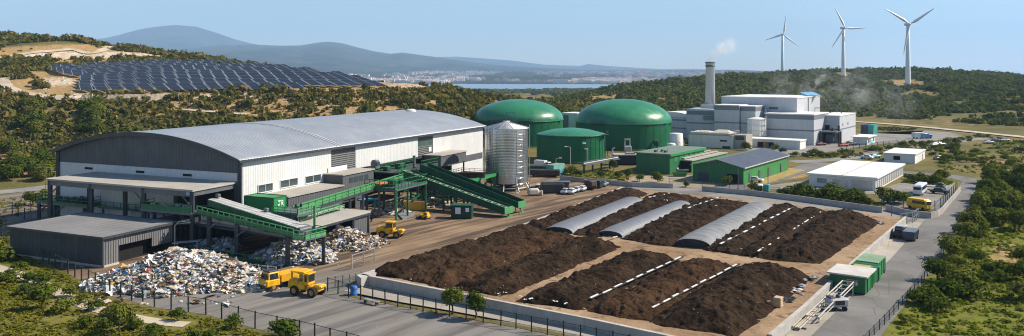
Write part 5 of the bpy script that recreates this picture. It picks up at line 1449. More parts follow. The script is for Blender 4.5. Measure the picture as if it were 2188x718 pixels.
b = LMB(); o = Vector((math.cos(-1.2), math.sin(-1.2), 0)); b.bar(o*12.4, o*12.4+Vector((0, 0, 4.7)), .5); b.bar(o*12.4+Vector((0, 0, 4.7)), o*11.3+Vector((-.8, 0, 4.9)), .5); b.build('downpipe', M_PIPE, tn)
b = LMB(); o = Vector((math.cos(-1.28), math.sin(-1.28), 0)); b.bbox(o*11.9+Vector((0, 0, 6.6)), (1.1, .8, .45), .1); b.build('lamp', M_WHITE_PL, tn)
def lamp_post(label, px, py, h, arm=-1.2, m=None):
    t = thing('lamp_post', label, 'lamp post', G(px, py), 'lamp posts of the plant')
    b = LMB(); b.tube((0, 0, 0), (0, 0, h), .14, 8, .08); b.tube((0, 0, h), (arm, 0, h+.25), .07, 6); b.build('pole', M_PIPE, t)
    b = LMB(); b.bbox((arm*1.25, 0, h+.22), (.9, .4, .2), .05); b.build('lamp_head', M_WHITE_PL, t)
lamp_post('pale lamp post in front of the low green tank', 1219, 352, 5.6)
lamp_post('short lamp post between the silo and the low green tank', 1188, 357, 2.6, 1.1)
# pipe bridge
pbx = thing('pipe_bridge', 'dark steel pipe bridge on square posts between the low tank and the storage building', 'pipe bridge', G(1247, 372))
P0, P1 = G(1247, 372), G(1320, 357)
b = MB()
for z in (2.6, 3.4): b.bar(P0+Vector((0, 0, z)), P1+Vector((0, 0, z)), 1.6 if z < 3 else .2, .3)
b.bar(P0+Vector((0, .8, 3.4)), P1+Vector((0, .8, 3.4)), .2); b.build('deck', M_STEELM, pbx)
posts(pbx, [P0.lerp(P1, k)+Vector((0, 0, 0)) for k in (0.01, .25, .5, .75, .99)], 2.6, .5, M_STEEL)
b = MB(); b.tube(P0+Vector((0, .3, 3)), P1+Vector((0, .3, 3)), .25, 8); b.build('pipe', M_PIPE, pbx)
# tanker like dark box by the bridge
dk = thing('dark_skid_unit', 'dark equipment skid with a pale top between the domed tank and the storage building', 'equipment', G(1340, 352))
b = LMB(); b.bbox((0, 0, 1.6), (8.5, 3.4, 2.6), .2); b.build('body', mat('dark_unit', (.03, .035, .04), .6), dk)
b = LMB(); b.bbox((0, .6, 3.2), (9, 4.5, .5), .1); b.bbox((1, 0, 3.7), (3, 2, .7), .1); b.build('top', M_FLAT, dk)
b = LMB(); b.path([(-4.8, -1, 0), (-4.8, -1, 5.2), (-4.0, -1, 5.6)], .22, 8); b.path([(-5.6, -.6, 0), (-5.6, -.6, 3)], .3, 8); b.path([(4.8, 0, .5), (4.8, 0, 3), (9, 2, 3.4)], .2, 8); b.build('pipe', M_PIPE, dk)

# ================================================================== box buildings helper
def block(parent, P, lu, lv, z0, z1, wm, rm, name='block', over=.25, rt=.3, band=None):
    """box with near right-hand corner P, lu along U, lv to the left; walls + roof slab"""
    P = Vector((P[0], P[1], 0))
    b = MB(); q = [P, P-V*lv, P-V*lv+U*lu, P+U*lu]
    b.hexa([(k.x, k.y, z0) for k in q], [(k.x, k.y, z1) for k in q]); w_ = b.build(name, wm, parent)
    b = MB(); q = [P+V*over-U*over, P-V*(lv+over)-U*over, P-V*(lv+over)+U*(lu+over), P+V*over+U*(lu+over)]
    b.hexa([(k.x, k.y, z1+.004) for k in q], [(k.x, k.y, z1+rt) for k in q]); b.build('roof', rm, w_)
    for (a0, a1, bm_) in band or ():
        b = MB(); e = .05; q = [P+V*e-U*e, P-V*(lv+e)-U*e, P-V*(lv+e)+U*(lu+e), P+V*e+U*(lu+e)]
        b.hexa([(k.x, k.y, a0) for k in q], [(k.x, k.y, a1) for k in q]); b.build('band', bm_, w_)
    return w_
def face_quad(parent, name, P, d, out, s0, s1, z0, z1, m, th=.08):
    """thin panel on a wall: from P along d, standing `out` proud"""
    o = Vector(out)
    b = MB(); A, B = P+d*s0, P+d*s1
    b.hexa([(k.x, k.y, z0) for k in (A, B, B+o*th, A+o*th)], [(k.x, k.y, z1) for k in (A, B, B+o*th, A+o*th)])
    return b.build(name, m, parent)
# green storage building
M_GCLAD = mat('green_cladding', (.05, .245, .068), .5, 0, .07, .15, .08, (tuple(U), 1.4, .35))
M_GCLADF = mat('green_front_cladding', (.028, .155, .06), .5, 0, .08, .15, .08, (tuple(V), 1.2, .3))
M_GREENR = mat('green_grey_roof', (.165, .225, .165), .7, 0, .1, .2, .1)
M_NAVY = mat('navy_roof', (.075, .09, .12), .55, .1, .10, .15, .08, (tuple(V), 1.6, .10))
G1 = G(1431, 373)
g1 = thing('storage_building', 'dark green flat roofed storage building beside the large domed tank', 'building', G1)
l1, r1 = 10.7, 26.2
block(g1, G1, r1, l1, 0, 5.6, M_GCLADF, M_GREENR, 'wall', .5, .35)
for i in range(6):
    face_quad(g1, 'window', G1, U, V, 3+3.8*i, 5.2+3.8*i, 3.3, 4.9, M_GREENB)
face_quad(g1, 'fascia', G1, U, V, -.3, r1+.3, 5.2, 5.9, M_GREENB, .55)
for (a, c_) in ((9, 3), (8, 6), (14, 5)):
    b = MB(); q = G1-V*c_+U*a*.4; b.bbox((q.x, q.y, 6.25), (.9, .6, .6), .08, U); b.bar((q.x+.6, q.y, 6), (q.x+.6, q.y, 7), .1); b.build('roof_unit', M_STEEL, g1)
# lower green shed with a conveyor on top
G2 = G(1478, 369)
g2 = thing('lean_to_shed', 'low green shed with a dark open front and a pale roof conveyor', 'shed', G2)
block(g2, G2, 29, 9.5, 0, 3.4, M_GCLAD, M_FLAT, 'wall', .3, .25)
face_quad(g2, 'opening', G2-V*9.2, V, -U, 0, 8.9, .2, 3.2, M_DARK)
b = MB(); P = G2-V*3+U*.5+Vector((0, 0, 4.0)); b.bar(P, P+U*27, 1.2, .3); b.bar(P-V*2.2, P-V*2.2+U*27, .7, .5)
b.build('roof_conveyor', M_FLAT, g2)
b = MB(); P = G2-V*4.3+U*2+Vector((0, 0, 3.85)); b.bar(P, P+U*24, .9, .35); b.build('trough', M_DARK, g2)
b = MB(); q = G2-V*5; b.bbox((q.x-1, q.y-2.4, 1.2), (2.6, 1.2, .5), .1, V); b.bbox((q.x-1.6, q.y-2.4, 2.0), (.6, .6, 1.6), .1); b.bar((q.x-3, q.y-2.6, .9), (q.x+3, q.y-3.6, .9), .4)
tag(b.build('valve_set', M_PIPE), 'white pipe valve set in front of the low green shed', 'valve')
sk_ = thing('skip', 'small green skip in front of the low green shed', 'skip', G(1452, 377))
b = LMB(); b.hexa([(-1.7, -.7, .1), (1.7, -.7, .1), (1.7, .7, .1), (-1.7, .7, .1)], [(-2, -.9, 1.2), (2, -.9, 1.2), (2, .9, 1.2), (-2, .9, 1.2)]); b.build('tub', M_GREENB, sk_)
b = LMB(); b.box((0, 0, 1.2), (3.6, 1.5, .1)); b.build('load', W_MATS[4], sk_)
# big green shed with navy roof
G3 = G(1588.5, 394.7)
g3 = thing('green_shed', 'bright green gabled shed with a navy roof slope and dark doors', 'shed', G3)
l3, r3, e3, a3 = 14.1, 39.0, 4.4, 6.1
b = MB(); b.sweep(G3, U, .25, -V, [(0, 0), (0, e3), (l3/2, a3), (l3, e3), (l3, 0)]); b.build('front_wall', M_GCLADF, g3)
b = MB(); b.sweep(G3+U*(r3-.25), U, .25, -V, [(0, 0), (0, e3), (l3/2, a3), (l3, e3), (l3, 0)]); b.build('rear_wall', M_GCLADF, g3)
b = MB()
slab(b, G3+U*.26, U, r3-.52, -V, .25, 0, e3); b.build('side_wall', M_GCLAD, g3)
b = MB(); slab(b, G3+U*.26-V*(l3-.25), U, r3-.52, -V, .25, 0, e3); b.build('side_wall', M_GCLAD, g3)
for s0, s1, m, nm in ((-.5, l3/2, M_NAVY, 'roof'), (l3/2, l3+.5, M_GREENR, 'roof')):
    def zz(s): return a3-(abs(s-l3/2))/(l3/2)*(a3-e3)
    b = MB(); b.sweep(G3-U*.5, U, r3+1, -V, [(s0, zz(s0)+.03), (s1, zz(s1)+.03), (s1, zz(s1)+.28), (s0, zz(s0)+.28)]); b.build(nm, m, g3)
b = MB(); b.bar(G3-U*.55+V*.55+Vector((0, 0, e3)), G3+U*(r3+.55)+V*.55+Vector((0, 0, e3)), .14, .3)
b.bar(G3-U*.55+V*.55+Vector((0, 0, e3)), G3-U*.55-V*l3/2+Vector((0, 0, a3+.2)), .1, .22); b.bar(G3-U*.55-V*(l3+.5)+Vector((0, 0, e3)), G3-U*.55-V*l3/2+Vector((0, 0, a3+.2)), .1, .22)
b.build('barge_trim', M_KERB, g3)
face_quad(g3, 'door', G3, -V, -U, 9.6, 12.5, 0, 2.5, mat('shed_door', (.05, .06, .085), .5)); face_quad(g3, 'door', G3, -V, -U, 1.2, 4.4, 0, 2.6, M_DARK)
for s in (4.4, 12.5, 20.5, 32):
    d_ = face_quad(g3, 'door', G3, U, V, s, s+1.6, 0 if s < 6 else .3, 2.4, M_STEELM)
    face_quad(g3, 'door_frame', G3, U, V, s-.25, s-.02, 0, 2.6, M_GREEND, .14)
sheet('dry_grass', [tuple((G3+V*.3)[:2]), tuple((G3+V*4.2)[:2]), tuple((G3+V*4.6+U*42)[:2]), tuple((G3-V*2+U*45)[:2]), tuple((G3+V*.3+U*40)[:2])], .05, mat('straw_grass', (.36, .26, .09), .95, 0, .25, .5), 'strip of straw coloured grass along the green shed')
sheet('paved_court', gp([(1352, 377), (1432, 376), (1520, 372), (1600, 396), (1560, 402), (1480, 405), (1340, 398)]), .025, mat('court_earth', (.32, .26, .17), .95, 0, .2, .3), 'sandy court in front of the green buildings')

# white warehouse with pilasters
M_WHT = mat('white_render', (.74, .73, .69), .7, 0, .06, .2, .28)
M_WROOF = mat('white_roof', (.76, .75, .71), .75, 0, .09, .12, .0)
M_PILAST = mat('grey_pilaster', (.30, .30, .30), .7)
WB = G(1871, 408)
wb = thing('white_warehouse', 'long low white warehouse with a broad white roof and a row of grey bay doors', 'warehouse', WB)
block(wb, WB, 37.5, 16.2, 0, 3.0, M_WHT, M_WROOF, 'wall', .55, .4)
for i in range(14): face_quad(wb, 'bay_door', WB, U, V, 1.2+2.6*i, 2.8+2.6*i, .4, 2.5, M_PILAST)
face_quad(wb, 'door', WB, -V, -U, .8, 5.8, .1, 2.4, mat('beige_shutter', (.62, .55, .46), .7)); face_quad(wb, 'door', WB, -V, -U, 6.6, 10.4, .1, 2.2, mat('beige_shutter', (.62, .55, .46), .7)); face_quad(wb, 'window', WB, -V, -U, 11.8, 14.2, 1.0, 2.2, M_PILAST)
SWB = G(1955, 350.5)
b = MB()
b.bar(V3(WB-V*8-U*.5, 3.43), V3(WB-V*8+U*37.8, 3.43), .25, .06); b.build('roof_joint', M_FLAT, wb)
sw = thing('white_storehouse', 'small white storehouse with one dark window near the road bend', 'building', SWB)
block(sw, SWB, 20, 9.2, 0, 2.9, M_WHT, M_WROOF, 'wall', .3, .3)
face_quad(sw, 'window', SWB, -V, -U, 4.4, 6.4, 1.0, 2.3, M_DARK)
b = MB(); face_quad(sw, 'door', SWB, U, V, 14, 15.2, .1, 2.1, M_PILAST)

# ================================================================== power plant
M_PP = mat('plant_cladding', (.52, .535, .56), .55, 0, .05, .08, .14, (tuple(V), .8, .2))
M_PPB = mat('plant_band', (.19, .205, .23), .55, 0, .05, .2)
M_PPR = mat('plant_roof', (.74, .73, .71), .75, 0, .05, .1)
PB = G(1739, 311)
pp = thing('power_plant', 'big pale grey stepped power plant building with dark bands', 'power plant', PB)
bands = lambda zt, zm: [(zt-1.9, zt-.15, M_PPB), (zm, zm+.55, M_PPB)]
def corner(P, lv, out): return P-V*lv-U*out
# B: front right hall
block(pp, PB, 22.9, 19.8, 0, 12.2, M_PP, M_PPR, 'hall_block', .2, .35, bands(12.2, 5.6))
# C: right tower
PC = G(1794, 306)
block(pp, PC, 29, 9, 0, 11.2, M_PP, M_PPR, 'tower_block', .2, .3, [(5.4, 5.9, M_PPB)])
# A: tall top block
PA = PB+U*12-V*10.1
block(pp, PA, 36.5, 33, 3, 18.5, M_PP, M_PPR, 'boiler_block', .25, .35)
b = MB(); q = PA+U*17+V*.06; b.box((q.x, q.y, 13), (.8, .12, 10.5), (U.x, U.y)); b.build('joint', M_DARK, pp)
for (s0, s1, z0, z1) in ((8, 11.8, 13.6, 14.6), (15, 19, 14.3, 15)):
    face_quad(pp, 'vent', PA, -V, -U, s0, s1, z0, z1, M_STEELM)
b = MB(); q = PA-V*17-U*.8; b.bbox((q.x, q.y, 12.4), (4.8, 1.4, 2.6), .2, V); b.build('roof_fan', M_STEEL, pp)
b = MB(); q = PA-V*13-U*.9; b.lathe((q.x, q.y, 11.4), [(.8, 0), (.8, 2.2), (.4, 2.5), (0, 2.6)], 14); b.build('roof_tank', M_PIPE, pp)
# D blocks
PD1 = PB-V*23.8
block(pp, PD1, 12.4, 6.3, 0, 15.0, M_PP, M_PPR, 'turbine_block', .15, .3, bands(15, 7.6))
block(pp, PD1-V*6.5-U*1.5, 16, 10.9, 0, 15.3, M_PP, M_PPR, 'turbine_block', .15, .3, bands(15.3, 7.8))
# E low left, E2 stack foot, F far left
PE = PD1-V*17.6+U*3.2
block(pp, PE, 12, 14.5, 0, 13.0, M_PP, M_PPR, 'filter_block', .15, .3, bands(12.6, 6.8))
b = MB(); q = PE-V*3-U*.4; b.box((q.x, q.y, 9.6), (6.5, 1.2, 1.8), V); b.build('louvre_box', M_PPB, pp)
PF = PE-V*14.7+U*3.0
t_ = block(pp, PF, 14, 20, 0, 9.4, M_PP, M_PPR, 'annex_block', .1, .3, [(7.6, 8.2, M_PPB), (4.0, 4.5, M_PPB)])
b = MB(); b.sweep(PF-U*.2, U, 14, -V, [(0, 9.75)]+[(20*i/12, 9.75+1.7*math.sin(math.pi*(i/12)**.6*.9)) for i in range(1, 12)]+[(20, 9.75)]); b.build('curved_roof', M_PPR, pp)
# doors, pipes, gantry at the entrance
for s in (4, 9): face_quad(pp, 'door', PE, -V, -U, s, s+3.2, 0, 3.4, M_PPB)
b = MB()
e = PB+U*16+V*.6
for q, k in ((e, 5.4), (e+V*6, 5.4), (e-U*9, 5.6), (e+V*6-U*3, 5.6)):
    b = MB(); b.bar(q, q+Vector((0, 0, k)), .5); b.build('gantry_post', M_STEEL, pp)
b = MB(); slab(b, e-U*9.2, U, 9.4, V, 6.4, 5.0, 5.4); b.build('gantry_roof', M_STEELM, pp)
b = MB(); slab(b, PC-V*9.05-U*.1, V, 6, -U, .1, .2, 4.6); slab(b, PB+U*13+V*.05, U, 9, V, .1, .2, 4.4); slab(b, PC-V*8.4-U*.1, V, 4.4, -U, .1, 5.2, 7.4); b.build('dark_door', M_DARK, pp)
b = MB(); q = e+V*3-U*5; b.bbox((q.x, q.y, 2.6), (4, 3, 3.4), .3, U); b.path([(q.x, q.y, 4.2), (q.x+1, q.y, 6.2), (q.x+3, q.y+3, 6.2)], .5, 10); b.build('machine', M_STEEL, pp)
b = MB(); q = PC+U*.6+V*.3; b.tube((q.x-1.2, q.y-1.2, 0), (q.x-1.2, q.y-1.2, 7.4), .35, 10); b.build('flue', M_STEEL, pp)
for s in (5, 14): face_quad(pp, 'window', PC, U, V, s, s+1, 7, 8, M_DARK)
b = MB()
for (o, h0, h1) in ((PA+U*30+V*3, 12, 17), (PC+U*20-V*4, 11, 15), (PA+U*34+V*8, 11.5, 14.5)):
    b.bar((o.x, o.y, h0), (o.x, o.y, h1), .35)
o = PC+U*20-V*4; b.bar((o.x, o.y, 15), (o.x-6, o.y, 15.4), .3); o = PA+U*34+V*8; b.bar((o.x-10, o.y, 13.4), (o.x+2, o.y, 13.4), .3)
b.build('roof_mast', M_STEELM, pp)
# solar sheet on the top roof
b = MB(); q = PA-V*1+U*26; b.hexa([(q.x-3, q.y-3, 19), (q.x+3, q.y-3, 19), (q.x+3, q.y+3, 19), (q.x-3, q.y+3, 19)], [(q.x-3, q.y-3, 19.2), (q.x+3, q.y-3, 19.2), (q.x+2, q.y+3, 20.6), (q.x-4, q.y+3, 20.6)]); tag(b.build('blue_sheet', mat('blue_sheet', (.22, .46, .66), .5)), 'pale blue sheet propped on the highest power plant roof', 'sheet')
# smokestack
ST = Vector(((1517.5-CX)/F*368, 368, 0))
st = thing('smokestack', 'tall pale concrete smokestack with a dark rim', 'smokestack', ST)
M_STACK = mat('stack_concrete', (.50, .51, .52), .75, 0, .06, .15, .2)
b = LMB(); b.lathe((0, 0, 0), [(2.35, 0), (1.95, 33.2), (2.1, 33.3), (2.1, 33.9), (1.7, 34.0), (1.6, 32)], 40); b.build('shaft', M_STACK, st)
b = LMB(); b.lathe((0, 0, 0), [(1.99, 31.9), (2.16, 31.95), (2.16, 32.6), (1.98, 32.65)], 40); b.lathe((0, 0, 0), [(1.65, 33.5), (2.2, 33.55), (2.25, 34.1), (1.75, 34.15)], 40); b.build('rim', M_STEELM, st)
b = LMB(); b.bbox((0, 0, 7.6), (7.2, 6, 15.2), .05, U); b.build('plinth', M_PP, st)
# steam: real volumes
def steam(name, label, base, pts, dens, seed, col=(1, 1, 1, 1), lo_=.48, hi_=.64):
    b = MB(); rr = random.Random(seed)
    lo = [min(p[i]-p[3]*1.4 for p in pts) for i in range(3)]; hi = [max(p[i]+p[3]*1.4 for p in pts) for i in range(3)]
    b.hexa([(lo[0], lo[1], lo[2]), (hi[0], lo[1], lo[2]), (hi[0], hi[1], lo[2]), (lo[0], hi[1], lo[2])], [(lo[0], lo[1], hi[2]), (hi[0], lo[1], hi[2]), (hi[0], hi[1], hi[2]), (lo[0], hi[1], hi[2])])
    m = bpy.data.materials.new(name); m.use_nodes = True; t = m.node_tree; t.nodes.clear()
    g = N.__new__(N); g.m, g.t, g.pos = m, t, None
    g.out = t.nodes.new('ShaderNodeOutputMaterial')
    acc = None
    for (x, y, z, r, k) in pts:
        d = g.n('VectorMath', operation='DISTANCE'); g.l(g.P(), d.inputs[0]); d.inputs[1].default_value = (x, y, z)
        f = g.ramp(d.outputs['Value'], 0, r, k, 0)
        acc = f if acc is None else g.math('MAXIMUM', acc, f)
    nz = g.noise(.16, 5, dist=1.0, rough=.6)
    dn = g.math('MULTIPLY', g.math('MULTIPLY', acc, g.ramp(nz, lo_, hi_)), dens)
    pv = g.n('VolumePrincipled'); pv.inputs['Color'].default_value = col; g.l(dn, pv.inputs['Density']); pv.inputs['Anisotropy'].default_value = .3
    g.l(pv.outputs[0], g.out.inputs['Volume'])
    try: m.cycles.volume_step_rate = .6
    except Exception: pass
    return tag(b.build(name, m), label, 'steam', None, 'stuff')
sx, sy = ST.x, ST.y
steam('steam', 'thin white steam drifting from the smokestack', ST, [(sx+.1, sy, 34.2, 2.6, 1), (sx+.5, sy, 35.4, 2.8, 1), (sx+2.2, sy, 37.4, 3.4, .8), (sx+5.4, sy, 40, 4.4, .55), (sx+9, sy, 41.6, 4.8, .3)], .5, 1, lo_=.3, hi_=.58)
q = PA-V*10+U*40
steam('steam', 'faint grey steam drifting behind the power plant roof', q, [(q.x-8, q.y, 21, 11, .7), (q.x+8, q.y, 22, 13, .8), (q.x+26, q.y, 20, 15, .6), (q.x+44, q.y, 17, 15, .4)], .06, 2)

# buildings in front of the power plant
M_BEIGE = mat('beige_roof', (.62, .54, .42), .8, 0, .06, .3)
W1_ = G(1566, 318)
w1 = thing('treatment_building', 'low white treatment building with beige tent roofs on top in front of the power plant', 'building', W1_)
block(w1, W1_, 10, 18.2, 0, 4.8, M_WHT, M_FLAT, 'wall', .1, .25)
face_quad(w1, 'window', W1_, -V, -U, 2.4, 5.2, 2.6, 3.2, M_DARK); face_quad(w1, 'door', W1_, -V, -U, 1.0, 4.2, 0, .9, M_STEEL)
b = MB()
for (a, c_, lx, ly, z0, h) in ((5.5, 4.0, 9, 7, 5.6, 1.4), (13, 4.2, 7, 6, 5.6, .8)):
    q = W1_-V*a+U*c_
    k = [q+V*lx/2-U*ly/2, q+V*lx/2+U*ly/2, q-V*lx/2+U*ly/2, q-V*lx/2-U*ly/2]
    b.add([(p.x, p.y, z0) for p in k]+[tuple(q+V*lx*.2+Vector((0, 0, z0+h))), tuple(q-V*lx*.2+Vector((0, 0, z0+h)))], [(0, 1, 4), (1, 2, 5, 4), (2, 3, 5), (3, 0, 4, 5)])
b.build('tent_roof', M_BEIGE, w1)
b = MB(); slab(b, W1_-V*17.6+U*.6, V, 15.5, U, 8, 5.06, 5.9); b.build('upper_wall', M_WHT, w1)
b = MB(); rail_into(b, W1_-V*17.9+U*.2+Vector((0, 0, 5.05)), W1_-V*.4+U*.2+Vector((0, 0, 5.05)), 1.1, 1.6, .05, .0); rail_into(b, W1_-V*.4+U*.2+Vector((0, 0, 5.05)), W1_-V*.4+U*9+Vector((0, 0, 5.05)), 1.6, 1.2, .06, .2)
for i in range(9):
    q = W1_-V*rnd.uniform(1, 17)+U*.5; b.bbox((q.x, q.y, 5.4), (.8, .7, .7), .08)
b.build('roof_rail', M_PIPE, w1)
b = MB(); P = W1_+V*.15+U*1.0; slab(b, P, V, 4.6, U, 7.5, 0, 5.4); rail_into(b, P+V*4.6+Vector((0, 0, 5.4)), P+Vector((0, 0, 5.4)), 1.0, 1.2, .05, 0); b.build('stair_block', M_FLAT, w1)
face_quad(w1, 'glazing', W1_+V*.6+U*1.0, V, -U, 0, 3.4, 3.4, 4.9, M_GLASS, .06)
tk = thing('octagonal_tank', 'white octagonal tank on legs against the power plant wall', 'tank', (0, 0, 0))
tq_ = PB-V*21.5-U*5.2; tk.location = (tq_.x, tq_.y, 0)
b = LMB(); b.lathe((0, 0, 0), [(2.4, 2.6), (3.9, 3.4), (3.9, 10.2), (2.2, 10.8), (0, 11)], 8, 0, False); b.build('shell', M_WHT, tk)
b = LMB()
for z in (3.4, 5.6, 7.9, 10.2): b.lathe((0, 0, z), [(3.92, -.1), (4.05, -.1), (4.05, .1), (3.92, .1)], 8, 0, False)
for i in range(5): b.bar((3.98*math.cos(i*.3-1), 3.98*math.sin(i*.3-1), 3), (3.98*math.cos(i*.3-1), 3.98*math.sin(i*.3-1), 11.5), .1)
b.build('frame', M_PIPE, tk)
for i in range(6):
    a = i*1.047; b = LMB(); b.bar((3*math.cos(a), 3*math.sin(a), 0), (3*math.cos(a), 3*math.sin(a), 3.2), .3); b.build('leg', M_STEELM, tk)
LW = G(1709, 320)
lw = thing('low_annex', 'long low white annex with two dark openings in front of the power plant', 'building', LW)
block(lw, LW, 8, 22.5, 0, 3.1, M_WHT, M_WROOF, 'wall', .3, .4)
face_quad(lw, 'opening', LW, -V, -U, 14, 16.3, .2, 2.3, M_DARK); face_quad(lw, 'opening', LW, -V, -U, 9.8, 12, .2, 2.3, M_DARK); face_quad(lw, 'gate', LW, -V, -U, 12.1, 13.9, 0, 2.4, mat('brown_gate', (.28, .18, .1), .8))
block(lw, LW-V*22.7+U*.6, 7, 6.0, 0, 2.9, M_WHT, M_WROOF, 'side_block', .1, .3)
# small white tanks left of the treatment building
for (x, y, r, h, lb) in ((1444, 322, 2.6, 6.4, 'short white tank beside the large domed tank'), (1434, 326, 1.6, 3.2, 'small white drum beside the short white tank')):
    p = G(x, y); t = thing('white_tank', lb, 'tank', p)
    b = LMB(); b.lathe((0, 0, 0), [(r, 0), (r, h), (r*.9, h+.2), (0, h+.4)], 24); b.build('shell', M_WHT, t)
    b = LMB(); b.path([(r+.2, -.5, 0), (r+.2, -.5, h*.6), (r-.4, -.9, h*.8)], .15, 8); b.lathe((0, 0, h*.55), [(r, -.1), (r+.08, 0), (r, .1)], 24); b.build('pipe', M_PIPE, t)
t = thing('white_shed', 'white shed behind the gap between the two domed tanks', 'shed', D(1232, 272, 352)-Vector((0, 0, D(1232, 272, 352).z)))
q = V3(D(1234, 272, 352)); block(t, q, 10, 8, 0, 11.6, M_WHT, M_WROOF, 'wall', .1, .3); face_quad(t, 'door', q, -V, -U, 4.5, 7.8, 5, 11, M_PPB)
# kiosk and containers on the right
KQ = G(1853, 310)
k_ = thing('gatehouse', 'small white flat roofed gatehouse with a turquoise painted wall', 'gatehouse', KQ)
block(k_, KQ, 15, 5.4, 0, 2.9, M_WHT, M_WROOF, 'wall', .7, .35)
for s in (1, 4, 11): face_quad(k_, 'window', KQ, U, V, s, s+2, .8, 2.3, M_GLASS)
face_quad(k_, 'mural', KQ, U, V, 3.2, 11, .1, 1.6, mat('turquoise_paint', (.30, .62, .68), .6, 0, .35, 1.2), .05)
cq = G(1852, 291)
for i, (dx, z0, lbl, col) in enumerate(((-2.6, 0, 'dark blue lower shipping container beside the power plant tower', (.06, .10, .14)), (.3, 0, 'teal lower shipping container beside the power plant tower', (.05, .30, .32)), (-2.5, 2.6, 'dark upper shipping container beside the power plant tower', (.05, .08, .12)), (.4, 2.6, 'green upper shipping container beside the power plant tower', (.06, .34, .30)))):
    p = cq+V*dx
    t = thing('shipping_container', lbl, 'container', (p.x, p.y, z0), 'shipping containers beside the power plant')
    mm_ = mat('container_%d' % i, col, .5, 0, .15, .4, .1, (tuple(U), 2.0, .6))
    b = MB(); b.obox((p.x, p.y), U, 9, 2.5, z0, z0+2.55); b.build('body', mm_, t)
    b = MB()
    for e_ in (0, 2.4): b.bar((p.x+V.x*e_, p.y+V.y*e_, z0), (p.x+V.x*e_, p.y+V.y*e_, z0+2.58), .16)
    b.build('corner_post', M_STEELM, t)

# ================================================================== wind turbines
M_TURB = mat('turbine_white', (.76, .77, .78), .5, 0, .02, .1)
def turbine(label, px, base_py, Y, hub_py, ang, yaw, first=False):
    b0 = D(px, base_py, Y); hz_ = H-(hub_py-HY)/F*Y; hh = hz_-b0.z+2; k = 31.0
    t = thing('wind_turbine', label, 'wind turbine', (b0.x, b0.y, b0.z-2), 'wind turbines on the hill')
    b = LMB(); b.lathe((0, 0, 0), [(2.75, 0), (2.7, 2), (1.55, hh-1.4), (1.4, hh-1.3)], 28); b.build('tower', M_TURB, t)
    b = LMB(); b.lathe((0, 0, 0), [(3.6, 0), (3.6, 2.1), (3.2, 2.3)], 24); b.build('foundation', M_KERB, t)
    cy_, sy_ = math.cos(yaw), math.sin(yaw)
    ax = Vector((sy_, -cy_, 0)); sd = Vector((cy_, sy_, 0)); up = Vector((0, 0, 1))
    c = Vector((0, 0, hh))
    b = LMB(); b.bbox(c-ax*1.8+Vector((0, 0, .1)), (7.5, 2.7, 2.7), .6, (ax.x, ax.y)); b.build('nacelle', M_TURB, t)
    hc = c+ax*3.0
    b = LMB()
    ring = []
    for (d, r) in ((-.9, 1.3), (.2, 1.35), (1.0, 1.0), (1.6, .45), (1.75, .02)):
        ring.append([hc+ax*d+sd*(r*math.cos(a))+up*(r*math.sin(a)) for a in [6.283*i/16 for i in range(16)]])
    vs = [p for q in ring for p in q]
    b.add(vs, [(j*16+i, j*16+(i+1) % 16, (j+1)*16+(i+1) % 16, (j+1)*16+i) for j in range(4) for i in range(16)], 0, True); b.build('hub', M_TURB, t)
    for a in ang:
        a = math.radians(a); d = up*math.cos(a)+sd*math.sin(a); e = d.cross(ax)
        b = LMB(); vs = []; st_ = ((.0, .55, .5), (.06, .6, .5), (.2, 1.45, .32), (.35, 1.25, .24), (.6, .9, .16), (.85, .55, .1), (.97, .3, .06), (1.0, .08, .03))
        for (s, ch, th) in st_:
            tw_ = .35*(1-s); ee = (e*math.cos(tw_)+ax*math.sin(tw_)); nn_ = d.cross(ee)
            p = hc+ax*.2+d*(.8+s*k)
            for (x, y) in ((-.35, 0), (-.2, .5), (.2, .45), (.65, 0), (.2, -.45), (-.2, -.5)):
                vs.append(p+ee*(x*ch*2.1)+nn_*(y*th*2.2))
        b.add(vs, [(j*6+i, j*6+(i+1) % 6, (j+1)*6+(i+1) % 6, (j+1)*6+i) for j in range(7) for i in range(6)]+[tuple(range(42, 48)), (5, 4, 3, 2, 1, 0)], 0, True); b.build('blade', M_TURB, t)
turbine('farthest wind turbine, one blade pointing almost straight up', 1672, 156, 1296, 74, (8, 126, 253), .1)
turbine('wind turbine with one blade held level, between the other two', 1802, 162, 1050, 60, (-30, 89, 217), .25)
turbine('tallest looking wind turbine on the bare knoll, two blades raised in a wide V', 1940, 178, 847, 52, (-60, 58, 192), .1)
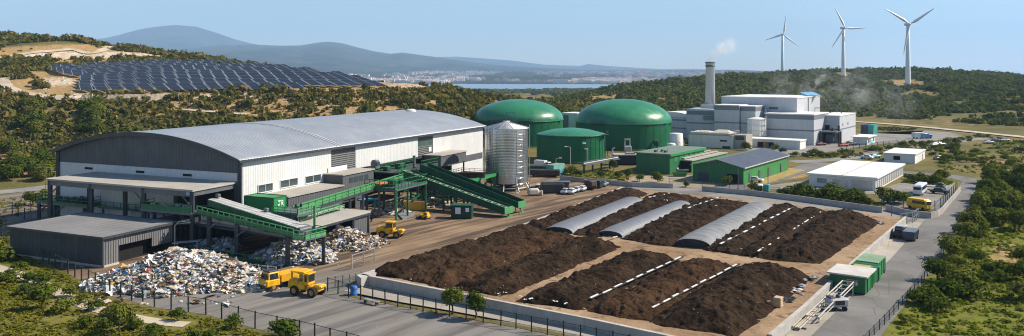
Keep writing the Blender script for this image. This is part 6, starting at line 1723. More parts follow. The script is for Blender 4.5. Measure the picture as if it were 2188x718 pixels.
# ================================================================== solar field
M_PV = N('solar_glass')
c = M_PV.mix(M_PV.ramp(M_PV.noise(.15, 3), .3, .7), (.013, .016, .024), (.024, .029, .040))
M_PV = M_PV.bsdf(c, .32, 0, None, .2)
M_ALU = mat('aluminium_frame', (.55, .55, .55), .4, .6)
def solar_proto(wd, dp):
    t = thing('solar_table', 'dark blue solar panel table in the hillside solar field', 'solar panel', (0, 0, 0), 'solar panel tables on the hillside')
    tilt = math.radians(17); cx_, sx_ = math.cos(tilt), math.sin(tilt)
    def P(x, s, o=0.0): return (x-.75*s, s*cx_-o*sx_, 1.6+s*sx_+o*cx_)
    b = LMB()
    b.hexa([P(-wd/2, -dp/2), P(wd/2, -dp/2), P(wd/2, dp/2), P(-wd/2, dp/2)], [P(-wd/2, -dp/2, .06), P(wd/2, -dp/2, .06), P(wd/2, dp/2, .06), P(-wd/2, dp/2, .06)]); b.build('panel', M_PV, t)
    b = LMB()
    for x in (-wd/2, wd/2): b.bar(P(x, -dp/2, .08), P(x, dp/2, .08), .22, .06)
    for s in (-dp/2, dp/2): b.bar(P(-wd/2, s, .08), P(wd/2, s, .08), .10, .06)
    b.bar(P(-wd/2, 0, .07), P(wd/2, 0, .07), .06, .04)
    b.build('frame', M_ALU, t)
    b = LMB()
    for x in (-wd*.3, wd*.3):
        b.bar((x+.75*dp*.36, -dp*.35, -1.4), P(x, -dp*.36), .14); b.bar((x-.75*dp*.36, dp*.35, -.4), P(x, dp*.36), .14)
    b.build('leg', M_ALU, t)
    return t
SP = solar_proto(5.6, 9.0)
spots = []
# rows follow the slope; (photo row y at left end x0, y at right end x1)
rows = [(120, 153, 320, 139.5, 640, 141), (132, 157.5, 330, 143.5, 690, 147), (146, 161.5, 330, 147.5, 745, 155), (165, 165, 330, 151.5, 775, 163),
        (190, 173, 340, 162, 775, 170), (185, 178, 340, 167.5, 785, 175), (185, 183, 340, 174, 795, 181), (183, 189, 350, 183, 803, 187), (183, 196, 320, 195, 640, 192)]
first = True
for ri, (x0, y0, xm, ym, x1, y1) in enumerate(rows):
    pts = [hit(x, float(np.interp(x, [x0, xm, x1], [y0, ym, y1]))) for x in np.linspace(x0, x1, 160)]
    yy = np.array([q.y for q in pts]); yy = np.convolve(np.pad(yy, 14, 'edge'), np.ones(29)/29, 'valid')
    pts = [Vector((q.x/q.y*y_, y_, gz(q.x/q.y*y_, y_))) for q, y_ in zip(pts, yy)]
    acc = 0.0; last = None
    for p in pts:
        if last is not None:
            d = (p-last); d.z = 0
            if d.length < 5.68: continue
            if d.length > 16: last = p; continue
        if last is not None:
            a = math.atan2((p-last).y, (p-last).x)
        else: a = 0
        spots.append((p, a, ri)); last = p
spots.sort(key=lambda s: s[0].y)
far_ = spots[298:]
for (p, a, ri) in spots[:298]:
    t = SP if first else copy_tree(SP)
    first = False
    t.location = (p.x, p.y, gz(p.x, p.y)+.5); t.rotation_euler = (0, 0, -.10+max(-.5, min(.5, a))*.5)
    t['label'] = 'solar panel table in the upper block of the hillside solar field' if ri < 4 else ('solar panel table in the front row above the stone wall of the solar field' if ri == 8 else 'solar panel table in the lower block of the hillside solar field')
fb = MB(); ff = MB()
for (p, a, ri) in far_:
    rz_ = -.10+max(-.5, min(.5, a))*.5
    R_ = Matrix.Rotation(rz_, 3, 'Z'); o_ = Vector((p.x, p.y, gz(p.x, p.y)+.5))
    for ob, bb in ((KIDS[SP.name][0], fb), (KIDS[SP.name][1], ff)):
        bb.add([R_ @ v.co+o_ for v in ob.data.vertices], [tuple(q.vertices) for q in ob.data.polygons])
b = MB(); b.v, b.f, b.m, b.sm = fb.v+ff.v, fb.f+[tuple(i+len(fb.v) for i in q) for q in ff.f], [0]*len(fb.f)+[1]*len(ff.f), [False]*(len(fb.f)+len(ff.f))
if b.f: tag(b.build('solar_field', [M_PV, M_ALU]), 'farthest rows of dark solar panels along the top of the solar field', 'solar panels', None, 'stuff')
# stone retaining wall below the field
sw_ = thing('stone_wall', 'pale stone retaining wall below the front row of the solar field', 'wall', hit(195, 214))
g = N('rubble_stone'); c = g.mix(g.vor(.9, 'Color'), (.42, .33, .24), (.58, .47, .35)); M_STONE = g.bsdf(g.mix(.5, c, (.52, .42, .31)), .95, 0, g.bump(g.vor(.9), .6, .3), .1)
b = MB(); wp2 = [hit(x, y) for x, y in ((172, 217), (195, 216), (260, 215.5), (330, 214), (400, 211))]
for a, c in zip(wp2[:-1], wp2[1:]):
    a2, c2 = a+Vector((0, 1.2, 0)), c+Vector((0, 1.2, 0))
    b.hexa([a-Vector((0, 0, 1)), c-Vector((0, 0, 1)), c2-Vector((0, 0, 1)), a2-Vector((0, 0, 1))], [a+Vector((0, 2.0, 2.6)), c+Vector((0, 2.0, 2.4)), c2+Vector((0, 1.4, 2.4)), a2+Vector((0, 1.4, 2.6))])
b.build('stonework', M_STONE, sw_)
b = MB(); b.bar(wp2[1]-Vector((0, .1, 1)), wp2[1]+Vector((0, .3, 3.0)), .7); b.build('pier', M_STONE, sw_)

# ================================================================== fences
g = N('chain_link')
mp = g.n('TexCoord').outputs['Object']
tr1 = g.n('BsdfTransparent'); df = g.n('BsdfDiffuse'); df.inputs['Color'].default_value = (.045, .055, .05, 1)
mx_ = g.n('MixShader')
mx_.inputs[0].default_value = .13; g.l(tr1.outputs[0], mx_.inputs[1]); g.l(df.outputs[0], mx_.inputs[2]); g.l(mx_.outputs[0], g.out.inputs['Surface'])
M_MESH = g.m
M_POST = mat('fence_post', (.028, .045, .04), .6)
def fence(label, pts, h=2.0, step=3.0, mesh=True, w=.09, rails=False, m=None, z=0.0, name='fence'):
    P = [Vector((p[0], p[1], z)) for p in pts]
    t = thing(name, label, 'fence', P[0])
    # even posts along the line
    out = [P[0]]
    for a, c in zip(P[:-1], P[1:]):
        n = max(1, round((c-a).length/step))
        out += [a.lerp(c, i/n) for i in range(1, n+1)]
    rr = random.Random(len(out))
    for p in out[:100]:
        b = MB(); top = p+Vector((rr.uniform(-.05, .05), rr.uniform(-.05, .05), h+rr.uniform(-.05, .12))); b.bar(p-Vector((0, 0, .1)), top, w*1.6); b.build('post', m or M_POST, t)
    if mesh:
        b = MB()
        for a, c in zip(out[:-1], out[1:]): b.quad(a+Vector((0, 0, .05)), c+Vector((0, 0, .05)), c+Vector((0, 0, h-.08)), a+Vector((0, 0, h-.08)))
        o = b.build('mesh_panel', M_MESH, t)
    for zz_ in ((h-.1, h*.5) if rails else (h-.1,)):
        b = MB()
        for a, c in zip(out[:-1], out[1:]): b.bar(a+Vector((0, 0, zz_)), c+Vector((0, 0, zz_)), w*.6)
        b.build('rail', m or M_POST, t)
    return t
fence('long chain link fence on dark posts along the grassy slope past the grey shed', gp([(-60, 490), (28, 527), (92, 558), (160, 592), (235, 630), (330, 656), (440, 672), (545, 702), (640, 722), (740, 748), (860, 782)]), 2.0, 2.9)
fence('wire fence on dark posts between the concrete walk and the asphalt yard', gp([(700, 622), (745, 636), (850, 656), (960, 677), (1070, 697), (1240, 730), (1420, 770)]), 1.9, 2.2)
fence('dark railing fence along the access road beside the thicket', gp([(1845, 740), (1900, 684), (1962, 616), (2008, 552), (2040, 500), (2062, 460), (2088, 424)]), 1.2, 2.6, True, .05, True)
fence('wire fence above the curved wall of the parking lot', gp([(1884, 444), (1930, 455), (1985, 462), (2010, 450), (2045, 410)]), 2.6, 4, True, .07)
fence('thin wire fence behind the boundary wall of the green shed', gp([(1430, 399), (1500, 403), (1590, 411), (1665, 420)]), 2.2, 4, True, .07)
fence('wire fence with dark posts in front of the power plant apron', gp([(1795, 322), (1850, 315), (1900, 309), (1950, 305)]), 1.6, 5, True, .1)
fence('grey gate fence at the road side corner of the compost pad', gp([(1925, 480), (1950, 477), (1962, 468)]), 2.2, 2.2, True, .08, True, M_PIPE)
fence('pale pipe railing above the ramp slab of the compost pad', [G(752, 577)[:2], G(800, 560)[:2]], 2.0, 3.0, True, .1, True, M_PIPE, 0.3, 'gate_railing')
fence('green stair railing at the end of the concrete walk by the ramp slab', gp([(716, 616), (748, 612), (772, 604)]), 1.6, 1.2, True, .07, True, mat('teal_rail', (.12, .2, .18), .5), 0, 'gate_railing')
fence('grey mesh barrier in front of the pile of bottles, behind the yellow lorry', gp([(535, 588), (590, 594)]), 1.7, 1.6, True, .07, True, M_PIPE)
fence('grey guard fence on thin posts in front of the side road', gp([(-20, 470), (26, 458), (66, 475)]), 2.4, 5, True, .09)
for (x, y, h, lb) in ((1310, 480, 0, ''),):
    pass
for i, (x, y, h, lb) in enumerate(((66, 500, 5.2, 'thin grey pole at the yard edge beside the grey shed'), (98, 408, 6, 'thin pole beside the side road behind the hall canopy'), (1577, 404, 5, 'dark pole at the corner of the green shed'), (1905, 472, 3, 'thin pale pole at the compost pad corner by the gate fence'), (1641, 398, 2.6, 'short dark post beside the lane by the green shed'))):
    t = thing('pole', lb, 'pole', G(x, y)); b = LMB(); b.tube((0, 0, 0), (0, 0, h), .1, 8, .07); b.tube((0, 0, 0), (0, 0, .25), .22, 8); b.bbox((0, 0, h), (.35, .2, .25), .05); b.build('shaft', M_STEELM, t)

# ================================================================== right hand yard
CN = G(1849, 632)
c1 = thing('compactor_container', 'dark green container with a pale flat roof and a notice, beside the access road', 'container', CN)
b = LMB()
b.local = True
dU, dV = U, V
def LB(P, lu, lv, z0, z1):
    q = [P, P-V*lv, P-V*lv+U*lu, P+U*lu]
    return [(k.x, k.y, z0) for k in q], [(k.x, k.y, z1) for k in q]
O0 = Vector((0, 0, 0))
M_DKG = mat('container_green', (.016, .13, .048), .5, 0, .12, .4, .1, (tuple(U), 1.2, .3))
b = LMB(); b.hexa(*LB(O0, 5.2, 4.6, .2, 2.4)); b.build('body', M_DKG, c1)
b = LMB(); b.hexa(*LB(V*.3-U*.35, 5.9, 5.2, 2.404, 2.6)); b.build('roof', mat('pale_roof', (.55, .52, .47), .8), c1)
for s in (1.2, 2.6, 4.0):
    b = LMB(); b.hexa(*LB(U*s+V*.12, .22, .1, .2, 2.35)); b.build('rib', M_GREENB, c1)
b = LMB(); b.hexa(*LB(U*1.55+V*.05, .95, .04, .4, 2.3)); b.build('door', M_GREENB, c1)
b = LMB(); b.hexa(*LB(-V*1.0-U*.02, .05, 1.3, 1.2, 1.9)); nt_ = b.build('notice', M_WHITE_PL, c1)
b = LMB(); b.hexa(*LB(-V*.98-U*.08, .03, 1.34, 1.65, 1.8)); b.build('red_stripe', mat('notice_red', (.55, .07, .05), .5), nt_)
b = LMB()
for z in (1.3, 1.42, 1.53): b.hexa(*LB(-V*1.12-U*.08, .03, 1.05, z, z+.05))
b.hexa(*LB(-V*1.08-U*.08, .03, 1.1, 1.82, 1.87)); b.build('lettering', mat('notice_ink', (.12, .12, .13), .6), nt_)
b = LMB()
for s in (.4, 4.6):
    for k in (.3, 4.2): b.hexa(*LB(U*s-V*k, .4, .4, 0, .22))
b.build('foot', M_STEEL, c1)
c2o = CN+U*6.2-V*.1
c2 = thing('skip_compactor', 'green open topped waste compactor behind the pale roofed container', 'compactor', c2o)
b = LMB(); q0, q1 = LB(O0, 3.6, 3.4, .3, 1.8); q1 = [(x, y, 1.8 if i in (0, 1) else 2.3) for i, (x, y, z) in enumerate(q1)]; b.hexa(q0, q1); b.build('hopper', M_DKG, c2)
b = LMB(); b.hexa(*LB(U*.5-V*.5, 2.4, 2.4, 2.1, 2.15)); b.hexa(*LB(U*2.4+V*.2, 1.2, .25, .3, 2.1)); b.build('flap', M_GREENB, c2)
b = LMB(); b.hexa(*LB(U*.4-V*.8, 1.6, 2.2, 2.16, 2.3)); b.build('load', mat('ochre_load', (.45, .33, .14), .8), c2)
c3o = CN+U*10.1-V*.4
c3 = thing('roll_off_skip', 'tall mid green roll off skip, rear one of the green row by the road', 'skip', c3o)
b = LMB(); b.hexa(*LB(O0, 5.4, 3.0, .25, 2.3)); b.build('body', mat('mid_green', (.05, .2, .085), .5, 0, .1, .4), c3)
b = LMB(); b.hexa(*LB(V*.06-U*.06, 5.5, 3.1, 2.304, 2.42)); b.build('lid', mat('sage_lid', (.22, .33, .20), .7), c3)
for s in (.8, 2.2, 3.6, 4.9):
    b = LMB(); b.hexa(*LB(U*s+V*.1, .18, .1, .25, 2.25)); b.build('rib', M_GREENB, c3)
for (x, y) in ((.6, .1), (4.6, .1)):
    b = LMB(); p = U*x-V*y+Vector((0, 0, .25)); b.tube(p+V*.15, p-V*.1, .25, 12); b.build('wheel', M_TYRE, c3)
# pipes and trestle
pr = thing('pipe_rack', 'rack of long pale pipes lying on the concrete beside the retaining wall', 'pipe rack', G(1692, 702))
for i, off in enumerate((0, .35, .7, 1.05, 1.35)):
    a, c = G(1688, 704)+V*off*.8, G(1776, 624)+V*off*.8
    b = MB(); b.tube(a+Vector((0, 0, .3+.08*(i % 2))), c+Vector((0, 0, .35+.08*(i % 2))), .11, 8); b.build('pipe', mat('rack_pipe', (.40, .345, .26), .6) if i % 2 else M_FLAT, pr)
b = MB()
for k in (.05, .35, .65, .95):
    p = G(1688, 704).lerp(G(1776, 624), k); b.bar(p-V*.3+Vector((0, 0, .1)), p+V*1.6+Vector((0, 0, .1)), .2)
b.build('bearer', M_STEELM, pr)
tr__ = thing('steel_trestle', 'pale steel trestle frame sloping beside the pipe rack', 'trestle', G(1728, 700))
A0, A1 = G(1722, 688)+Vector((0, 0, .8)), G(1800, 630)+Vector((0, 0, 1.9))
b = MB()
for off in (0, 1.4):
    b.tube(A0+V*off, A1+V*off, .1, 8); b.tube(A0+V*off-Vector((0, 0, .5)), A1+V*off-Vector((0, 0, .5)), .07, 8)
for i in range(10):
    p = A0.lerp(A1, i/9); b.bar(p, p+V*1.4, .1)
b.build('frame', mat('trestle_steel', (.42, .40, .36), .5, .2), tr__)
b = MB()
for k in (0.02, .5, .98):
    for off in (0, 1.4):
        p = A0.lerp(A1, k)+V*off; b.bar(V3(p), p, .12)
b.build('leg', mat('trestle_steel', (.42, .40, .36), .5, .2), tr__)
gn = thing('generator', 'grey towable generator with a dark window beside the pale trestle', 'generator', G(1788, 662))
b = LMB(); b.bbox((0, 0, 1.0), (2.6, 1.6, 1.1), .18, (.95, .2)); b.build('body', mat('generator_grey', (.42, .42, .42), .5), gn)
b = LMB(); b.box((.1, -.78, 1.1), (1.3, .1, .55), (.95, .2)); b.build('window', M_CABG, gn)
b = LMB(); b.lathe((.2, .1, 1.5), [(.3, 0), (.3, .35), (.12, .4), (0, .4)], 14); b.bbox((-.8, 0, 1.62), (.7, 1.1, .2), .06, (.95, .2)); b.build('exhaust', M_STEEL, gn)
for x in (-.6, .7):
    b = LMB(); b.tube((x, -.85, .32), (x, -.6, .32), .32, 14); b.build('wheel', M_TYRE, gn)
b = LMB(); b.bar((-1.2, -.2, .5), (-2.4, -.4, .35), .12); b.bar((-2.3, -.4, 0), (-2.3, -.4, .4), .1); b.build('tow_bar', M_STEELM, gn)
# dark skips near the gate
def dark_vehicle(label, px, py, kind):
    t = thing('pickup' if kind else 'wheeled_skip', label, 'pickup' if kind else 'skip', G(px, py), None, math.atan2(U.y, U.x))
    if kind:
        b = LMB(); b.bbox((0, 0, .95), (4.6, 1.9, .8), .15); b.bbox((-.2, 0, 1.65), (2.6, 1.7, .8), .15, taper=.85); b.build('body', mat('black_paint', (.02, .022, .026), .3), t)
        b = LMB(); b.box((-.2, -.80, 1.7), (2.0, .06, .45)); b.box((-.2, .80, 1.7), (2.0, .06, .45)); b.box((-1.42, 0, 1.7), (.06, 1.3, .45)); b.build('window', M_GLASS, t)
        b = LMB(); b.bbox((.2, 0, 2.08), (2.2, 1.6, .1), .04); b.build('roof', mat('silver_roof', (.5, .5, .5), .4, .4), t)
    else:
        b = LMB(); b.hexa([(-2.1, -.85, .3), (2.1, -.85, .3), (2.1, .85, .3), (-2.1, .85, .3)], [(-2.3, -1.05, 1.7), (2.3, -1.05, 1.7), (2.3, 1.05, 1.7), (-2.3, 1.05, 1.7)]); b.build('tub', mat('blue_grey_steel', (.055, .075, .10), .5), t)
        b = LMB(); b.box((0, 0, 1.72), (4.5, 2.0, .08)); b.build('lid', mat('blue_grey_lid', (.14, .165, .20), .5), t)
        b = LMB()
        for x in (-1.6, -.5, .6, 1.7): b.hexa([(x-.06, -.93, .3), (x+.06, -.93, .3), (x+.06, -.8, .3), (x-.06, -.8, .3)], [(x-.06, -1.13, 1.65), (x+.06, -1.13, 1.65), (x+.06, -1.0, 1.65), (x-.06, -1.0, 1.65)])
        b.build('rib', M_STEELM, t)
    for x in (-1.4, 1.4):
        for y in (-.85, .85):
            b = LMB(); b.tube((x, y-.12, .36), (x, y+.12, .36), .36, 14); b.build('wheel', M_TYRE, t)
dark_vehicle('black pickup with a silver roof parked by the retaining wall', 1925, 507, True)
dark_vehicle('blue grey wheeled skip beside the black pickup', 1946, 512, False)

# ================================================================== vehicles of the lot and roads
def car(label, px, py, rz, col, kind='car', s=1.0, group=None):
    t = thing({'car': 'parked_car', 'van': 'van', 'bus': 'coach', 'truck': 'lorry'}[kind], label, {'car': 'car', 'van': 'van', 'bus': 'coach', 'truck': 'lorry'}[kind], G(px, py), group, rz)
    pm = mat('paint_%02x%02x%02x' % tuple(int(c*255) for c in col), col, .3, .1, .03)
    b, w = LMB(), LMB()
    if kind == 'car':
        L, Wd = 4.3, 1.75; b.bbox((0, 0, .68), (L, Wd, .62), .16); b.bbox((-.2, 0, 1.18), (2.3, 1.55, .55), .14, taper=.8)
        for y in (-.70, .70): w.box((-.2, y, 1.18), (1.8, .06, .34))
        w.box((.86, 0, 1.16), (.1, 1.25, .34)); w.box((-1.24, 0, 1.16), (.1, 1.25, .34))
        wx = (-1.35, 1.35); r = .32; wy = .8
    elif kind == 'van':
        L, Wd = 5.2, 2.0; b.bbox((0, 0, 1.35), (L, Wd, 2.0), .2); b.bbox((-.2, 0, 2.42), (4.4, 1.85, .22), .08)
        for y in (-1.0, 1.0): w.box((.6, y, 1.75), (3.2, .05, .7))
        w.box((2.59, 0, 1.75), (.05, 1.7, .8)); w.box((-2.59, 0, 1.8), (.05, 1.5, .6))
        wx = (-1.6, 1.6); r = .38; wy = .92
    elif kind == 'bus':
        L, Wd = 10.5, 2.5; b.bbox((0, 0, 1.75), (L, Wd, 2.6), .2); b.bbox((-.5, 0, 3.12), (7.5, 2.0, .2), .08)
        for y in (-1.25, 1.25): w.box((0, y, 2.1), (9.4, .06, .95))
        w.box((5.25, 0, 2.0), (.06, 2.1, 1.2)); w.box((-5.25, 0, 2.2), (.06, 2.0, .8))
        wx = (-3.3, 3.3); r = .5; wy = 1.15
    else:
        L, Wd = 7, 2.3; b.bbox((2.4, 0, 1.4), (1.9, 2.2, 1.9), .2); b.bbox((-1.1, 0, 1.7), (4.8, 2.3, 2.2), .08); w.box((3.36, 0, 1.8), (.05, 1.8, .7)); w.box((2.5, -1.1, 1.8), (1.1, .05, .6)); w.box((2.5, 1.1, 1.8), (1.1, .05, .6))
        wx = (-2.4, 2.3); r = .48; wy = 1.0
    b.build('body', pm, t); w.build('window', M_CABG, t)
    for x in wx:
        for y in (-wy, wy):
            q = LMB(); q.tube((x, y-.12, r), (x, y+.12, r), r, 12); q.build('wheel', M_TYRE, t)
    t.scale = (s, s, s)
    return t
au = math.atan2(U.y, U.x); av = math.atan2(V.y, V.x)
car('yellow van with dark windows parked behind the curved wall', 1963, 447, -1.05, (.80, .47, .02), 'van', .92)
car('white coach with dark windows in the parking lot', 1966, 414, au, (.75, .76, .78), 'bus', .8)
tt = thing('trailer', 'dark green trailer hitched in the parking lot beside the white coach', 'trailer', G(2010, 407), None, au)
b = LMB(); b.bbox((0, 0, 1.0), (4, 1.9, .9), .12); b.bar((2, 0, .6), (4.5, -.6, .5), .2); b.bbox((-.5, 0, 1.7), (1.6, 1.5, .7), .2); b.build('body', mat('olive_paint', (.06, .09, .05), .5), tt)
for x in (-1, 1):
    b = LMB(); b.tube((x, -1, .35), (x, 1, .35), .35, 12); b.build('wheel', M_TYRE, tt)
tt = thing('flatbed_trailer', 'pale flatbed trailer in the parking lot beside the flower bed', 'trailer', G(1993, 405), None, av)
b = LMB(); b.box((0, 0, .8), (6, 2, .25)); b.build('bed', M_FLAT, tt)
for x in (-2, 2):
    b = LMB(); b.tube((x, -.9, .35), (x, .9, .35), .35, 12); b.build('wheel', M_TYRE, tt)
car('small dark car in the parking lot', 2008, 414, av, (.06, .07, .06))
for i, (x, y, c_, r, lb) in enumerate(((1853, 340, (.7, .72, .74), 2.2, 'white car parked next to a turquoise one by the small white storehouse'), (1868, 338, (.25, .55, .58), .3, 'turquoise car beside the small white storehouse'), (2006, 341, (.2, .22, .25), .5, 'dark grey car at the far end of the small white storehouse'),
      (1966, 296, (.62, .63, .65), .2, 'white lorry on the plant road near the hill'), (1998, 312, (.75, .76, .78), .3, 'white car on the plant road, nearer the power plant than its twin'), (2008, 311, (.72, .72, .72), .3, 'white car on the plant road, farther from the power plant than its twin'),
      (2128, 303, (.12, .13, .15), .1, 'dark car parked in the far lay-by'), (2146, 302, (.5, .5, .5), .1, 'mid grey car parked in the far lay-by'), (2112, 307, (.65, .65, .65), .1, 'pale car parked in the far lay-by'))):
    car(lb, x, y, r, c_, 'truck' if 'lorry' in lb else 'car', 1.0)
car('blue cab lorry beside the white lorry on the plant road', 1978, 296, .2, (.12, .25, .45), 'truck', .8)
car('white car parked against the green shed', 1614, 389, av, (.72, .74, .76)); car('dark red car under the power plant gantry', 1754, 311, .3, (.25, .05, .06)); car('small red car in front of the power plant tower', 1802, 313, .3, (.35, .06, .06)); car('dark pickup parked in front of the power plant tower', 1818, 311, .3, (.08, .09, .11), 'car', 1.2); car('white car between the dark pickup and the gatehouse by the plant tower', 1838, 306, .3, (.7, .7, .72))
bn = thing('bin_shelter', 'turquoise and white bin shelter by the lane next to the shrubs', 'bin shelter', G(1638, 409))
b = LMB(); b.bbox((0, 0, .9), (1.4, 1.4, 1.8), .06, U); b.build('body', mat('teal_box', (.08, .36, .34), .5), bn); b = LMB(); b.bbox((-1.8, .2, .7), (1.8, 1.2, 1.1), .1, U); b.build('cart', M_CABG, bn); b = LMB(); b.bbox((-1.2, .4, 1.55), (2.6, 1.3, .14), .04, U); b.build('roof', M_WHITE_PL, bn)

# scrap row and parked machines behind the silo yard
def baled(label, px, py, s, m, seed, group='scrap and machines behind the silo'):
    t = thing('scrap_bale', label, 'scrap', G(px, py), group)
    b = LMB(); rr = random.Random(seed)
    for _ in range(14): bag(b, Vector((rr.gauss(0, s*.5), rr.gauss(0, s*.5), s*rr.uniform(.2, .8))), s*rr.uniform(.35, .6), rr, 0)
    b.build('bale', m, t)
M_SILV = mat('scrap_silver', (.50, .51, .53), .3, .6, .25, 2)
wr = [(1208, 414, (.46, .46, .47), 'grey bonnetless scrap car, first of the row nearest the silo'), (1222, 414, (.62, .63, .66), 'silver scrap car, second of the row from the silo'), (1233, 410, (.52, .54, .57), 'silver grey scrap car in the middle of the row'), (1245, 408, (.66, .67, .68), 'pale silver scrap car, fourth of the row from the silo'), (1254, 404, (.40, .42, .45), 'dull grey scrap car at the far end of the silver row')]
for (x, y, c_, lb) in wr: car(lb, x, y, au+.25, c_, 'car', .95, 'scrap cars in a row behind the silo')
t = thing('scrap_press', 'dark steel scrap press with a grey lid, largest machine of the scrap row', 'scrap press', G(1180, 412))
b = LMB(); b.bbox((0, 0, 1.3), (5.6, 3, 2.3), .2, (1, .1)); b.bbox((2.6, .3, 1.9), (2.8, 2.4, 1.4), .15, (1, .1)); b.build('body', mat('press_dark', (.05, .052, .05), .6), t)
b = LMB(); b.bbox((-.2, .3, 2.65), (4.6, 2.4, .35), .1, (1, .1)); b.bbox((3, .4, 2.7), (3.0, 2.5, .2), .08, (1, .1)); b.build('lid', M_STEELM, t)
b = LMB(); b.bar((-2.5, -.8, .3), (-4.6, -.4, .2), .6); b.build('ramp', M_STEEL, t)
t = thing('scrap_press', 'rusty dark machine block beyond the silver scrap cars', 'machine', G(1262, 405))
b = LMB(); b.bbox((0, 0, 1.3), (3.2, 2.2, 2.2), .3, U); b.tube((-1.2, -1.3, .9), (1.2, -1.3, .9), .5, 12); b.build('body', mat('rusty_dark', (.06, .04, .03), .7, 0, .4, 1.5), t)
b = LMB(); b.bbox((-1.4, .6, 2.2), (1, 1, .8), .2); b.build('hood', mat('rust_orange', (.35, .13, .06), .7), t)
car('dark van with a pale roof by the boundary wall beyond the scrap', 1281, 401, au+.2, (.03, .04, .05), 'van', .8); t = car('grey pickup beyond the rusty machine block', 1290, 398, au+.2, (.25, .28, .30), 'car', .95)
t = thing('tarpaulin_heap', 'black tarpaulin heap beside the silo legs', 'tarpaulin', G(1148, 406)); b = LMB(); rr = random.Random(9)
for _ in range(10): bag(b, Vector((rr.gauss(0, 1.4), rr.gauss(0, .6), .5)), .9, rr, 0)
b.build('sheet', M_BLACK_PL, t); b = LMB(); b.bbox((.8, .2, 1.3), (2.2, 1, .4), .12); b.build('cover', M_WHITE_PL, t)
t = thing('beige_unit', 'beige rounded unit lying on the ground by the silo', 'unit', G(1140, 418)); b = LMB(); b.bbox((0, 0, .95), (3.0, 1.6, 1.6), .35, (1, .2), 0, .9); b.bbox((1.9, .1, .7), (.5, 1.2, 1.2), .15, (1, .2)); b.build('body', mat('beige_paint', (.58, .52, .42), .5), t)
for (x, y, lb, c_, z0, sx_) in ((1163, 378, 'long dark lower trailer body in the row behind the silo', (.055, .045, .04), 0, 9), (1158, 369, 'dark green upper trailer body in the row behind the silo', (.02, .06, .045), 0, 9)):
    t = thing('trailer', lb, 'trailer', G(x, y)); b = LMB(); b.bbox((0, 0, 1.3), (sx_, 2.4, 1.7), .2, (1, -.1)); b.build('body', mat('trailer_%d' % x, c_, .6, 0, .2, 1), t)
    for xx in (-3, 3):
        b = LMB(); b.tube((xx, -1.2, .4), (xx, 1.2, .4), .4, 12); b.build('wheel', M_TYRE, t)
t = thing('container', 'pale turquoise container at the end of the trailer row behind the silo', 'container', G(1187, 376)); b = LMB(); b.bbox((0, 1.2, 1.6), (2.6, 6, 3.1), .08, V); b.build('body', mat('pale_teal', (.16, .38, .37), .5), t); b = LMB(); b.bbox((0, 1.2, 3.2), (2.7, 6.1, .15), .05, V); b.build('roof', mat('sage_lid', (.22, .33, .20), .7), t)
car('white lorry behind the trailer row near the low green tank', 1160, 358, av, (.7, .7, .7), 'truck', .8)
# little things along the walk
t = thing('water_drum', 'blue drum standing inside the fence of the concrete walk', 'drum', G(756, 631)); b = LMB(); b.lathe((0, 0, 0), [(.45, 0), (.5, .4), (.45, .45), (.5, .9), (.45, 1.3), (0, 1.32)], 16); b.build('drum', mat('blue_drum', (.05, .17, .48), .4), t)
t = thing('bench', 'low grey bench in front of the wire fence', 'bench', G(793, 650), None, av); b = LMB(); b.bbox((0, 0, .5), (2.6, .6, .1), .03); b.build('seat', M_FLAT, t)
for x in (-1, 1):
    b = LMB(); b.box((x, 0, .23), (.15, .5, .45)); b.build('leg', M_STEEL, t)
# ================================================================== plants
def leaf_mat(name, cols, use_obj):
    g = N(name)
    if use_obj: tv = g.n('ObjectInfo').outputs['Random']
    else: tv = g.attr('tint')
    c = g.mix(g.ramp(tv, 0, .5), cols[0], cols[1]); c = g.mix(g.ramp(tv, .5, 1), c, cols[2])
    c = g.mix(g.ramp(g.noise(.9, 3), .35, .7, 0, .5), c, dim(cols[0], .7))
    d = g.n('BsdfDiffuse'); tr = g.n('BsdfTranslucent'); m = g.n('MixShader'); m.inputs[0].default_value = .3
    g.l(c, d.inputs['Color']); g.l(c, tr.inputs['Color']); g.l(d.outputs[0], m.inputs[1]); g.l(tr.outputs[0], m.inputs[2]); g.l(m.outputs[0], g.out.inputs['Surface'])
    return g.m
M_LEAF = leaf_mat('tree_leaves', ((.062, .094, .014), (.108, .14, .020), (.185, .195, .034)), True)
M_HILLL = leaf_mat('hill_leaves', ((.088, .10, .022), (.150, .14, .034), (.28, .20, .065)), False)
M_HILLR = leaf_mat('forest_leaves', ((.074, .10, .021), (.12, .14, .029), (.21, .185, .048)), False)
M_TUFT = leaf_mat('tuft_leaves', ((.11, .16, .012), (.19, .225, .022), (.29, .26, .06)), False)
M_TUFTL = leaf_mat('tuft_leaves_dry', ((.12, .14, .012), (.21, .20, .022), (.34, .26, .065)), False)
M_BARK = mat('bark', (.10, .07, .05), .95, 0, .25, 2)
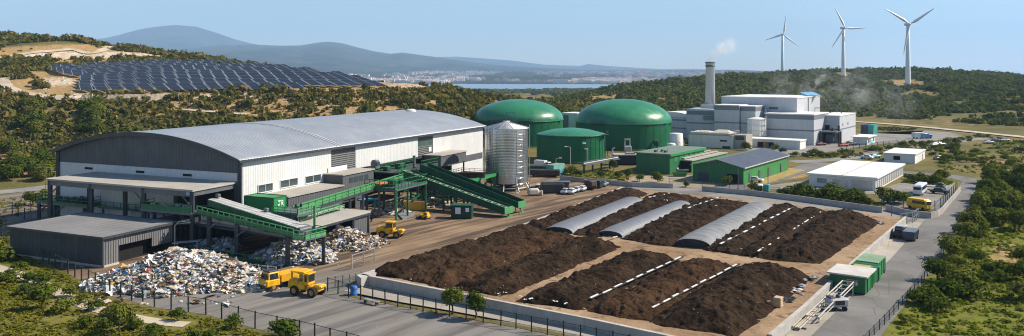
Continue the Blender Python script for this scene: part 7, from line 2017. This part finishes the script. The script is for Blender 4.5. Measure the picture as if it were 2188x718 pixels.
def leafset(n, rs, rx, rz, zc, size, clumps=7, shell=.75):
    """n leaf quads in clumps inside an ellipsoid, returned as [n,4,3]"""
    cs = rs.normal(size=(clumps, 3)); cs /= np.linalg.norm(cs, axis=1)[:, None]
    cs *= (rs.rand(clumps, 1)**.4)*.62; cs[:, 2] = np.abs(cs[:, 2])*.9-.15
    cr = .30+.28*rs.rand(clumps)
    k = rs.randint(clumps, size=n)
    d = rs.normal(size=(n, 3)); d /= np.linalg.norm(d, axis=1)[:, None]
    r = shell+(1-shell)*rs.rand(n); r *= np.where(rs.rand(n) < .12, 1.25, 1)
    c = cs[k]+d*(cr[k]*r)[:, None]
    c = c*np.array([rx, rx, rz])+np.array([0, 0, zc])
    nrm = d+rs.normal(size=(n, 3))*.28+np.array([.0, 0, .25]); nrm /= np.linalg.norm(nrm, axis=1)[:, None]
    a = np.cross(nrm, rs.normal(size=(n, 3))); a /= np.linalg.norm(a, axis=1)[:, None]
    b_ = np.cross(nrm, a)
    s = size*(.55+.8*rs.rand(n))[:, None]
    q = np.stack([c-a*s-b_*s*.45, c+a*s*.2-b_*s*.7, c+a*s+b_*s*.35, c-a*s*.1+b_*s*.75], 1)
    q[:, :, 2] = np.maximum(q[:, :, 2], .02)
    return q
def tree_mesh(name, seed, h, r, trunk_h, n, leaf, clumps, zs=1.0):
    """a prototype of unit kind: crown mesh + trunk mesh data"""
    rs = np.random.RandomState(seed)
    rz = (h-trunk_h)/2*1.15
    q = leafset(n, rs, r*1.25, rz*1.15, trunk_h+rz*.85, leaf, clumps)
    me = bpy.data.meshes.new(name+'_crown')
    v = q.reshape(-1, 3); f = np.arange(len(v), dtype=np.int32).reshape(-1, 4)
    o = np_mesh('crown', v, f, M_LEAF)
    me = o.data; bpy.data.objects.remove(o)
    b = LMB(); rr = random.Random(seed)
    zt_ = trunk_h+rz*.6
    pts = [Vector((0, 0, -.15)), Vector((rr.uniform(-.06, .06)*h, rr.uniform(-.05, .05)*h, trunk_h*.7)), Vector((rr.uniform(-.08, .08)*h, rr.uniform(-.06, .06)*h, zt_))]
    rad = [.042*h, .03*h, .012*h]
    for i in range(2): b.tube(pts[i], pts[i+1], rad[i], 7, rad[i+1])
    for i in range(6):
        a = rr.uniform(0, 6.28); s = rr.uniform(.3, 1); p = pts[1].lerp(pts[2], s)
        b.tube(p, p+Vector((math.cos(a)*r*.75, math.sin(a)*r*.75, rz*rr.uniform(.3, .8))), .014*h, 5, .004*h)
    t = b.build('trunk', M_BARK); tm = t.data; bpy.data.objects.remove(t)
    return me, tm, h
PROTO = {
 'tree': [tree_mesh('tree', 1, 4, 1.5, 1.1, 900, .19, 16), tree_mesh('tree', 2, 4, 1.35, .9, 900, .19, 14), tree_mesh('tree', 3, 4, 1.7, .7, 950, .20, 18)],
 'bush': [tree_mesh('bush', 4, 2, 1.25, .15, 520, .17, 11), tree_mesh('bush', 5, 2, 1.4, .1, 560, .18, 13), tree_mesh('bush', 6, 2, 1.1, .2, 480, .16, 9)],
 'pine': [tree_mesh('pine', 7, 5, 1.9, .5, 900, .27, 16), tree_mesh('pine', 8, 5, 2.1, .4, 950, .28, 20)],
}
NTREE = [0]
def plant(kind, label, cat, X, Y, h, group=None, name=None, wide=1.0, z=None):
    k = NTREE[0]; NTREE[0] += 1
    me, tm, h0 = PROTO[kind][k % len(PROTO[kind])]
    t = thing(name or {'tree': 'tree', 'bush': 'bush', 'pine': 'pine_tree'}[kind], label, cat, (X, Y, gz(X, Y)-.03 if z is None else z), group, rnd.uniform(0, 6.28))
    s = h/h0; t.scale = (s*wide, s*wide, s)
    for nm, m in (('crown', me), ('trunk', tm)):
        o = bpy.data.objects.new(nm, m); COL.objects.link(o); o.parent = t
    return t
def plant_px(kind, label, cat, px, py, hpx, group=None, wide=1.0, **kw):
    p = hit(px, py); return plant(kind, label, cat, p.x, p.y, hpx*p.y/F, group, None, wide, **kw)
plant_px('tree', 'small round headed green tree at the fence, slimmer one of the pair by the wall', 'tree', 966, 673, 62, None, 1.0)
plant_px('tree', 'small round headed green tree at the fence, broader one of the pair by the wall', 'tree', 1016, 682, 62, None, 1.05)
plant_px('tree', 'small lone tree on the grassy slope below the stony path', 'tree', 92, 660, 60)
plant_px('bush', 'pale green broad bush just outside the fence beside the asphalt yard', 'bush', 612, 722, 42, None, 1.5); plant_px('bush', 'light green narrow sapling beside the fence', 'bush', 497, 704, 34, None, .8)
plant_px('bush', 'yellow green bush against the fence between two posts', 'bush', 378, 686, 30); plant_px('tree', 'small bushy tree on the grass beside the end of the stony path', 'tree', 258, 712, 66)
# bushes along the outside of the left fence
gl = 'bushes along the left fence'
fl = [(12, 545), (40, 566), (66, 590), (92, 596), (120, 612), (150, 622), (178, 636), (205, 652), (238, 664), (268, 680), (300, 690), (326, 700), (24, 590), (60, 618), (140, 655), (182, 690), (420, 712), (450, 716), (330, 716), (8, 520), (100, 625), (225, 690)]
for i, (x, y) in enumerate(fl): plant_px('bush', 'dark green bush in the row outside the long chain link fence', 'bush', x+rnd.uniform(-9, 3), y+12, rnd.uniform(20, 32), gl, rnd.uniform(1, 1.4))
# beside the left road
for (x, y, h, lb) in ((70, 438, 34, 'large green bush in front of the side road'), (96, 425, 22, 'small bush by the jutting railed balcony'), (112, 440, 26, 'green bush beneath the jutting balcony end'), (40, 445, 14, 'low bush at the side road edge')): plant_px('bush', lb, 'bush', x, y, h)
# shrubs of the plant
ps = [(1405, 390, 24, 'round bush in front of the green storage building, near its corner'), (1343, 385, 26, 'tall bush in front of the green storage building, near the dark skid'), (1366, 388, 18, 'small bush between two larger ones at the boundary wall'), (1320, 381, 16, 'small bush under the pipe bridge end'), (1218, 374, 22, 'bush at the near end of the pipe bridge'), (1236, 377, 16, 'low bush at the foot of the pipe bridge'), (1283, 379, 15, 'low bush in front of the pipe bridge posts'),
      (1310, 366, 26, 'slim shrub beside the pipe bridge'), (1551, 397, 24, 'small tree in front of the green shed doors'), (1466, 400, 14, 'little bush in the boundary wall gap'), (1612, 407, 19, 'bush by the lane corner near the green shed'), (1467, 311, 10, 'little bush beside the treatment building and the white drum'), (1595, 322, 20, 'tall shrub in front of the low white annex'), (1656, 320, 14, 'bush in front of the dark openings of the low annex'), (1673, 328, 14, 'bush at the blank end of the low white annex')]
for (x, y, h, lb) in ps: plant_px('bush' if h < 25 else 'tree', lb, 'bush', x, y, h, None, 1.0)
gb = 'shrubs between the boundary wall and the white warehouse'
for (x, y, h) in ((1668, 418, 16), (1690, 420, 22), (1706, 420, 30), (1722, 424, 34), (1742, 426, 26), (1756, 424, 22), (1775, 428, 34), (1790, 430, 38), (1806, 432, 32), (1830, 436, 34), (1842, 436, 20), (1856, 438, 16), (1735, 430, 16), (1762, 432, 15), (1815, 438, 14)): plant_px('bush', 'bright green shrub in the row between the low boundary wall and the white warehouse', 'bush', x, y, h, gb, 1.15)
for (x, y, h, lb) in ((1895, 434, 36, 'broad bush in the corner of the curved wall, farthest from the yellow van'), (1912, 436, 30, 'broad bush between two others near the yellow van'), (1932, 434, 28, 'dense bush right beside the yellow van'), (2014, 388, 26, 'round tree at the corner of the flower bed')): plant_px('bush', lb, 'bush', x, y, h, None, 1.2)
gf = 'shrubs in the flower bed of the parking lot'
for i in range(16): plant_px('bush', 'low green shrub in the planted bed of the parking lot', 'bush', rnd.uniform(1935, 2005), rnd.uniform(382, 393), rnd.uniform(10, 20), gf, 1.2)
gr = 'bushes along the road past the power plant'
for i in range(30):
    x = rnd.uniform(1690, 2050); y = float(np.interp(x, [1690, 1780, 1860, 1950, 2050], [335, 332, 322, 312, 303]))+rnd.uniform(-2, 4)
    plant_px('bush', 'dark bush in the green strip along the road past the power plant', 'bush', x, y, rnd.uniform(7, 15), gr, 1.3)
gm = 'bushes in the meadow behind the bend of the access road'
for i in range(40):
    x = rnd.uniform(1990, 2180); y = rnd.uniform(318, 374)
    if (1960 < x < 2090 and y > 360): continue
    plant_px('bush', 'dark bush in the meadow behind the bend of the access road', 'bush', x, y, rnd.uniform(8, 18), gm, 1.3)
# trees on the right of the access road
gt = 'trees in the thicket beside the access road'
named = [(2073, 500, 52, 'tree', 'round green tree at the road fence, upper one of the roadside trees'), (2033, 560, 46, 'tree', 'round green tree at the road fence, middle one of the roadside trees'), (2004, 600, 52, 'tree', 'leaning double crowned tree at the road fence, lowest of the roadside trees')]
for (x, y, h, k, lb) in named: plant_px(k, lb, 'tree', x, y, h, None, 1.15)
for (x, y, h) in ((2118, 403, 46), (2106, 430, 50), (2094, 462, 54), (2080, 482, 44)):
    plant_px('tree', 'tree in the line along the road fence, shading the access road near its bend', 'tree', x, y, h, 'trees along the road fence', 1.1)
def edge(y): return float(np.interp(y, [380, 424, 460, 500, 552, 616, 684, 740], [2118, 2104, 2084, 2066, 2040, 1996, 1945, 1900]))
cnt = 0
while cnt < 84:
    y = 384+(712-384)*rnd.random()**1.25; x = rnd.uniform(edge(y), 2260)
    dens = float(fbm(np.array([x*.9]), np.array([y*1.5]), 60, 3)[0])
    if y > 575: continue
    if 2100 < x < 2188 and 500 < y < 560 and rnd.random() < .8: continue
    k = 'tree' if rnd.random() < .45 else 'bush'
    h = (44 if k == 'tree' else 24)*rnd.uniform(.75, 1.25)*np.interp(y, [384, 500, 700], [.8, 1.0, 1.15])
    plant_px(k, 'green tree in the dense thicket beside the access road' if k == 'tree' else 'leafy bush in the thicket beside the access road', 'tree' if k == 'tree' else 'bush', x, y, h, gt, 1.25)
    cnt += 1
for (x, y, h) in ((1985, 652, 56), (2018, 640, 66), (2050, 622, 70), (2076, 636, 56), (1960, 648, 40), (2010, 668, 44), (2036, 600, 46), (2066, 590, 40), (2096, 610, 44), (2000, 624, 36), (2176, 640, 66), (2190, 600, 60), (2150, 586, 40), (1935, 690, 30), (2110, 585, 34), (2140, 600, 34)):
    plant_px('bush', 'leafy bush in the clump on the grass bank below the thicket', 'bush', x, y, h*.72, 'bushes on the grass bank', 1.25)
# big dark shrubs on the slope behind the hall, the ones that show largest
gs = 'dark shrubs on the slope behind the side road'
cnt = 0
while cnt < 60:
    y = rnd.uniform(235, 392); x = rnd.uniform(-30, 210)
    if x > 110 and y > 300: continue
    if float(fbm(np.array([x]), np.array([y*2.]), 70, 3)[0]) < .44: continue
    plant_px('pine', 'dark round shrub on the dry slope behind the side road', 'shrub', x, y, rnd.uniform(20, 38), gs, 1.3)
    cnt += 1

# ------------------------------------------------------------------ vegetation nobody could count
def attr_at(A, X, Y):
    a = np.clip((CX+F*X/Y-PXS[0])/8.0, 0, len(PXS)-1).astype(int); b = np.clip((np.log(Y)-math.log(14))/(math.log(3400)-math.log(14))*(NY-1), 0, NY-1).astype(int)
    return A[a, b]
def scatter(name, label, m, X, Y, R, HT, seed, nleaf, leaf, kinds=5, sink=.15):
    rs = np.random.RandomState(seed)
    protos = [leafset(nleaf, rs, 1.2, 1.0, .55, leaf, 6) for _ in range(kinds)]
    n = len(X); Z = z_at(X, Y)
    k = rs.randint(kinds, size=n); a = rs.rand(n)*6.283
    P = np.stack(protos)[k]                                     # n, nleaf, 4, 3
    ca_, sa_ = np.cos(a)[:, None, None], np.sin(a)[:, None, None]
    x = P[..., 0]*ca_-P[..., 1]*sa_; y = P[..., 0]*sa_+P[..., 1]*ca_
    v = np.stack([x*R[:, None, None]+X[:, None, None], y*R[:, None, None]+Y[:, None, None], P[..., 2]*HT[:, None, None]+(Z-sink*HT)[:, None, None]], -1).reshape(-1, 3)
    f = np.arange(len(v), dtype=np.int32).reshape(-1, 4)
    tint = np.repeat(np.clip(rs.normal(.42, .26, n), 0, 1), nleaf*4)
    o = np_mesh(name, v, f, m, {'tint': tint})
    return tag(o, label, 'vegetation', None, 'stuff')
rs = np.random.RandomState(21)
# left hill
n = 95000
Y = 222+430*rs.rand(n)**.9; px = -300+1620*rs.rand(n); X = (px-CX)/F*Y
z = z_at(X, Y); py = HY+(H-z)*F/Y
d = attr_at(dry, X, Y); rk = attr_at(rock, X, Y)
nz = fbm(X, Y, 38, 4); nz2 = fbm(X+300, Y, 9, 2)
p = smooth(.40, .60, nz*.65+nz2*.35+.07-.14*d-.22*rk)
p = np.where(Y > 552, .9*(px < 640), p)
sol = (px > 105) & (px < 815) & (Y > 330) & (Y < 462) & (py > 134) & (py < 206)
p = np.where(sol, 0, p)
p = np.where((py > 205) & (py < 330) & (px < 500) & (Y < 400), np.maximum(p*1.0, .4), p)
p = np.where((py > 194) & (px > 430) & (px < 1060) & (Y < 420), np.maximum(p, .30), p)
band = (py > 118) & (py < 152) & (px < 560) & (Y > 420) & (Y < 545); p = np.where(band, np.minimum(1, p+.22-.3*rk), p)
keep = (z > .4) & (rs.rand(n) < p) & (rs.rand(n) < .62)
# keep tracks clear
for nm in ('hill_track', 'ridge_track', 'scrub_track', 'side_road'):
    for v in [w.co for w in bpy.data.objects[nm].data.vertices][::3]:
        keep &= ((X-v.x)**2+(Y-v.y)**2) > 9
X, Y, py_ = X[keep], Y[keep], py[keep]
R = np.clip(rs.lognormal(.12, .45, len(X)), .5, 3.0)*np.where(Y > 545, 1.05, 1)*np.interp(Y, [220, 400, 600], [.95, 1, 1.2])
scatter('hill_shrubs', 'olive green shrubs and scrub covering the dry hill behind the hall', M_HILLL, X, Y, R, R*(.85+.5*rs.rand(len(X)))*np.where(Y > 545, 1.1, 1), 5, 30, .36)
# right hill forest
n = 62000
Y = 372+1050*rs.rand(n)**.8; px = 1130+1400*rs.rand(n); X = (px-CX)/F*Y
z = z_at(X, Y); d = attr_at(dry, X, Y)
nz = fbm(X, Y, 70, 4); nz2 = fbm(X+700, Y, 20, 2)
p = smooth(.36, .50, nz*.6+nz2*.4+.08-.34*d)
lowr = (px > 1850) & (Y < 640); p = np.where(lowr, smooth(.40, .56, nz*.5+nz2*.5), p)
keep = (z > .9) & (rs.rand(n) < p)
keep &= ~((np.abs(X-(1940-CX)/F*847) < 26) & (np.abs(Y-850) < 40)) & ~((np.abs(px-1802) < 14) & (np.abs(Y-1050) < 30))
for v in [w.co for w in bpy.data.objects['valley_road'].data.vertices][::3]:
    keep &= ((X-v.x)**2+(Y-v.y)**2) > 36
X, Y = X[keep], Y[keep]
R = np.clip(rs.lognormal(.75, .36, len(X)), 1.0, 5.0)*np.interp(Y, [380, 700, 1400], [.75, 1.0, 1.25])
scatter('forest', 'dark green scrub forest covering the hill below the wind turbines', M_HILLR, X, Y, R, R*(.8+.35*rs.rand(len(X))), 6, 26, .42)
# valley woods before the bay
n = 6000
Y = 1000+2200*rs.rand(n); px = 850+700*rs.rand(n); X = (px-CX)/F*Y
keep = fbm(X, Y, 160, 3) > .46
X, Y = X[keep], Y[keep]; R = 5+5*rs.rand(len(X))
scatter('valley_woods', 'hazy woods on the low ground before the bay', M_HILLR, X, Y, R, R*.8, 7, 22, .5)
# meadow scrub on the flat, right of the plant
def in_poly(X, Y, poly):
    r = np.zeros(len(X), bool); j = len(poly)-1
    for i in range(len(poly)):
        xi, yi = poly[i]; xj, yj = poly[j]
        c = ((yi > Y) != (yj > Y)) & (X < (xj-xi)*(Y-yi)/(yj-yi+1e-9)+xi)
        r ^= c; j = i
    return r
def zone(poly_px, n, seed):
    rs = np.random.RandomState(seed)
    P = gp(poly_px); xs = [p[0] for p in P]; ys = [p[1] for p in P]
    X = min(xs)+(max(xs)-min(xs))*rs.rand(n); Y = min(ys)+(max(ys)-min(ys))*rs.rand(n)
    k = in_poly(X, Y, P); return X[k], Y[k], rs
PATHV = np.array([(v.co.x, v.co.y) for v in bpy.data.objects['stone_path'].data.vertices])
def zone_plants(name, label, m, poly, n, r0, r1, seed, thr=.0, nleaf=18, leaf=.4, s=12, hk=.7):
    X, Y, rs = zone(poly, n, seed)
    k = fbm(X, Y, s, 3) > thr; X, Y = X[k], Y[k]
    if 'slope in front' in label:
        k = np.ones(len(X), bool)
        for v in PATHV: k &= ((X-v[0])**2+(Y-v[1])**2) > 1.7
        X, Y = X[k], Y[k]
    R = r0+(r1-r0)*rs.rand(len(X))**2
    return scatter(name, label, m, X, Y, R, R*hk*(.7+.6*rs.rand(len(X))), seed, nleaf, leaf)
zone_plants('meadow_scrub', 'low scrub on the meadow beyond the bend of the access road', M_TUFT, [(2005, 320), (2120, 302), (2420, 320), (2420, 400), (2122, 384), (2095, 376), (2000, 366), (2012, 345)], 2600, .4, 1.3, 31, .40)
zone_plants('road_strip_scrub', 'green scrub strip between the plant road and the small white storehouse', M_HILLR, [(1690, 334), (1780, 326), (1850, 317), (1950, 308), (2040, 297), (2090, 292), (2080, 312), (2010, 322), (1945, 325), (1890, 328), (1800, 340)], 1500, .5, 1.6, 32, .38)
zone_plants('field_scrub', 'scrub along the edges of the dry field by the valley road', M_HILLR, [(1835, 268), (1900, 272), (2000, 281), (2188, 300), (2300, 312), (2300, 325), (2120, 297), (2040, 283), (1960, 278), (1860, 283)], 1700, .5, 1.8, 33, .5)
zone_plants('lawn', 'rough grass and weeds between the wall and the pipe bridge', M_TUFT, [(1196, 380), (1210, 368), (1290, 362), (1340, 376), (1345, 394), (1262, 388)], 900, .25, .6, 34, .4)
zone_plants('flower_bed', 'low green planting in the bed of the parking lot', M_TUFT, [(1925, 391), (1945, 381), (1990, 377), (2036, 389), (2028, 396), (1975, 395)], 700, .3, .7, 35)
zone_plants('shrub_strip', 'low planting behind the boundary wall', M_TUFT, [(1660, 415), (1720, 408), (1800, 424), (1880, 437), (1880, 443), (1800, 434), (1700, 422)], 900, .3, .7, 36)
# near grass right and left: tussocks and weeds
zone_plants('grass', 'rough green grass and weeds on the bank right of the access road', M_TUFT, [(1880, 735), (1925, 690), (1985, 622), (2032, 556), (2066, 500), (2090, 455), (2118, 410), (2130, 384), (2330, 390), (2500, 560), (2500, 760)], 34000, .2, .7, 37, .28, 14, .42, 9, .5)
zone_plants('grass', 'dry yellow green grass on the slope in front of the left fence', M_TUFTL, [(-200, 500), (12, 527), (80, 560), (150, 595), (225, 634), (320, 663), (440, 682), (545, 711), (640, 732), (740, 760), (600, 800), (-300, 800)], 34000, .18, .6, 38, .26, 14, .42, 9, .5)
zone_plants('weeds', 'dry weeds on the ground at the left road', M_TUFTL, [(-120, 428), (0, 428), (100, 412), (125, 430), (80, 470), (20, 500), (-120, 480)], 1500, .15, .5, 39, .42)
zone_plants('verge_weeds', 'yellow green weeds along the fence by the concrete walk', M_TUFT, [(735, 628), (850, 650), (960, 670), (1100, 695), (1290, 732), (1290, 738), (1100, 700), (960, 676), (850, 655), (735, 633)], 900, .1, .3, 40, .45)
# pale litter and stones on the hillside
n = 5200; rs = np.random.RandomState(44)
Y = 225+330*rs.rand(n); px = -50+1150*rs.rand(n); X = (px-CX)/F*Y
k = (rs.rand(n) < attr_at(rock, X, Y)*.8+.05) & (z_at(X, Y) > .6); X, Y = X[k], Y[k]; Z = z_at(X, Y)
bv, bq = [], []
for x, y, z in zip(X, Y, Z):
    s = rs.uniform(.2, .85); o = len(bv)
    for (dx, dy, dz) in ((-1, -1, -.3), (1, -.8, -.3), (.9, 1, -.3), (-1, .8, -.3), (-.6, -.7, .7), (.7, -.5, .6), (.5, .6, .8), (-.6, .5, .55)): bv.append((x+dx*s*rs.uniform(.6, 1.3), y+dy*s*rs.uniform(.6, 1.2), z+dz*s*.7))
    bq += [(o, o+1, o+5, o+4), (o+1, o+2, o+6, o+5), (o+2, o+3, o+7, o+6), (o+3, o, o+4, o+7), (o+4, o+5, o+6, o+7)]
tag(np_mesh('stones', np.array(bv), np.array(bq), mat('pale_stone', (.55, .46, .35), .9, 0, .2, .6)), 'pale stones and rock outcrops scattered over the dry hill', 'stones', None, 'stuff')
